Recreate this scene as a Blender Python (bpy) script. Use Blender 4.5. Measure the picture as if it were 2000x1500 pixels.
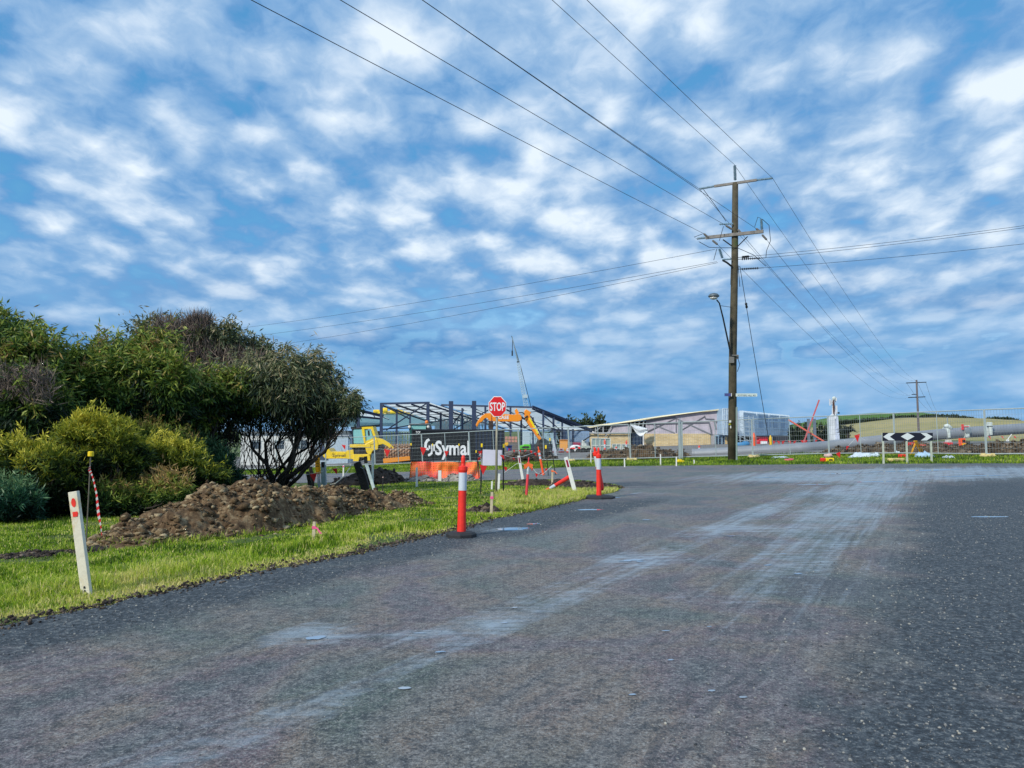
import bpy, bmesh, math, random
import numpy as np
from mathutils import Vector, Matrix, noise as mnoise
from mathutils.geometry import delaunay_2d_cdt
random.seed(7); rng = np.random.default_rng(7)
scene = bpy.context.scene
for o in list(bpy.data.objects): bpy.data.objects.remove(o)

# ------------------------------------------------------------------ camera
CAMZ, F, HOR = 1.55, 1500.0, 842.0
TILT = math.atan((HOR - 750) / F)
cd = bpy.data.cameras.new('camera'); cd.lens = 27.0; cd.sensor_width = 36.0
cd.clip_start = 0.1; cd.clip_end = 12000
cam = bpy.data.objects.new('camera', cd); scene.collection.objects.link(cam)
cam.location = (0, 0, CAMZ); cam.rotation_euler = (math.pi / 2 + TILT, 0, 0)
scene.camera = cam

# ------------------------------------------------------------------ light
def S(r, g, b, k=1.0):
    def f(c):
        c /= 255.0
        return (c / 12.92 if c <= 0.04045 else ((c + 0.055) / 1.055) ** 2.4) * k
    return (f(r), f(g), f(b))
def C4(c): return (c[0], c[1], c[2], 1.0)
SUN_EL, SUN_AZ = math.radians(34), math.radians(222)      # azimuth clockwise from +Y: behind and to the left
world = bpy.data.worlds.new('World'); scene.world = world; world.use_nodes = True
nt = world.node_tree; nt.nodes.clear(); N = nt.nodes; L = nt.links
def nd(tree, typ, **kw):
    n = tree.nodes.new(typ)
    for k, v in kw.items(): setattr(n, k, v)
    return n
def mth(tree, op, a, b=None, c=None, clamp=False):
    n = tree.nodes.new('ShaderNodeMath'); n.operation = op; n.use_clamp = clamp
    for i, v in enumerate((a, b, c)):
        if v is None: continue
        if isinstance(v, (int, float)): n.inputs[i].default_value = v
        else: tree.links.new(v, n.inputs[i])
    return n.outputs[0]
def ramp(tree, fac, stops, interp='LINEAR'):
    n = tree.nodes.new('ShaderNodeValToRGB'); n.color_ramp.interpolation = interp
    el = n.color_ramp.elements
    while len(el) > 1: el.remove(el[-1])
    el[0].position = stops[0][0]; el[0].color = C4(stops[0][1])
    for p, c in stops[1:]:
        e = el.new(p); e.color = C4(c)
    tree.links.new(fac, n.inputs[0])
    return n.outputs[0]
def mixc(tree, fac, a, b, blend='MIX'):
    n = tree.nodes.new('ShaderNodeMix'); n.data_type = 'RGBA'; n.blend_type = blend
    for sock, v in ((n.inputs[0], fac), (n.inputs[6], a), (n.inputs[7], b)):
        if isinstance(v, (int, float)): sock.default_value = v
        elif isinstance(v, tuple): sock.default_value = C4(v)
        else: tree.links.new(v, sock)
    return n.outputs[2]
def noise(tree, vec, scale, detail=4, rough=0.5, dist=0.0, dim='3D'):
    n = tree.nodes.new('ShaderNodeTexNoise'); n.noise_dimensions = dim
    n.inputs['Scale'].default_value = scale; n.inputs['Detail'].default_value = detail
    n.inputs['Roughness'].default_value = rough; n.inputs['Distortion'].default_value = dist
    if vec is not None: tree.links.new(vec, n.inputs['Vector'])
    return n.outputs['Fac']
def gray(v): return (v, v, v)

tc = nd(nt, 'ShaderNodeTexCoord'); sep = nd(nt, 'ShaderNodeSeparateXYZ'); L.new(tc.outputs['Generated'], sep.inputs[0])
zz = mth(nt, 'ADD', mth(nt, 'MAXIMUM', sep.outputs[2], 0.0), 0.22)
cx = mth(nt, 'DIVIDE', sep.outputs[0], zz); cy = mth(nt, 'DIVIDE', sep.outputs[1], zz)
cmb = nd(nt, 'ShaderNodeCombineXYZ'); L.new(cx, cmb.inputs[0]); L.new(cy, cmb.inputs[1]); cmb.inputs[2].default_value = 3.7
mp = nd(nt, 'ShaderNodeMapping'); L.new(cmb.outputs[0], mp.inputs[0])
mp.inputs['Rotation'].default_value = (0, 0, math.radians(24)); mp.inputs['Scale'].default_value = (1.0, 0.8, 1)
mp.inputs['Location'].default_value = (2.3, 0.4, 0)
cv = mp.outputs[0]
n_big = noise(nt, cv, 1.5, 3, 0.5, 0.2)
n_mid = noise(nt, cv, 6.0, 3, 0.45, 0.3)
n_fine = noise(nt, cv, 17.0, 5, 0.6, 0.4)
vor = nd(nt, 'ShaderNodeTexVoronoi', feature='SMOOTH_F1'); vor.inputs['Scale'].default_value = 7.5; vor.inputs['Smoothness'].default_value = 0.7
vd = nd(nt, 'ShaderNodeTexNoise'); vd.inputs['Scale'].default_value = 8.0; vd.inputs['Detail'].default_value = 4; L.new(cv, vd.inputs['Vector'])
vm = nd(nt, 'ShaderNodeVectorMath', operation='MULTIPLY_ADD'); L.new(vd.outputs['Color'], vm.inputs[0]); vm.inputs[1].default_value = (0.15, 0.15, 0); L.new(cv, vm.inputs[2]); L.new(vm.outputs[0], vor.inputs['Vector'])
cell = mth(nt, 'SUBTRACT', 0.86, vor.outputs['Distance'])
cloud = mth(nt, 'ADD', mth(nt, 'ADD', mth(nt, 'MULTIPLY', n_big, 0.34), mth(nt, 'MULTIPLY', cell, 0.30)), mth(nt, 'ADD', mth(nt, 'MULTIPLY', n_mid, 0.34), mth(nt, 'MULTIPLY', n_fine, 0.20)))
ccol = ramp(nt, cloud, [(0.39, S(34, 150, 206)), (0.44, S(72, 148, 204)), (0.475, S(104, 154, 204)), (0.515, S(128, 168, 210)),
                        (0.565, S(152, 184, 218)), (0.615, S(184, 206, 230)), (0.70, S(222, 234, 245))], 'LINEAR')
skyt = nd(nt, 'ShaderNodeTexSky', sky_type='NISHITA', sun_disc=False)
skyt.sun_elevation = SUN_EL; skyt.sun_rotation = SUN_AZ; skyt.altitude = 20; skyt.air_density = 1.0; skyt.dust_density = 0.4; skyt.ozone_density = 2.5
cover = ramp(nt, cloud, [(0.34, gray(0.35)), (0.50, gray(1.0))], 'LINEAR')
# low cloud bank near the horizon: streaky and softer
hz = nd(nt, 'ShaderNodeMapping'); L.new(tc.outputs['Generated'], hz.inputs[0]); hz.inputs['Scale'].default_value = (3.0, 3.0, 13.0)
nh = noise(nt, hz.outputs[0], 1.3, 5, 0.55, 0.4)
hcol = ramp(nt, nh, [(0.36, S(72, 134, 190)), (0.46, S(98, 154, 204)), (0.54, S(120, 168, 212)), (0.66, S(156, 190, 224))])
hf = ramp(nt, sep.outputs[2], [(0.05, gray(1.0)), (0.25, gray(0.0))], 'EASE')
ccol2 = mixc(nt, mth(nt, 'MULTIPLY', hf, 0.86), ccol, hcol)
b1 = nd(nt, 'ShaderNodeBackground'); b1.inputs[1].default_value = 0.13; L.new(skyt.outputs[0], b1.inputs[0])
b2 = nd(nt, 'ShaderNodeBackground'); b2.inputs[1].default_value = 0.98; L.new(ccol2, b2.inputs[0])
mxs = nd(nt, 'ShaderNodeMixShader'); L.new(mth(nt, 'MAXIMUM', cover, hf), mxs.inputs[0]); L.new(b1.outputs[0], mxs.inputs[1]); L.new(b2.outputs[0], mxs.inputs[2])
wo = nd(nt, 'ShaderNodeOutputWorld'); L.new(mxs.outputs[0], wo.inputs[0])
world.cycles.sampling_method = 'MANUAL'; world.cycles.sample_map_resolution = 1024

sl = bpy.data.lights.new('sun', 'SUN'); sl.energy = 3.0; sl.angle = math.radians(6); sl.color = (1.0, 0.93, 0.80)
so = bpy.data.objects.new('sun', sl); scene.collection.objects.link(so)
sd = Vector((math.sin(SUN_AZ) * math.cos(SUN_EL), math.cos(SUN_AZ) * math.cos(SUN_EL), math.sin(SUN_EL)))
so.rotation_euler = sd.to_track_quat('Z', 'Y').to_euler(); so.location = (-30, -30, 40)
scene.view_settings.view_transform = 'Standard'; scene.view_settings.look = 'None'
scene.view_settings.exposure = 0.22; scene.view_settings.gamma = 1.0; scene.view_settings.use_curve_mapping = False
scene.cycles.max_bounces = 6; scene.cycles.transparent_max_bounces = 12; scene.cycles.use_denoising = True

# ------------------------------------------------------------------ terrain height and pixel -> place
def g(x, y):
    x = np.asarray(x, float); y = np.asarray(y, float)
    t = np.clip((y - 8) / 30.0, 0, 1); s = t * t * (3 - 2 * t)
    xc = np.clip(x, -45, 32)
    z = s * (0.041 * xc - 0.44) - 0.016 * np.clip(y - 50, 0, 110)
    return z
def gz(x, y): return float(g(x, y))
ct, st = math.cos(TILT), math.sin(TILT)
def ray(px, py):
    u = (px - 1000) / F; v = (750 - py) / F
    return Vector((u, ct - v * st, st + v * ct))
def at(px, py, Y):
    r = ray(px, py); k = Y / r.y
    return Vector((r.x * k, Y, CAMZ + r.z * k))
def W(px, py, dz=0.0):
    r = ray(px, py); lo, hi = 0.5, 400.0
    def fn(t): return CAMZ + r.z * t - gz(r.x * t, r.y * t) - dz
    last = lo
    t = lo
    while t < hi:
        if fn(t) < 0: break
        last = t; t *= 1.03
    lo, hi = last, t
    for _ in range(30):
        m = (lo + hi) / 2
        if fn(m) > 0: lo = m
        else: hi = m
    t = (lo + hi) / 2
    return Vector((r.x * t, r.y * t, gz(r.x * t, r.y * t) + dz))
def onx(px, Y):      # ground point at picture column px, distance Y
    x = (px - 1000) / F * Y * 1.004
    return Vector((x, Y, gz(x, Y)))

# ------------------------------------------------------------------ materials
MATS = {}
def mat(name, rgb, rough=0.6, metal=0.0, var=0.12, scale=6.0, bump=0.0, bscale=40.0, spec=0.5, dirt=None, trans=0.0):
    if name in MATS: return MATS[name]
    m = bpy.data.materials.new(name); m.use_nodes = True; t = m.node_tree
    b = t.nodes['Principled BSDF']; c = nd(t, 'ShaderNodeTexCoord')
    n = noise(t, c.outputs['Object'], scale, 5, 0.6)
    dark = tuple(v * (1 - var * 1.6) for v in rgb); light = tuple(min(1, v * (1 + var)) for v in rgb)
    col = ramp(t, n, [(0.3, dark), (0.7, light)])
    if dirt:
        n2 = noise(t, c.outputs['Object'], scale * 0.35, 6, 0.65, 0.5)
        f = ramp(t, n2, [(dirt[1], gray(0)), (dirt[1] + 0.12, gray(1))])
        col = mixc(t, f, col, dirt[0])
    t.links.new(col, b.inputs['Base Color'])
    b.inputs['Roughness'].default_value = rough; b.inputs['Metallic'].default_value = metal
    b.inputs['Specular IOR Level'].default_value = spec
    if trans: b.inputs['Transmission Weight'].default_value = trans
    if bump:
        bn = noise(t, c.outputs['Object'], bscale, 5, 0.65)
        bp = nd(t, 'ShaderNodeBump'); bp.inputs['Strength'].default_value = bump; bp.inputs['Distance'].default_value = 0.02
        t.links.new(bn, bp.inputs['Height']); t.links.new(bp.outputs[0], b.inputs['Normal'])
    MATS[name] = m
    return m
def tintmat(name, stops, rough=0.6, tl=0.25, patch=None, spec=0.3, pscale=0.6):
    """leaf-like material: colour from the per-leaf attribute 'tint'"""
    m = bpy.data.materials.new(name); m.use_nodes = True; t = m.node_tree
    b = t.nodes['Principled BSDF']; a = nd(t, 'ShaderNodeAttribute', attribute_name='tint')
    fac = a.outputs['Fac']
    if patch:
        geo = nd(t, 'ShaderNodeNewGeometry')
        pn = noise(t, geo.outputs['Position'], pscale, 4, 0.6)
        fac = mth(t, 'ADD', fac, mth(t, 'MULTIPLY', mth(t, 'SUBTRACT', pn, 0.5), patch), clamp=True)
    col = ramp(t, fac, stops)
    t.links.new(col, b.inputs['Base Color']); b.inputs['Roughness'].default_value = rough
    b.inputs['Specular IOR Level'].default_value = spec
    if tl:
        out = t.nodes['Material Output']; tr = nd(t, 'ShaderNodeBsdfTranslucent'); t.links.new(col, tr.inputs[0])
        mx = nd(t, 'ShaderNodeMixShader'); mx.inputs[0].default_value = tl
        t.links.new(b.outputs[0], mx.inputs[1]); t.links.new(tr.outputs[0], mx.inputs[2]); t.links.new(mx.outputs[0], out.inputs[0])
    return m
def soilmat(name, a, b_, c_, scale=3.0, bump=0.6, tint=True):
    m = bpy.data.materials.new(name); m.use_nodes = True; t = m.node_tree
    b = t.nodes['Principled BSDF']; geo = nd(t, 'ShaderNodeNewGeometry')
    at_ = nd(t, 'ShaderNodeAttribute', attribute_name='tint')
    n = noise(t, geo.outputs['Position'], scale, 8, 0.7); n2 = noise(t, geo.outputs['Position'], scale * 9, 4, 0.7)
    v = mth(t, 'ADD', mth(t, 'MULTIPLY', n, 0.6), mth(t, 'MULTIPLY', n2, 0.4))
    if tint: v = mth(t, 'ADD', v, mth(t, 'MULTIPLY', mth(t, 'SUBTRACT', at_.outputs['Fac'], 0.5), 0.30), clamp=True)
    col = ramp(t, v, [(0.34, a), (0.52, b_), (0.68, c_)])
    t.links.new(col, b.inputs['Base Color']); b.inputs['Roughness'].default_value = 0.95; b.inputs['Specular IOR Level'].default_value = 0.2
    bp = nd(t, 'ShaderNodeBump'); bp.inputs['Strength'].default_value = bump; bp.inputs['Distance'].default_value = 0.03
    t.links.new(n2, bp.inputs['Height']); t.links.new(bp.outputs[0], b.inputs['Normal'])
    return m

# ------------------------------------------------------------------ objects
def link(o): scene.collection.objects.link(o); return o
def tag(o, label=None, cat=None, group=None, kind=None):
    if label: o['label'] = label
    if cat: o['category'] = cat
    if group: o['group'] = group
    if kind: o['kind'] = kind
    return o
def thing(name, label, cat, loc=(0, 0, 0), rotz=0.0, group=None):
    o = bpy.data.objects.new(name, None); link(o); o.location = loc; o.rotation_euler = (0, 0, rotz); o.empty_display_size = 0.2
    return tag(o, label, cat, group)
def origin(p):
    v = Vector((0, 0, 0))
    while p is not None: v += Vector(p.location); p = p.parent
    return v
def children(o): return [c for c in bpy.data.objects if c.parent is o]
def copy_tree(o, parent=None):
    c = o.copy(); link(c); c.parent = parent
    for ch in children(o): copy_tree(ch, c)
    return c
class MB:
    def __init__(s): s.v = []; s.f = []
    def add(s, vs, fs):
        k = len(s.v); s.v += [tuple(v) for v in vs]; s.f += [tuple(i + k for i in f) for f in fs]; return s
    def box(s, c, size, rot=0.0):
        cx_, cy_, cz_ = c; a, b, h = size[0] / 2, size[1] / 2, size[2] / 2; cr, sr = math.cos(rot), math.sin(rot); vs = []
        for z in (-h, h):
            for x, y in ((-a, -b), (a, -b), (a, b), (-a, b)):
                vs.append((cx_ + x * cr - y * sr, cy_ + x * sr + y * cr, cz_ + z))
        return s.add(vs, [(0, 3, 2, 1), (4, 5, 6, 7), (0, 1, 5, 4), (1, 2, 6, 5), (2, 3, 7, 6), (3, 0, 4, 7)])
    def beam(s, p, q, w, h=None, side=(0, 1, 0), taper=1.0):
        """bar from p to q: w across, h along 'side' (default towards the back)"""
        p = Vector(p); q = Vector(q); h = w if h is None else h; d = (q - p).normalized(); sd_ = Vector(side)
        a = d.cross(sd_)
        if a.length < 1e-4: a = d.cross(Vector((1, 0, 0)))
        a.normalize(); b = d.cross(a).normalized(); vs = []
        for c, k in ((p, 1.0), (q, taper)):
            for x, y in ((-1, -1), (1, -1), (1, 1), (-1, 1)): vs.append(c + a * (x * w / 2 * k) + b * (y * h / 2 * k))
        return s.add(vs, [(0, 3, 2, 1), (4, 5, 6, 7), (0, 1, 5, 4), (1, 2, 6, 5), (2, 3, 7, 6), (3, 0, 4, 7)])
    def tube(s, pts, r, n=8, cap=True):
        pts = [Vector(p) for p in pts]; rs = r if isinstance(r, (list, tuple)) else [r] * len(pts); k = len(s.v); rings = []
        for i, p in enumerate(pts):
            d = (pts[min(i + 1, len(pts) - 1)] - pts[max(i - 1, 0)]).normalized()
            a = d.cross(Vector((0.0, 0.2, 1)) if abs(d.z) < 0.9 else Vector((0, 1, 0.1))).normalized(); b = d.cross(a)
            rings.append([p + (a * math.cos(2 * math.pi * j / n) + b * math.sin(2 * math.pi * j / n)) * rs[i] for j in range(n)])
        fs = []
        for i in range(len(pts) - 1):
            for j in range(n): fs.append((i * n + j, i * n + (j + 1) % n, (i + 1) * n + (j + 1) % n, (i + 1) * n + j))
        if cap: fs += [tuple(range(n - 1, -1, -1)), tuple((len(pts) - 1) * n + j for j in range(n))]
        return s.add([v for rr in rings for v in rr], fs)
    def lathe(s, c, prof, n=16, axis=(0, 0, 1)):
        ax = Vector(axis).normalized(); a = ax.orthogonal().normalized(); b = ax.cross(a); c = Vector(c); vs = []; fs = []
        for r, z in prof:
            for j in range(n):
                t = 2 * math.pi * j / n; vs.append(c + ax * z + (a * math.cos(t) + b * math.sin(t)) * max(r, 1e-4))
        for i in range(len(prof) - 1):
            for j in range(n): fs.append((i * n + j, i * n + (j + 1) % n, (i + 1) * n + (j + 1) % n, (i + 1) * n + j))
        fs += [tuple(range(n - 1, -1, -1)), tuple((len(prof) - 1) * n + j for j in range(n))]
        return s.add(vs, fs)
    def prism(s, pts, ext):
        """polygon of world points, pushed along ext"""
        pts = [Vector(p) for p in pts]; e = Vector(ext); n = len(pts)
        fs = [tuple(range(n)), tuple(range(2 * n - 1, n - 1, -1))] + [(i, i + n, (i + 1) % n + n, (i + 1) % n) for i in range(n)]
        return s.add(pts + [p + e for p in pts], fs)
    def pxprism(s, pts, Y, depth): return s.prism([at(x, y, Y) for x, y in pts], (0, depth, 0))
    def blob(s, c, r, sub=2, amp=0.15, sc=(1, 1, 1), seed=0.0, fr=2.0):
        bm = bmesh.new(); bmesh.ops.create_icosphere(bm, subdivisions=sub, radius=1.0); vs = []
        for v in bm.verts:
            k = 1 + amp * mnoise.noise(v.co * fr + Vector((seed, seed * 1.7, 0))) * 2
            vs.append((c[0] + v.co.x * r * sc[0] * k, c[1] + v.co.y * r * sc[1] * k, c[2] + v.co.z * r * sc[2] * k))
        bm.verts.index_update(); fs = [tuple(v.index for v in f.verts) for f in bm.faces]; bm.free()
        return s.add(vs, fs)
    def build(s, name, m, parent=None, smooth=False, bevel=0.0):
        og = origin(parent) if parent is not None else Vector((0, 0, 0))
        me = bpy.data.meshes.new(name); me.from_pydata([(v[0] - og.x, v[1] - og.y, v[2] - og.z) for v in s.v], [], s.f); me.validate()
        bm = bmesh.new(); bm.from_mesh(me); bmesh.ops.recalc_face_normals(bm, faces=bm.faces); bm.to_mesh(me); bm.free()
        me.materials.append(m)
        if smooth: me.shade_smooth()
        o = bpy.data.objects.new(name, me); link(o)
        if parent is not None: o.parent = parent
        if bevel:
            b = o.modifiers.new('bevel', 'BEVEL'); b.width = bevel; b.segments = 2; b.limit_method = 'ANGLE'
        return o
def np_mesh(name, V, Fq, m, tint=None, parent=None, smooth=False):
    """V (n,3) array, Fq (k,3|4) array"""
    me = bpy.data.meshes.new(name); nv, nf, w = len(V), len(Fq), Fq.shape[1]
    if parent is not None: V = V - np.array(origin(parent))
    me.vertices.add(nv); me.vertices.foreach_set('co', np.ascontiguousarray(V, np.float32).ravel())
    me.loops.add(nf * w); me.loops.foreach_set('vertex_index', np.ascontiguousarray(Fq, np.int32).ravel())
    me.polygons.add(nf); me.polygons.foreach_set('loop_start', np.arange(0, nf * w, w, dtype=np.int32))
    me.update(calc_edges=True)
    if tint is not None:
        a = me.attributes.new('tint', 'FLOAT', 'POINT'); a.data.foreach_set('value', np.ascontiguousarray(tint, np.float32))
    me.materials.append(m)
    if smooth: me.shade_smooth()
    o = bpy.data.objects.new(name, me); link(o)
    if parent is not None: o.parent = parent
    return o
def textmb(mb, txt, p0, right, up, height, ext=0.003, bold=0.0, width=None, nrm=None):
    """flat letters; p0 = lower-left corner of the capital letters"""
    cu = bpy.data.curves.new('t', 'FONT'); cu.body = txt; cu.size = 1.0; cu.offset = bold; cu.resolution_u = 3
    ob = bpy.data.objects.new('t', cu); link(ob); bpy.context.view_layer.update()
    me = ob.to_mesh(); vs = [v.co.copy() for v in me.vertices]; fs = [tuple(p.vertices) for p in me.polygons]; ob.to_mesh_clear()
    bpy.data.objects.remove(ob); bpy.data.curves.remove(cu)
    x0 = min(v.x for v in vs); x1 = max(v.x for v in vs); caph = 0.69
    k = height / caph; kx = k if width is None else width / (x1 - x0)
    right = Vector(right).normalized(); up = Vector(up).normalized(); n = nrm or right.cross(up)
    mb.add([Vector(p0) + right * ((v.x - x0) * kx) + up * (v.y * k) + n * ext for v in vs], fs)
    return mb
# ------------------------------------------------------------------ ground sheets
def inpoly(X, Y, poly):
    px = np.array([p[0] for p in poly]); py = np.array([p[1] for p in poly]); ins = np.zeros(X.shape, bool); j = len(poly) - 1
    for i in range(len(poly)):
        c = ((py[i] > Y) != (py[j] > Y)) & (X < (px[j] - px[i]) * (Y - py[i]) / (py[j] - py[i] + 1e-12) + px[i]); ins ^= c; j = i
    return ins
def axis(parts):
    out = []
    for a, b, s in parts: out += list(np.arange(a, b, s))
    return np.array(out)
xs = axis([(-4000, -400, 400), (-400, -80, 20), (-80, -30, 2), (-30, 40, 1), (40, 80, 2), (80, 400, 20), (400, 4001, 400)])
ys = axis([(-60, -8, 4), (-8, 60, 1), (60, 170, 5), (170, 500, 30), (500, 6001, 500)])
GX, GY = np.meshgrid(xs, ys); GZ = g(GX, GY)
nx, ny = len(xs), len(ys); idx = np.arange(nx * ny).reshape(ny, nx)
Fq = np.stack([idx[:-1, :-1], idx[:-1, 1:], idx[1:, 1:], idx[1:, :-1]], -1).reshape(-1, 4)
def groundmat():
    m = bpy.data.materials.new('ground_turf'); m.use_nodes = True; t = m.node_tree; b = t.nodes['Principled BSDF']
    geo = nd(t, 'ShaderNodeNewGeometry'); P = geo.outputs['Position']
    n = noise(t, P, 1.3, 8, 0.7); n2 = noise(t, P, 14, 5, 0.7)
    v = mth(t, 'ADD', mth(t, 'MULTIPLY', n, 0.5), mth(t, 'MULTIPLY', n2, 0.5))
    col = ramp(t, v, [(0.36, S(52, 62, 24)), (0.5, S(78, 100, 32)), (0.58, S(104, 104, 52)), (0.66, S(96, 80, 56))])
    t.links.new(col, b.inputs['Base Color']); b.inputs['Roughness'].default_value = 0.95
    bp = nd(t, 'ShaderNodeBump'); bp.inputs['Distance'].default_value = 0.05; t.links.new(n2, bp.inputs['Height']); t.links.new(bp.outputs[0], b.inputs['Normal'])
    return m
ground = np_mesh('ground', np.stack([GX.ravel(), GY.ravel(), GZ.ravel()], 1), Fq, groundmat(), smooth=True); tag(ground, kind='structure')

def sheet(name, poly, step, dz, m, near=None):
    """triangulated sheet over a world polygon, following the terrain"""
    px = [p[0] for p in poly]; py = [p[1] for p in poly]; pts = [Vector((p[0], p[1])) for p in poly]
    X, Y = np.meshgrid(np.arange(min(px), max(px), step), np.arange(min(py), max(py), step))
    X = X.ravel() + rng.uniform(-.1, .1, X.size) * step; Y = Y.ravel() + rng.uniform(-.1, .1, Y.size) * step
    k = inpoly(X, Y, poly); X, Y = X[k], Y[k]
    pp = pts + [Vector((a, b)) for a, b in zip(X, Y)]; n = len(pts)
    ov, oe, of, _, _, _ = delaunay_2d_cdt(pp, [], [list(range(n))], 1, 1e-4)
    A = np.array([(v.x, v.y) for v in ov]); V = np.column_stack([A, g(A[:, 0], A[:, 1]) + dz])
    fs = np.array([f if True else f for f in of if len(f) == 3])
    a, b, c = A[fs[:, 0]], A[fs[:, 1]], A[fs[:, 2]]
    flip = ((b[:, 0] - a[:, 0]) * (c[:, 1] - a[:, 1]) - (b[:, 1] - a[:, 1]) * (c[:, 0] - a[:, 0])) < 0
    fs[flip] = fs[flip][:, ::-1]
    o = np_mesh(name, V, fs, m, smooth=True); return o, V
def rough_line(pts, step=0.25, amp=0.07):
    out = []
    for i in range(len(pts) - 1):
        a, b = Vector(pts[i]), Vector(pts[i + 1]); n = max(1, int((b - a).length / step)); pr = (b - a).normalized(); pr = Vector((-pr.y, pr.x))
        for j in range(n):
            p = a + (b - a) * (j / n); out.append(p + pr * (mnoise.noise(Vector((p.x * 1.7, p.y * 1.7, 5))) * amp * 2 + random.uniform(-amp, amp) * 0.4))
    out.append(Vector(pts[-1])); return [(p.x, p.y) for p in out]
def w2(px, py): v = W(px, py); return (v.x, v.y)
edge_left = [(-9.5, -10), (-4.6, 4.6)] + [w2(*p) for p in [(0, 1232), (150, 1197), (350, 1152), (560, 1108), (700, 1083), (860, 1045), (940, 1022), (1040, 1000), (1110, 984), (1175, 969)]]
corner = [w2(*p) for p in [(1175, 969), (1212, 958), (1205, 948), (1160, 941), (1100, 937), (1000, 938), (800, 942), (560, 944), (400, 946)]]
near_far = corner + [(-40, 33.5), (-70, 36)]
far_edge = [(-70, 45.5), (-40, 43)] + [w2(*p) for p in [(380, 928.5), (560, 927), (800, 922), (950, 919), (1050, 916), (1130, 912.5), (1240, 911), (1400, 909.5), (1600, 907.5), (1800, 906.5), (2000, 906)]] + [(60, 26)]
road_poly = rough_line(edge_left) + rough_line(near_far, 0.35, 0.10)[1:] + rough_line(far_edge, 0.5, 0.08) + [(60, -10)]
edge_line = rough_line(edge_left[1:])            # used again for the clods

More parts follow.
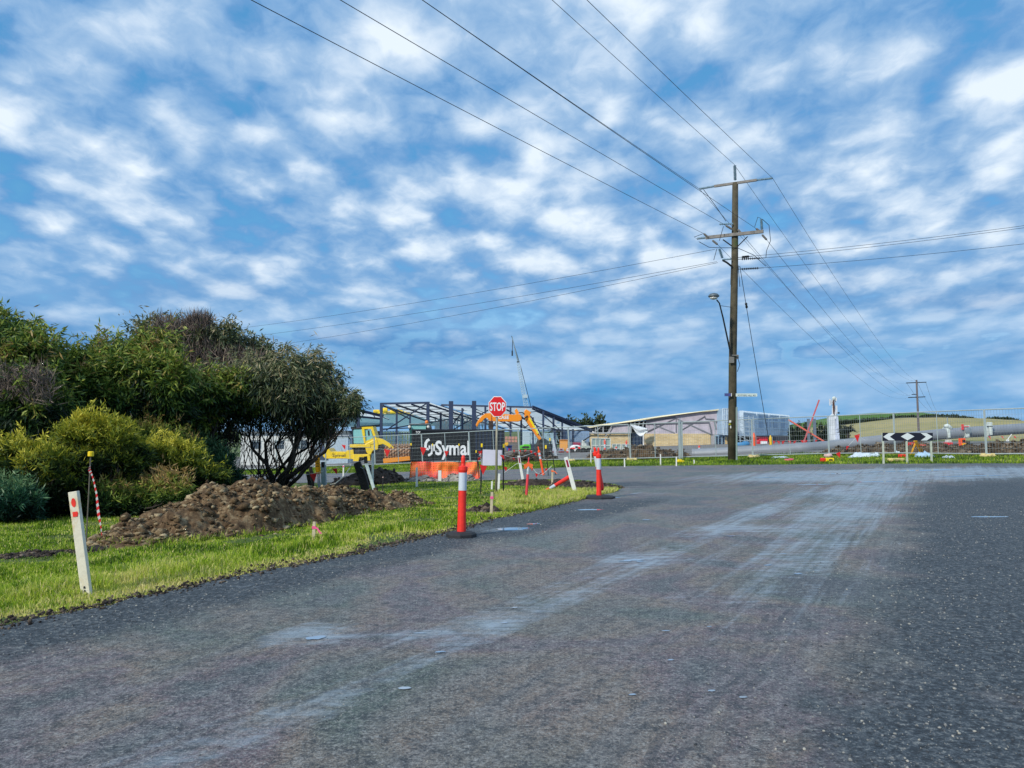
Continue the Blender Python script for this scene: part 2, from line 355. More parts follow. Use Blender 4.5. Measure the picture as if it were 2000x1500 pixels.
def roadmat():
    m = bpy.data.materials.new('worn_asphalt'); m.use_nodes = True; t = m.node_tree; b = t.nodes['Principled BSDF']
    geo = nd(t, 'ShaderNodeNewGeometry'); P = geo.outputs['Position']
    rot = nd(t, 'ShaderNodeMapping', vector_type='POINT'); t.links.new(P, rot.inputs[0]); rot.inputs['Rotation'].default_value = (0, 0, math.radians(29))
    sp = nd(t, 'ShaderNodeSeparateXYZ'); t.links.new(rot.outputs[0], sp.inputs[0]); U = sp.outputs[0]
    wob = noise(t, P, 0.35, 3, 0.5); U = mth(t, 'ADD', U, mth(t, 'MULTIPLY', mth(t, 'SUBTRACT', wob, 0.5), 0.9))
    str_ = nd(t, 'ShaderNodeMapping'); t.links.new(rot.outputs[0], str_.inputs[0]); str_.inputs['Scale'].default_value = (4.2, 0.16, 1)
    streak = noise(t, str_.outputs[0], 1.0, 4, 0.6)
    fine_s = nd(t, 'ShaderNodeMapping'); t.links.new(rot.outputs[0], fine_s.inputs[0]); fine_s.inputs['Scale'].default_value = (17, 0.35, 1)
    streak2 = noise(t, fine_s.outputs[0], 1.0, 3, 0.5)
    cr = nd(t, 'ShaderNodeMapping'); t.links.new(P, cr.inputs[0]); cr.inputs['Scale'].default_value = (0.14, 1.1, 1)
    cross = noise(t, cr.outputs[0], 1.0, 5, 0.65, 0.4)
    big = noise(t, P, 0.42, 5, 0.55, 0.6); grain = noise(t, P, 95, 3, 0.75); grain2 = noise(t, P, 28, 6, 0.75); blot = noise(t, P, 2.3, 5, 0.6)
    edge = noise(t, P, 0.8, 8, 0.75)
    wsc = nd(t, 'ShaderNodeMapping'); t.links.new(P, wsc.inputs[0]); wsc.inputs['Scale'].default_value = (1.2, 4.0, 1); wn = noise(t, wsc.outputs[0], 2.2, 7, 0.75, 0.3)
    gl = nd(t, 'ShaderNodeAttribute', attribute_name='loose').outputs['Fac']; wt = nd(t, 'ShaderNodeAttribute', attribute_name='wet').outputs['Fac']
    loose = ramp(t, mth(t, 'ADD', gl, mth(t, 'MULTIPLY', mth(t, 'SUBTRACT', edge, 0.5), 2.2)), [(0.30, gray(0)), (0.85, gray(1))])
    base = ramp(t, big, [(0.38, S(84, 92, 94)), (0.44, S(124, 106, 110)), (0.49, S(138, 122, 108)), (0.54, S(120, 116, 106)), (0.59, S(92, 106, 96)), (0.66, S(90, 94, 98))])
    base = mixc(t, mth(t, 'MULTIPLY', ramp(t, streak, [(0.45, gray(0)), (0.62, gray(1))]), 0.45), base, S(124, 128, 132))
    base = mixc(t, mth(t, 'MULTIPLY', ramp(t, streak2, [(0.35, gray(1)), (0.48, gray(0))]), 0.35), base, S(74, 76, 80))
    base = mixc(t, mth(t, 'MULTIPLY', ramp(t, blot, [(0.60, gray(0)), (0.68, gray(1))]), 0.35), base, S(76, 84, 84))
    mott = noise(t, P, 7.5, 7, 0.72, 0.2)
    base = mixc(t, mth(t, 'MULTIPLY', ramp(t, mott, [(0.40, gray(1)), (0.50, gray(0))]), 0.62), base, S(62, 68, 72))
    base = mixc(t, mth(t, 'MULTIPLY', ramp(t, mott, [(0.53, gray(0)), (0.61, gray(1))]), 0.34), base, S(140, 142, 140))
    base = mixc(t, mth(t, 'MULTIPLY', ramp(t, grain2, [(0.41, gray(1)), (0.48, gray(0))]), 0.72), base, S(44, 48, 52))
    base = mixc(t, mth(t, 'MULTIPLY', ramp(t, grain2, [(0.54, gray(0)), (0.60, gray(1))]), 0.50), base, S(168, 168, 164))
    gr3 = noise(t, P, 55, 4, 0.8)
    base = mixc(t, mth(t, 'MULTIPLY', ramp(t, gr3, [(0.42, gray(1)), (0.47, gray(0))]), 0.6), base, S(40, 44, 48))
    base = mixc(t, mth(t, 'MULTIPLY', ramp(t, gr3, [(0.56, gray(0)), (0.62, gray(1))]), 0.6), base, S(176, 176, 172))
    lo = ramp(t, grain2, [(0.34, S(24, 30, 36)), (0.47, S(54, 64, 72)), (0.55, S(84, 94, 102)), (0.66, S(150, 152, 148))])
    base = mixc(t, mth(t, 'MULTIPLY', ramp(t, mth(t, 'ADD', mth(t, 'MULTIPLY', U, 0.6), mth(t, 'MULTIPLY', mth(t, 'SUBTRACT', big, 0.5), 4.0)), [(0.0, gray(0)), (0.5, gray(1))]), 0.4), base, S(48, 58, 70))
    base = mixc(t, loose, base, lo)
    base = mixc(t, mth(t, 'MULTIPLY', ramp(t, grain, [(0.34, gray(1)), (0.46, gray(0))]), 0.75), base, S(40, 44, 48))
    base = mixc(t, mth(t, 'MULTIPLY', ramp(t, grain, [(0.60, gray(0)), (0.70, gray(1))]), 0.40), base, S(168, 170, 172))
    win = mth(t, 'MULTIPLY', mth(t, 'SUBTRACT', 1.0, mth(t, 'MULTIPLY', mth(t, 'ABSOLUTE', mth(t, 'ADD', U, 1.15)), 2.6), clamp=True), ramp(t, blot, [(.40, gray(0)), (.58, gray(1))]))
    tread = mth(t, 'MULTIPLY', mth(t, 'GREATER_THAN', mth(t, 'SINE', mth(t, 'MULTIPLY', U, 52.0)), 0.35), win)
    base = mixc(t, mth(t, 'MULTIPLY', tread, 0.5), base, S(48, 54, 62))
    # wet film: glossier, pale silt plus sky sheen painted into the colour
    wetm = ramp(t, mth(t, 'ADD', mth(t, 'MULTIPLY', wt, 0.9), mth(t, 'MULTIPLY', mth(t, 'SUBTRACT', mth(t, 'ADD', mth(t, 'MULTIPLY', streak, 0.30), mth(t, 'ADD', mth(t, 'MULTIPLY', streak2, 0.20), mth(t, 'ADD', mth(t, 'MULTIPLY', cross, 0.25), mth(t, 'MULTIPLY', wn, 0.25)))), 0.5), 3.0)), [(0.40, gray(0)), (0.90, gray(1))])
    wetm = mth(t, 'MULTIPLY', wetm, ramp(t, wn, [(0.36, gray(.15)), (0.60, gray(1))]))
    base = mixc(t, mth(t, 'MULTIPLY', wetm, 0.66), base, S(170, 188, 202))
    t.links.new(base, b.inputs['Base Color'])
    rg = mth(t, 'SUBTRACT', mth(t, 'ADD', 0.62, mth(t, 'MULTIPLY', loose, 0.15)), mth(t, 'MULTIPLY', wetm, 0.30)); t.links.new(rg, b.inputs['Roughness'])
    b.inputs['Specular IOR Level'].default_value = 0.5
    h = mth(t, 'ADD', mth(t, 'MULTIPLY', grain, mth(t, 'ADD', 0.35, mth(t, 'MULTIPLY', loose, 0.6))), mth(t, 'ADD', mth(t, 'MULTIPLY', grain2, 0.8), mth(t, 'MULTIPLY', streak2, 0.5)))
    bp = nd(t, 'ShaderNodeBump'); bp.inputs['Strength'].default_value = 1.0; bp.inputs['Distance'].default_value = 0.018
    t.links.new(h, bp.inputs['Height']); t.links.new(bp.outputs[0], b.inputs['Normal'])
    return m
road, RV = sheet('road', road_poly, 0.3, 0.02, roadmat()); tag(road, kind='structure')
X, Y = RV[:, 0], RV[:, 1]; U_ = X * .875 - Y * .485; V_ = X * .485 + Y * .875
def gs(px, py, r, sx=1.0): p = W(px, py); return np.exp(-(((X - p.x) / (r * sx)) ** 2 + ((Y - p.y) / r) ** 2))
loose = np.clip((U_ + 1.05) / 1.1, 0, 1.0) * np.clip((26 - Y) / 6, 0, 1)
loose = np.maximum(loose, 0.92 * np.clip((-5.15 - U_) / 0.5, 0, 1) * np.clip((20 - Y) / 3, 0, 1))
loose = np.maximum(loose, gs(1130, 950, 2.0, 2.0)); loose = np.clip(loose + 0.5 * gs(1160, 962, 1.2), 0, 1)
wet = 0.62 * np.exp(-((U_ + 1.35) / 0.75) ** 2) * np.clip((28 - V_) / 4, 0, 1) * np.clip((V_ - 3.5) / 6, 0.28, 1) + .20 * np.exp(-((U_ + 3.0) / 1.2) ** 2) * np.clip((24 - V_) / 4, 0, 1) + 0.5 * np.exp(-((U_ + 3.1) / 0.30) ** 2) * np.clip((22 - V_) / 4, 0, 1) + 0.25 * np.exp(-((U_ + 2.1) / 0.35) ** 2) * np.clip((V_ - 6) / 5, 0, 1)
wet = wet + 1.0 * gs(1720, 934, 2.6, 2.2) + 0.6 * gs(1660, 962, 2.0) + 0.9 * gs(1880, 922, 2.0, 3.2) + .7 * gs(1580, 924, 2.0, 2.4) + .5 * gs(1600, 1000, 1.6) + 1.1 * gs(600, 1243, 0.34, 1.3) + 0.8 * gs(990, 1036, 0.5, 1.5) + 0.8 * gs(1240, 1095, 0.40, 1.5) + 0.6 * gs(960, 1222, 0.25) + 0.7 * gs(1430, 1035, 0.5, 1.4) + 0.8 * gs(470, 1145, 0.25, 2.2) + .5 * gs(820, 1243, .12, 2) + 0.5 * gs(1260, 965, .8, 1.5) + 0.45 * gs(1990, 1340, .5)
for nm, ar in (('loose', loose), ('wet', np.clip(wet, 0, 1))):
    a = road.data.attributes.new(nm, 'FLOAT', 'POINT'); a.data.foreach_set('value', ar.astype(np.float32))

site_m = soilmat('site_gravel', S(88, 84, 78), S(128, 126, 124), S(150, 148, 146), 0.5, 0.4, tint=False)
sp_ = [(-70, 57)] + [(p.x, p.y) for p in [onx(600, 56), onx(800, 56), onx(1000, 51), onx(1110, 48), onx(1240, 46), onx(1400, 45.5), onx(1560, 45), onx(1750, 40), onx(1920, 35.5), onx(2100, 33)]] + [(60, 38), (60, 150), (-70, 150)]
site, _ = sheet('site_yard', sp_, 2.5, 0.03, site_m); tag(site, kind='structure')

# hills
def hill(name, crest, YC, YF, m, zf=-1.5, amp=0.0, back=300):
    cp = sorted([(at(px, py, YC).x, at(px, py, YC).z) for px, py in crest]); xa = np.array([c[0] for c in cp]); za = np.array([c[1] for c in cp])
    xs_ = np.linspace(xa[0], xa[-1], 120); ts = np.linspace(0, 1, 30); V = []
    for t in ts:
        y = YF + (YC - YF) * t
        for x in xs_:
            xx = x * (y / YC) ** 0.35; zc = np.interp(x, xa, za); k = 3 * t * t - 2 * t ** 3
            V.append((xx, y, zf + (zc - zf) * k + amp * mnoise.noise(Vector((x * .02, y * .02, 3))) * math.sin(math.pi * t)))
    for t in np.linspace(0.1, 1, 8):
        for x in xs_: V.append((x, YC + back * t, float(np.interp(x, xa, za)) * (1 - t) + zf * t - 2 * t))
    V = np.array(V); n = len(xs_); r = len(V) // n; id_ = np.arange(n * r).reshape(r, n)
    Fq = np.stack([id_[:-1, :-1], id_[:-1, 1:], id_[1:, 1:], id_[1:, :-1]], -1).reshape(-1, 4)
    o = np_mesh(name, V, Fq, m, smooth=True); tag(o, kind='structure'); return o
hill('hill_straw_field', [(1380, 868), (1500, 850), (1560, 843), (1600, 836), (1680, 826), (1760, 816), (1830, 817), (1900, 822), (1960, 829), (2000, 832), (2150, 850), (2300, 870)], 420, 120,
     soilmat('straw_field', S(126, 126, 78), S(164, 154, 108), S(180, 164, 120), 0.035, 0.0, tint=False), amp=2)
hill('hill_green_field', [(1250, 866), (1450, 844), (1540, 832), (1590, 821), (1640, 812), (1700, 807), (1770, 808), (1830, 818), (1900, 833), (2000, 850), (2200, 870)], 950, 480,
     soilmat('green_field', S(60, 92, 40), S(84, 118, 52), S(112, 132, 74), 0.012, 0.0, tint=False), amp=4)

# ------------------------------------------------------------------ scattered lumps, mounds
bm = bmesh.new(); bmesh.ops.create_icosphere(bm, subdivisions=1, radius=1.0)
I1V = np.array([v.co[:] for v in bm.verts]); I1F = np.array([[v.index for v in f.verts] for f in bm.faces]); bm.free()
bm = bmesh.new(); bmesh.ops.create_icosphere(bm, subdivisions=2, radius=1.0)
I2V = np.array([v.co[:] for v in bm.verts]); I2F = np.array([[v.index for v in f.verts] for f in bm.faces]); bm.free()
def lumps_arrays(P, R, base=1, jit=0.22, flat=0.75):
    BV, BF = (I1V, I1F) if base == 1 else (I2V, I2F); n, k = len(P), len(BV)
    sc = rng.uniform(0.65, 1.25, (n, 1, 3)); sc[:, :, 2] *= flat; th = rng.uniform(0, 2 * np.pi, n)
    V = BV[None] * sc * (1 + rng.uniform(-jit, jit, (n, k, 1))); c, s = np.cos(th)[:, None], np.sin(th)[:, None]
    x = V[:, :, 0] * c - V[:, :, 1] * s; y = V[:, :, 0] * s + V[:, :, 1] * c
    V = np.stack([x, y, V[:, :, 2]], -1) * R[:, None, None] + P[:, None, :]
    Fq = BF[None] + (np.arange(n) * k)[:, None, None]
    return V.reshape(-1, 3), Fq.reshape(-1, 3), np.repeat(rng.uniform(0, 1, n), k)
def lumps(name, P, R, m, base=1, parent=None, jit=0.22, flat=0.75, smooth=False):
    V, Fq, T = lumps_arrays(np.asarray(P, float), np.asarray(R, float), base, jit, flat); return np_mesh(name, V, Fq, m, T, parent, smooth=smooth)
EXCL = []          # footprints kept free of grass
def mound(name, label, st_, m, nclod=0, clod=(0.02, 0.07), amp=0.06, fr=2.5, res=0.07, group=None, dark=None, cat='dirt mound', pw=0.9, cpow=.3, jit=.32):
    """st_: stations (px, base_py, top_py, half_width)"""
    S_ = []
    for px, pb, ptp, hw in st_:
        f_ = W(px, pb); d = Vector((f_.x, f_.y, 0)).normalized(); c = f_ + d * hw; c.z = gz(c.x, c.y); top = at(px, ptp, c.y).z
        S_.append((c.x, c.y, max(0.02, top - c.z), hw))
    A = np.array(S_); n = len(A); seg = np.r_[0, np.cumsum(np.hypot(np.diff(A[:, 0]), np.diff(A[:, 1])))]
    tt = np.arange(0, seg[-1] + res, res); cx_ = np.interp(tt, seg, A[:, 0]); cy_ = np.interp(tt, seg, A[:, 1]); h = np.interp(tt, seg, A[:, 2]); hw = np.interp(tt, seg, A[:, 3])
    dx, dy = np.gradient(cx_), np.gradient(cy_); l = np.hypot(dx, dy) + 1e-9; nxn, nyn = -dy / l, dx / l
    q = np.linspace(-1.15, 1.15, max(9, int(2.3 * hw.max() / res))); nq = len(q)
    X = cx_[:, None] + nxn[:, None] * hw[:, None] * q; Y = cy_[:, None] + nyn[:, None] * hw[:, None] * q
    endf = np.clip(np.minimum(tt, seg[-1] - tt) / 0.5, 0, 1)[:, None] ** .5
    H = h[:, None] * np.clip(1 - np.abs(q) ** 1.9, 0, 1)[None] ** pw * endf
    N_ = np.array([[mnoise.fractal(Vector((a * fr, b * fr, 1.3)), 0.8, 2.0, 5) for a, b in zip(r1, r2)] for r1, r2 in zip(X, Y)])
    Z = g(X, Y) + H + N_ * amp * np.clip(H / (0.25 * h.max()), 0, 1) - 0.03 * (np.abs(q)[None] > 1.0)
    V = np.stack([X, Y, Z], -1).reshape(-1, 3); r = len(tt); id_ = np.arange(r * nq).reshape(r, nq)
    Fq = np.stack([id_[:-1, :-1], id_[:-1, 1:], id_[1:, 1:], id_[1:, :-1]], -1).reshape(-1, 4)
    t_ = thing(name, label, cat, (A[n // 2, 0], A[n // 2, 1], gz(A[n // 2, 0], A[n // 2, 1])), group=group)
    np_mesh('soil', V, Fq, m, rng.uniform(0.2, 0.8, len(V)), parent=t_, smooth=True)
    if nclod:
        k = rng.integers(0, r - 1, nclod); qq = rng.uniform(-1.2, 1.2, nclod); k2 = np.clip(((qq + 1.15) / 2.3 * (nq - 1)).astype(int), 0, nq - 1)
        P = np.stack([X[k, k2], Y[k, k2], Z[k, k2]], 1) + rng.uniform(-.5, .5, (nclod, 3)) * [res, res, 0]
        R = clod[0] + (clod[1] - clod[0]) * rng.power(cpow, nclod); P[:, 2] += R * 0.25; kk = np.array([mnoise.noise(Vector((p[0] * 1.6, p[1] * 1.6, 4))) for p in P]) > rng.uniform(-.55, .05, nclod); P, R = P[kk], R[kk]
        nb = max(3, nclod // 260); ib = rng.integers(0, len(P), nb); P = np.concatenate([P, P[ib]]); R = np.concatenate([R, rng.uniform(1.1, 2.0, nb) * clod[1]])
        c_ = lumps('clods', P, R, dark or m, parent=t_, jit=jit, flat=.62); tag(c_, kind='stuff')
    EXCL.append([(cx_[i] - nxn[i] * hw[i] * .95, cy_[i] - nyn[i] * hw[i] * .95) for i in range(0, r, 4)] + [(cx_[i] + nxn[i] * hw[i] * .95, cy_[i] + nyn[i] * hw[i] * .95) for i in range(r - 1, -1, -4)])
    return t_
darkrub = soilmat('trench_soil', S(40, 34, 28), S(88, 76, 62), S(136, 122, 102), 2.2)
darkst = soilmat('trench_clod', S(48, 40, 34), S(98, 84, 70), S(150, 136, 116), 5.0)
rubble = soilmat('rubble_soil', S(50, 37, 26), S(104, 84, 62), S(156, 138, 108), 2.2)
rub_st = soilmat('rubble_stone', S(62, 48, 34), S(114, 95, 70), S(178, 162, 130), 5.0)
darksoil = soilmat('dark_soil', S(30, 27, 25), S(62, 54, 48), S(98, 86, 76), 2.5)
darkclod = soilmat('dark_clod', S(38, 34, 32), S(72, 64, 58), S(122, 110, 98), 6.0)
greysoil = soilmat('grey_crushed_rock', S(96, 92, 88), S(142, 138, 132), S(180, 174, 164), 2.5)
mound('rubble_mound', 'long brown heap of dug soil and stones on the grass below the trees',
      [(185, 1076, 1071, .3), (235, 1074, 1046, .55), (300, 1068, 1016, .9), (360, 1060, 993, 1.1), (420, 1050, 958, 1.2), (480, 1040, 946, 1.2), (540, 1030, 953, 1.15), (590, 1018, 963, 1.0), (650, 1006, 956, .95), (700, 1000, 957, .9), (750, 995, 966, .8), (800, 989, 972, .6), (822, 985, 981, .4)],
      rubble, 20000, (0.006, 0.062), amp=0.17, fr=2.4, res=0.05, dark=rub_st, cpow=.15, jit=.42)
mound('soil_mound', 'dark brown soil mound beside the leaning black timber post', [(650, 949, 944, .5), (690, 950, 930, .8), (725, 948, 918, 1.0), (752, 944, 920, .9), (790, 941, 934, .6)], darksoil, 900, (0.03, 0.12), amp=.2, dark=darkclod)
mound('gravel_mound', 'small grey crushed rock heap in front of the orange mesh, left one', [(790, 941, 938, .4), (822, 941, 926, .7), (850, 941, 937, .4)], greysoil, 260, (0.03, 0.09), amp=.1)
mound('gravel_mound', 'small grey crushed rock heap right in front of the foreground bollard', [(858, 941, 938, .4), (888, 941, 924, .8), (930, 940, 937, .4)], greysoil, 300, (0.03, 0.09), amp=.1)
mound('corner_soil_mound', 'low scraped soil bank at the road corner behind the grass tip', [(985, 947, 944, .5), (1040, 949, 939, .8), (1090, 949, 938, .8), (1140, 952, 943, .8), (1195, 958, 953, .5)], darksoil, 1600, (0.01, 0.06), amp=.08, dark=darkclod)
mound('scraped_soil', 'thin scraped strip of dark soil in the grass left of the rubble heap', [(-40, 1094, 1090, .10), (20, 1092, 1086, .2), (80, 1088, 1081, .25), (130, 1084, 1073, .3), (175, 1082, 1070, .35), (205, 1080, 1074, .2)], darksoil, 900, (0.008, 0.035), amp=.05, dark=darkclod)
mound('clod_mound', 'small patch of dug turf beside the pink banded wooden peg', [(915, 1004, 1000, .3), (940, 1003, 988, .45), (975, 1001, 992, .4)], darksoil, 400, (0.02, 0.07), amp=.1, dark=darkclod)
mound('soil_mound', 'brown soil heap behind the fence below the lime green machine', [(985, 903, 897, .8), (1010, 903, 884, 1.2), (1050, 902, 884, 1.3), (1072, 902, 895, .8)], darksoil, 500, (0.06, 0.18), amp=.3, res=.15, dark=darkclod)
mound('soil_mound', 'big brown soil heap behind the fence in front of the brick wall', [(1166, 897, 890, 1), (1182, 898, 881, 1.4), (1200, 898, 882, 1.4), (1225, 898, 880, 1.5), (1245, 898, 877, 1.5), (1262, 898, 873, 1.5), (1282, 897, 878, 1.4), (1300, 896, 884, 1.3), (1315, 896, 882, 1.2), (1330, 896, 892, .8)],
      soilmat('brown_soil', S(44, 36, 28), S(92, 76, 58), S(132, 114, 88), 2), 3600, (0.02, 0.13), amp=.32, res=.12, dark=darkst, cpow=.2)
mound('trench_spoil', 'long ragged bank of excavated rubble under the big pipe', [(1600, 889, 886, .8), (1630, 888, 880, 1.0), (1680, 887.5, 875, 1.3), (1740, 886.5, 869, 1.4), (1800, 886.5, 870, 1.4), (1860, 887.5, 872, 1.4), (1905, 888.5, 876, 1.3), (1940, 889, 869, 1.4), (2000, 889, 866, 1.5), (2100, 889, 868, 1.5)],
      darkrub, 7000, (0.015, 0.12), amp=.28, res=.12, dark=darkst, cpow=.2)

# dark clods along the torn road edge
P, R = [], []
for i in range(len(edge_line) - 1):
    a, b = Vector(edge_line[i]), Vector(edge_line[i + 1]); n_ = 90 if a.y < 13 else 34
    for j in range(n_):
        t = random.random(); p = a + (b - a) * t; d = random.gauss(0.05, 0.10) * (1 + .8 * mnoise.noise(Vector((p.x, p.y, 3)))); x, y = p.x - d, p.y + d * 0.5
        r = 0.004 + 0.020 * random.random() ** 3; P.append((x, y, gz(x, y) + 0.02 + r * .3)); R.append(r)
tag(lumps('edge_soil', P, R, darkclod), kind='stuff', label='crumbled dark soil along the torn road edge')
# loose stones
P, R = [], []
for i in range(26000):
    y = 3.0 + 15 * random.random() ** 1.6; u = random.uniform(-1.3, 4.0) if random.random() < .8 else random.uniform(-6.6, -5.2); x = (u + y * .485) / .875
    if u > -0.6 or u < -5 or random.random() < .3:
        r = 0.003 + 0.0085 * random.random() ** 3.5; P.append((x, y, gz(x, y) + .0215)); R.append(r)
for i in range(6000):
    y = 3.2 + 14 * random.random(); x = random.uniform(-.6, .6) * y; u = x * .875 - y * .485
    if u > -6.2: r = 0.002 + 0.003 * random.random(); P.append((x, y, gz(x, y) + .0215)); R.append(r)
tag(lumps('gravel', P, R, soilmat('road_stone', S(66, 70, 76), S(126, 130, 134), S(196, 192, 180), 30)), kind='stuff', label='loose pale stones on the road')
# puddles
pud = mat('puddle_water', S(150, 166, 182), 0.04, var=.04, spec=0.9)  # milky water, with the bright sky reflection also painted into its colour
def puddle(px, py, rx, ry, seed):
    c = W(px, py); MBp = MB(); pts = []
    for i in range(26):
        a = 2 * math.pi * i / 26; k = 1 + 0.38 * mnoise.noise(Vector((math.cos(a) * 1.6, math.sin(a) * 1.6, seed)))
        x = c.x + math.cos(a) * rx * k + math.sin(a) * ry * .5; y = c.y + math.sin(a) * ry * k; pts.append((x, y, gz(x, y) + 0.0255))
    MBp.add(pts, [tuple(range(26))]); o = MBp.build('puddle', pud); tag(o, kind='structure'); return o
for i, q in enumerate([(618, 1252, .07, .05), (1000, 1036, .26, .20), (1042, 1026, .10, .07), (1236, 1098, .12, .06), (1250, 1101, .05, .03), (1432, 1050, .1, .05), (1190, 974, .30, .10), (1150, 998, .25, .12), (1262, 1018, .08, .05), (1930, 1012, .35, .08), (1640, 926, .9, .16), (1800, 920, 1.6, .2), (1720, 942, .8, .14), (1900, 931, 1.2, .14), (1500, 934, .5, .1), (1590, 948, .5, .1),
    (985, 1222, .03, .02), (1005, 1192, .025, .02), (860, 1280, .035, .02), (790, 1352, .035, .022), (820, 1243, .05, .015), (1500, 1108, .05, .03), (1530, 1085, .04, .03), (1390, 1357, .022, .018), (1385, 1230, .02, .015), (1300, 1238, .03, .015), (1452, 1370, .022, .02), (1310, 1296, .02, .014), (1560, 1125, .05, .03), (1220, 1100, .08, .03), (1235, 1365, .02, .015)]):
    puddle(*q, i * 1.3)

# ------------------------------------------------------------------ grass
def blades(P, H, Wd, tint, lean=0.45, three=True):
    n = len(P); th = rng.uniform(0, 2 * np.pi, n); dx, dy = np.cos(th), np.sin(th); ph = rng.uniform(0, 2 * np.pi, n); ln = rng.uniform(0.05, lean, n) * 1.6
    lx, ly = np.cos(ph) * ln, np.sin(ph) * ln; w = (Wd / 2)[:, None]
    d = np.stack([dx, dy, np.zeros(n)], 1)
    mid = P + np.stack([lx * H * .35, ly * H * .35, H * .6], 1); tip = P + np.stack([lx * H, ly * H, H * (1 - ln * .35)], 1)
    V = np.stack([P - d * w, P + d * w, mid + d * w * .75, mid - d * w * .75, tip], 1).reshape(-1, 3); k = (np.arange(n) * 5)[:, None]
    F3 = np.concatenate([k + [0, 1, 2], k + [0, 2, 3], k + [3, 2, 4]])
    return V, F3, np.repeat(tint, 5)
def nz(X, Y, s, z=0.0): return np.array([mnoise.noise(Vector((a * s, b * s, z))) for a, b in zip(X, Y)])
grass_m = tintmat('grass_blade', [(0.0, S(40, 66, 12)), (0.28, S(92, 128, 24)), (0.5, S(148, 178, 40)), (0.72, S(196, 206, 84)), (1.0, S(220, 208, 142))], 0.55, 0.35, patch=0.9, pscale=1.5)
def sample(n, y0, y1, pw, xr=(-.75, .75)):
    t = rng.uniform(0, 1, n); e = 1 - pw; Y = (y0 ** e + t * (y1 ** e - y0 ** e)) ** (1 / e); X = rng.uniform(xr[0], xr[1], n) * Y; return X, Y
def keep(X, Y):
    k = ~inpoly(X, Y, road_poly)
    for e in EXCL: k &= ~inpoly(X, Y, e)
    return k
X, Y = sample(420000, 5.2, 32, 1.25, (-.78, .20)); k = keep(X, Y); X, Y = X[k], Y[k]
U_ = X * .875 - Y * .485; dist = np.clip((-6.55 - U_) / 1.0, 0, 4)
c1 = nz(X, Y, 1.6); c2 = nz(X, Y, 0.55, 4); bald = nz(X, Y, .9, 9)
c3 = nz(X, Y, 4.5, 2); ridge = np.exp(-((dist + .25 * c2 - .95) / .38) ** 2) * np.clip((15 - Y) / 4, .25, 1)
H = (0.026 + 0.070 * ridge + .012 * np.clip(dist, 0, 1)) * (1 + 0.6 * c1 + .35 * c2 + .5 * c3) * rng.uniform(.5, 1.35, len(X)); H = np.clip(H * 1.25, .015, .24)
H[bald > .30] *= .45; ok = ~((bald > .34) & (rng.uniform(0, 1, len(X)) < .75)); X, Y, H, c1, c2, c3, dist, ridge, bald = X[ok], Y[ok], H[ok], c1[ok], c2[ok], c3[ok], dist[ok], ridge[ok], bald[ok]
tn = np.clip(0.44 - 0.30 * c1 + 0.2 * c2 - .25 * c3 + (0.46 - 0.46 * np.clip(dist / .75, 0, 1)) + .14 * ridge + rng.normal(0, .15, len(X)), 0, 1)
tn[rng.uniform(0, 1, len(X)) < (.08 + .38 * (dist < .5))] = .97
V, F3, T = blades(np.stack([X, Y, g(X, Y) - .004], 1), H, 0.0045 + 0.0006 * Y, tn)
tag(np_mesh('grass_verge', V, F3, grass_m, T), kind='stuff', label='bright green grass verge with dry yellow blades by the road')
# dry tussocks at the corner tip
X, Y = sample(40000, 15.5, 22, 1.2, (-.02, .14)); k = keep(X, Y) | (rng.uniform(0, 1, len(X)) < .0); X, Y = X[k], Y[k]; k = nz(X, Y, 1.3, 7) > -.05; X, Y = X[k], Y[k]
V, F3, T = blades(np.stack([X, Y, g(X, Y)], 1), rng.uniform(.06, .20, len(X)), np.full(len(X), .014), np.clip(rng.normal(.8, .18, len(X)), 0, 1), lean=.9)
tag(np_mesh('dry_grass', V, F3, grass_m, T), kind='stuff', label='dry yellowish tussocks at the tip of the verge')
# weeds on the right shoulder of the heap and round its foot
X, Y = sample(60000, 9, 20, 1.2, (-.6, -.05)); e_ = EXCL[0]; cxm = np.mean([p[0] for p in e_]); cym = np.mean([p[1] for p in e_]); inner = [(cxm + (p[0] - cxm) * .93, cym + (p[1] - cym) * .93) for p in e_]; outer = [(cxm + (p[0] - cxm) * 1.10, cym + (p[1] - cym) * 1.10) for p in e_]
k = inpoly(X, Y, outer) & ~inpoly(X, Y, inner) & (nz(X, Y, 1.8, 12) > -.05); X, Y = X[k], Y[k]
V, F3, T = blades(np.stack([X, Y, g(X, Y)], 1), rng.uniform(.04, .17, len(X)), np.full(len(X), .010), np.clip(rng.normal(.5, .25, len(X)), 0, 1), lean=.8)
tag(np_mesh('weeds', V, F3, grass_m, T), kind='stuff', label='ragged weeds around the foot of the rubble heap')
# far strips
far_fence = [(-70, 57)] + [(p.x, p.y) for p in [onx(600, 56), onx(800, 56), onx(1000, 51), onx(1110, 48), onx(1240, 46), onx(1400, 45.5), onx(1560, 45), onx(1750, 40), onx(1920, 35.5), onx(2100, 33)]] + [(60, 38)]
strip = [(60, 26)] + [tuple(p) for p in reversed(far_edge[:-1])] + far_fence
X = rng.uniform(-32, 30, 240000); Y = rng.uniform(25, 58, 240000); k = inpoly(X, Y, strip) & keep(X, Y) & (np.abs(X) < .72 * Y); X, Y = X[k], Y[k]
c1 = nz(X, Y, .5); H = .10 * (1 + .9 * c1) * rng.uniform(.5, 1.3, len(X)); H = np.clip(H, .03, .25)
V, F3, T = blades(np.stack([X, Y, g(X, Y)], 1), H, np.full(len(X), .022), np.clip(.34 - .45 * c1 + rng.normal(0, .16, len(X)), 0, 1))
tag(np_mesh('grass_strip', V, F3, grass_m, T), kind='stuff', label='green grass strip between the side road and the site fence')
